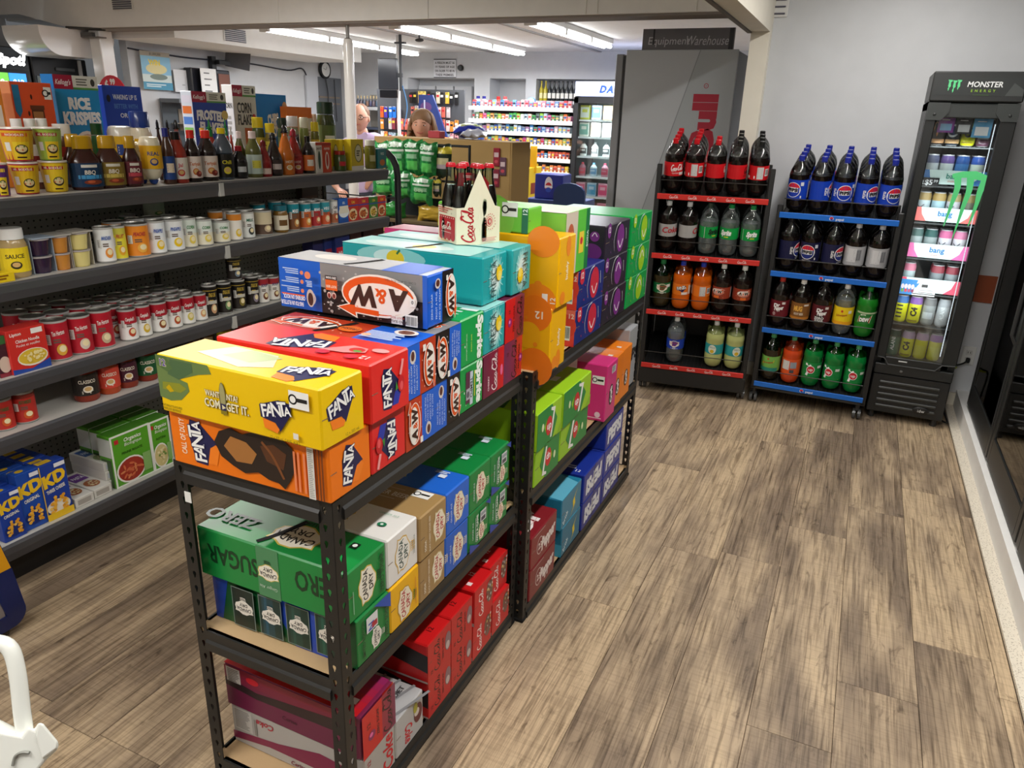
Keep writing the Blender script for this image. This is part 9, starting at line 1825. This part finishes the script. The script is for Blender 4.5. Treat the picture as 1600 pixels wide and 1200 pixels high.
skin_body('top', [(0, 0, .8), (0, 0, 1.0), (0, 0, 1.18), (0, .0, 1.28), (0, .0, 1.35), (.1, 0, 1.27), (.16, 0, 1.24), (-.1, 0, 1.27), (-.16, 0, 1.24), (.19, -.01, 1.12), (-.19, -.01, 1.12)], [(0, 1), (1, 2), (2, 3), (3, 4), (3, 5), (5, 6), (3, 7), (7, 8), (6, 9), (8, 10)], [(.14, .1), (.125, .09), (.13, .095), (.12, .085), .055, .07, .06, .07, .06, .05, .05], PINKC, gi)
skin_body('legs', [(0, 0, .82), (.085, 0, .78), (.09, 0, .42), (.09, .01, .07), (.09, -.1, .03), (-.085, 0, .78), (-.09, 0, .42), (-.09, .01, .07), (-.09, -.1, .03)], [(0, 1), (1, 2), (2, 3), (3, 4), (0, 5), (5, 6), (6, 7), (7, 8)], [(.125, .1), (.08, .085), .052, .04, (.035, .03), (.08, .085), .052, .04, (.035, .03)], DARKC, gi)
arm(gi, [(.19, -.01, 1.13), (.21, -.04, 1.0), (.2, -.1, .93), (.13, -.17, .95), (.08, -.2, .98)], [.043, .04, .037, .032, .026], (-.7, -.2, .3), (0, -.9, .3), 1); arm(gi, [(-.19, -.01, 1.13), (-.21, -.04, 1.0), (-.2, -.1, .93), (-.13, -.17, .95), (-.08, -.2, .98)], [.043, .04, .037, .032, .026], (.7, -.2, .3), (0, -.9, .3), -1)
skin_body('neck', [(0, .0, 1.33), (0, -.005, 1.39), (0, -.012, 1.46)], [(0, 1), (1, 2)], [.05, .044, .048], SK, gi, 1)
hg = head(gi, (0, -.03, 1.535), .97, .35)
b = MB(); b.ell((0, .012, .046), (.087, .100, .086), '#8b6b4e', 20, 12, rot=Matrix.Rotation(.35, 3, 'X')); b.build('hair_cap', HAIRL, hg, 1.4)
rr = random.Random(8); b = MB()
for i in range(46):
 a = PI*(-.12+1.24*i/45); x0, y0 = .088*math.cos(a), .02+.085*math.sin(a); ph = rr.uniform(0, 6)
 pts = [(x0*.35, y0*.5+.0, .118), (x0*.85, y0*.9, .085), (x0*1.12, y0*1.05, .02)]+[(x0*(1.18+.12*k)+.010*math.sin(ph+k*1.6), y0*1.06+.012*math.cos(ph+k*1.7), -.035-.05*k) for k in range(5)]
 b.tube(spline(pts, 4), [.011]*(len(spline(pts, 4))-4)+[.009, .007, .005, .003], 6, '#8b6b4e')
o = b.build('hair', HAIRL, hg, 1.4); o['kind'] = 'stuff'

# ================================================================== SIX-BOTTLE CARRIER ON THE TEAL CARTONS
ZC = C_+.126
cc = empty('bottle_carrier', (-.165, .86, ZC), .0); tag(cc, 'cream six-bottle cola carrier standing on the teal cartons', 'bottle carrier')
# base outline: left side face, slanted corner-on front, right end
A0, A1, A2, A3, A4, A5 = (-.09, -.015), (.0, -.072), (.052, -.040), (.075, .045), (-.012, .098), (-.068, .068)
def wall(b, p0, p1, hs, col='#ece5c9'):
 # hs: list of (t, height) along the top edge
 o_ = .0016; n = len(hs); d = Vector((p1[0]-p0[0], p1[1]-p0[1])); nn = Vector((d.y, -d.x)).normalized()*o_
 fr_ = [(p0[0]+d.x*t, p0[1]+d.y*t) for t, _ in hs]
 vs = []
 for off in (0, 1):
  for (x, y), (t, h) in zip(fr_, hs): vs.append((x-nn.x*off, y-nn.y*off, h))
  for (x, y) in fr_[::-1]: vs.append((x-nn.x*off, y-nn.y*off, 0))
 m = 2*n; b.add(vs, [list(range(m))[::-1], list(range(m, 2*m))]+[[i, (i+1) % m, m+(i+1) % m, m+i] for i in range(m)], col)
HB = .098
faces = {'left': (A0, A1, [(0, HB*.99), (1, HB)]), 'front': (A1, A2, [(0, HB), (.35, HB*1.02), (1, .20)]), 'right': (A2, A3, [(0, .20), (.75, HB+.005), (1, HB)]), 'rear': (A3, A4, [(0, HB), (1, HB)]), 'back': (A4, A5, [(0, HB), (1, HB)]), 'rear_left': (A5, A0, [(0, HB), (1, HB)])}
for k, (p0, p1, hs) in faces.items():
 b = MB(); wall(b, p0, p1, hs); b.build('panel', CARTON, cc)
def wface(b, p0, p1, h):
 d = Vector((p1[0]-p0[0], p1[1]-p0[1])); L = d.length; u = d/L; return P(b, flat((p0[0], p0[1], 0), (u.x, u.y, 0), (0, 0, 1), (u.y, -u.x, 0)), L, h)
b = MB(); p = wface(b, A0, A1, HB); W, H = p.w, p.h
p.rect(W*.06, H*.12, W*.86, H*.62, '#b9222e')
for k in range(4): p.ell(W*(.17+.215*k), H*.14, W*.105, H*.085, '#b9222e', 14)
for k in range(8): p.ell(W*(.1+.11*k), H*.70, W*.018, H*.018, '#f0e4d4', 8)
p.script(W*.49, H*.46, H*.20, '#f6ece0', 0, 1.2, .82); p.rect(W*.2, H*.28, W*.55, H*.012, '#f0dcd0'); p.rect(W*.02, H*.94, W*.8, H*.02, '#c0392f')
p.lines(W*.08, H*.88, W*.55, 2, H*.06, '#c8675c', 3, .5); p.text('o', W*.78, H*.84, H*.07, '#3a3634', 0); p.lines(W*.2, H*.05, W*.6, 2, H*.03, '#e0a060', 2, .5)
b.build('panel_print', CARTON, cc)
b = MB(); p = wface(b, A1, A2, .2); p.script(p.w*.52, HB*.56, .034, '#b9222e', 90, 1.25, .80, shear=.15); b.build('panel_print', CARTON, cc)
b = MB(); p = wface(b, A2, A3, .2); p.ell(p.w*.5, HB*.62, .014, .014, '#c8463e'); p.ell(p.w*.5, HB*.62, .012, .012, '#f0e4cc'); p.ell(p.w*.5, HB*.62, .0095, .0095, '#c02a30'); 
for k in range(8): a_ = k*PI/4; p.stroke([(p.w*.5, HB*.62), (p.w*.5+.007*math.cos(a_), HB*.62+.007*math.sin(a_))], .0013, '#f0e4cc')
for k in range(16): a_ = k*PI/8; p.ell(p.w*.5+.021*math.cos(a_), HB*.62+.021*math.sin(a_), .002, .002, '#c8766e', 6)
p.lines(p.w*.1, HB*.16, p.w*.75, 3, .004, '#d8948a', 3, .5); b.build('panel_print', CARTON, cc)
b = MB(); b.add([(x, y, .003) for x, y in (A0, A1, A2, A3, A4, A5)], [list(range(6))], '#d8cfae'); b.build('floor_panel', CARTON, cc)
# red divider with the carrying hole
b = MB(); u = Vector((A2[0]-A0[0], A2[1]-A0[1])).normalized(); P0 = Vector((-.055, .018)); Lh = .118
def dv(s, z, off=0): q = P0+u*s; nn = Vector((-u.y, u.x)); return (q.x+nn.x*off, q.y+nn.y*off, z)
ring = [(.0, .10), (.0, .175), (.012, .185), (.055, .188), (.1, .183), (Lh, .165), (Lh, .10)]; hole = [(.03, .14), (.03, .16), (.04, .166), (.055, .168), (.075, .165), (.08, .155), (.08, .14)]
for off in (0, .0015):
 vs = [dv(s, z, off) for s, z in ring+hole]; b.add(vs, [[i, i+1, 8+i, 7+i] for i in range(6)]+[[6, 0, 7, 13]], '#b5202c')
b.build('divider', CARTON, cc); b = MB(); p = P(b, flat(dv(0, 0, -.001), (u.x, u.y, 0), (0, 0, 1), (u.y, -u.x, 0)), Lh, .2); p.lines(.03, .178, .05, 2, .004, '#f0d8d0', 2, .5); b.build('divider_print', CARTON, cc)
GB = glassmat('pale_green_glass', (.82, .93, .88), 1.0)
def glassbottle(x, y, k):
 r = .0255; o = empty('glass_bottle', (cc.location.x+x, cc.location.y+y, ZC+.005)); tag(o, 'small green-glass cola bottle with red cap', 'bottle', 'in the cream carrier', 'bottles in the carrier', x, 'from the left')
 prof = [(.85, 0), (.98, .004), (1, .015), (1, .05), (.9, .07), (.98, .095), (.96, .11), (.8, .135), (.62, .155), (.5, .175), (.46, .198)]
 b = MB(); b.lathe([(r*a*.96, z, '#1c0f0b') for a, z in prof if z < .15]+[(r*.6, .15, '#1c0f0b')], 16); b.build('cola', GLOSS, o, .8)
 b = MB(); b.lathe([(r*a, z, '#ffffff') for a, z in prof], 16, cap=False); b.lathe([(r*.56, .19, '#ffffff'), (r*.56, .198, '#ffffff')], 16, cap=False); b.build('glass', GB, o, .8)
 b = MB(); b.lathe([(.0145, .197, '#c01f2c'), (.0148, .200, '#c01f2c'), (.0125, .207, '#c8262f'), (.010, .209, '#c8262f')], 21); b.build('crown_cap', GLOSS, o, .5)
for k, (x, y) in enumerate(((-.052, -.012), (-.006, -.036), (-.036, .036), (.012, .012), (.036, -.012), (.04, .04), (.0, .062))[:6]): glassbottle(x, y, k)

# ================================================================== FOREGROUND LEFT
st = empty('display_stand', (-1.55, .02, 0)); tag(st, 'dark blue floor display with a yellow edge at the left frame edge', 'display stand'); f = part_of(st)
def outline(b, x0, x1, pts, col):
 n = len(pts); b.add([(x0, y, z) for y, z in pts]+[(x1, y, z) for y, z in pts], [list(range(n))[::-1], list(range(n, 2*n))]+[[i, (i+1) % n, n+(i+1) % n, n+i] for i in range(n)], col)
oy, oz = .16, .03
fr_o = [(-.5, oz)]+[(oy-.05+.05*math.sin(a), oz+.05-.05*math.cos(a)) for a in [i*PI/12 for i in range(7)]]+[(oy-.015, .23), (oy-.06, .48), (oy-.12, .50), (oy-.09, .24), (oy-.06, .08), (-.5, .08)]
f('side_frame', lambda b: outline(b, -1.43, -1.395, fr_o, '#16255e'), GLOSS)
f('yellow_edge', lambda b: b.add([(-1.394, oy-.018, .235), (-1.394, oy-.062, .48), (-1.394, oy-.105, .485), (-1.394, oy-.062, .235), (-1.44, oy-.018, .235), (-1.44, oy-.062, .48), (-1.44, oy-.105, .485), (-1.44, oy-.062, .235)], [(3, 2, 1, 0), (4, 5, 6, 7), (0, 1, 5, 4), (1, 2, 6, 5), (2, 3, 7, 6), (3, 0, 4, 7)], '#e8a51c'), GLOSS)
f('grey_tray', lambda b: b.cbox(-1.415, -.5, .075, -1.40, oy-.06, .19, '#8e8683', .003), SATIN); f('tray_floor', lambda b: b.box(-1.59, -.5, .075, -1.415, oy-.06, .085, '#6e6866'), SATIN); f('back_frame', lambda b: b.box(-1.60, -.5, .03, -1.59, oy-.08, .5, '#16255e'), GLOSS)
f('wheel', lambda b: b.lathe([(.018, -.01, '#1a1a1c'), (.02, 0, '#1a1a1c'), (.018, .01, '#1a1a1c')], 12, (-1.42, .09, .02)), GLOSS)
b = MB(); b.cbox(-.04, -.10, 0, .04, .0, .19, '#8ecfd2', .003); o = b.build('tissue_box', SATIN, loc=(-1.47, .045, .087)); l = MB(); p = P(l, flat((.04, -.1, 0), (0, 1, 0), (0, 0, 1), (1, 0, 0)), .1, .19); p.rect(.01, .1, .06, .04, '#e4f2f2'); p.rect(.06, .15, .03, .008, '#2a3a4a'); l.build('printed_artwork', SATIN, o); tag(o, 'pale turquoise box in the dark blue floor display', 'box')
# white plastic bag-holder frame very close to the lens
wf = empty('plastic_stand', (-0.122, -0.600, 0)); tag(wf, 'white plastic holder with a rounded loop at the bottom left corner', 'holder')
WH = '#e9ebe4'
f = part_of(wf)
f('loop_handle', lambda b: b.tube(spline([(-0.1475, -0.5923, 0.8219), (-0.1647, -0.5623, 0.9175), (-0.133, -0.5479, 0.9178), (-0.115, -0.5428, 0.9102), (-0.1011, -0.548, 0.881), (-0.0867, -0.5607, 0.8322), (-0.078, -0.569, 0.8012), (-0.0876, -0.5748, 0.7976), (-0.1133, -0.5822, 0.8082), (-0.1478, -0.5917, 0.8235)], 4), .0105, 12, WH), GLOSS, None, 1.2)
def lump(b, F1, F2):
 n = len(F1); b.add(F1+F2, [list(range(n))[::-1], list(range(n, 2*n))]+[[i, (i+1) % n, n+(i+1) % n, n+i] for i in range(n)], WH)
o = f('body', lambda b: lump(b, [(-0.1384, -0.6079, 0.8308), (-0.0978, -0.5935, 0.8209), (-0.0626, -0.5797, 0.8156), (-0.0569, -0.5726, 0.8271), (-0.0487, -0.57, 0.8242), (-0.0458, -0.5648, 0.834), (-0.0391, -0.5627, 0.8318), (-0.0164, -0.5614, 0.8092), (-0.0158, -0.5642, 0.8011), (-0.0278, -0.5756, 0.7862), (-0.0409, -0.5902, 0.764), (-0.0576, -0.6123, 0.7272), (-0.1193, -0.641, 0.725)], [(-0.2075, -0.5794, 0.7753), (-0.164, -0.564, 0.7647), (-0.1263, -0.5492, 0.7591), (-0.1202, -0.5416, 0.7714), (-0.1113, -0.5388, 0.7682), (-0.1082, -0.5333, 0.7787), (-0.1012, -0.531, 0.7763), (-0.0768, -0.5295, 0.7521), (-0.0761, -0.5326, 0.7435), (-0.089, -0.5448, 0.7275), (-0.1031, -0.5605, 0.7037), (-0.1209, -0.5841, 0.6642), (-0.1871, -0.6149, 0.662)]), GLOSS); md = o.modifiers.new('rounding', 'BEVEL'); md.width = .008; md.segments = 3
o = f('tab', lambda b: lump(b, [(-0.0403, -0.5745, 0.8211), (-0.0401, -0.568, 0.8371), (-0.0335, -0.5659, 0.8349), (-0.0128, -0.5648, 0.814), (-0.0129, -0.568, 0.806), (-0.0275, -0.5799, 0.7927)], [(-0.0475, -0.5709, 0.8146), (-0.0473, -0.5644, 0.8308), (-0.0406, -0.5623, 0.8286), (-0.0197, -0.5612, 0.8075), (-0.0198, -0.5644, 0.7994), (-0.0345, -0.5763, 0.786)]), GLOSS, o); md = o.modifiers.new('rounding', 'BEVEL'); md.width = .002; md.segments = 2
f('slot', lambda b: b.tube(spline([(-0.065, -0.5971, 0.7801), (-0.0639, -0.5922, 0.7914), (-0.0571, -0.5871, 0.7965), (-0.0478, -0.5828, 0.7968)], 5), .0022, 6, '#8c8d86'), SATIN)
f('pole', lambda b: (b.tube([(-0.1224, -0.5996, 0.685), (-0.1224, -0.5996, .02)], .02, 12, WH), b.lathe([(.14, 0, WH), (.14, .015, WH), (.03, .03, WH)], 20, (-0.1224, -0.5996, 0))), GLOSS, None, .6)

finish_labels()
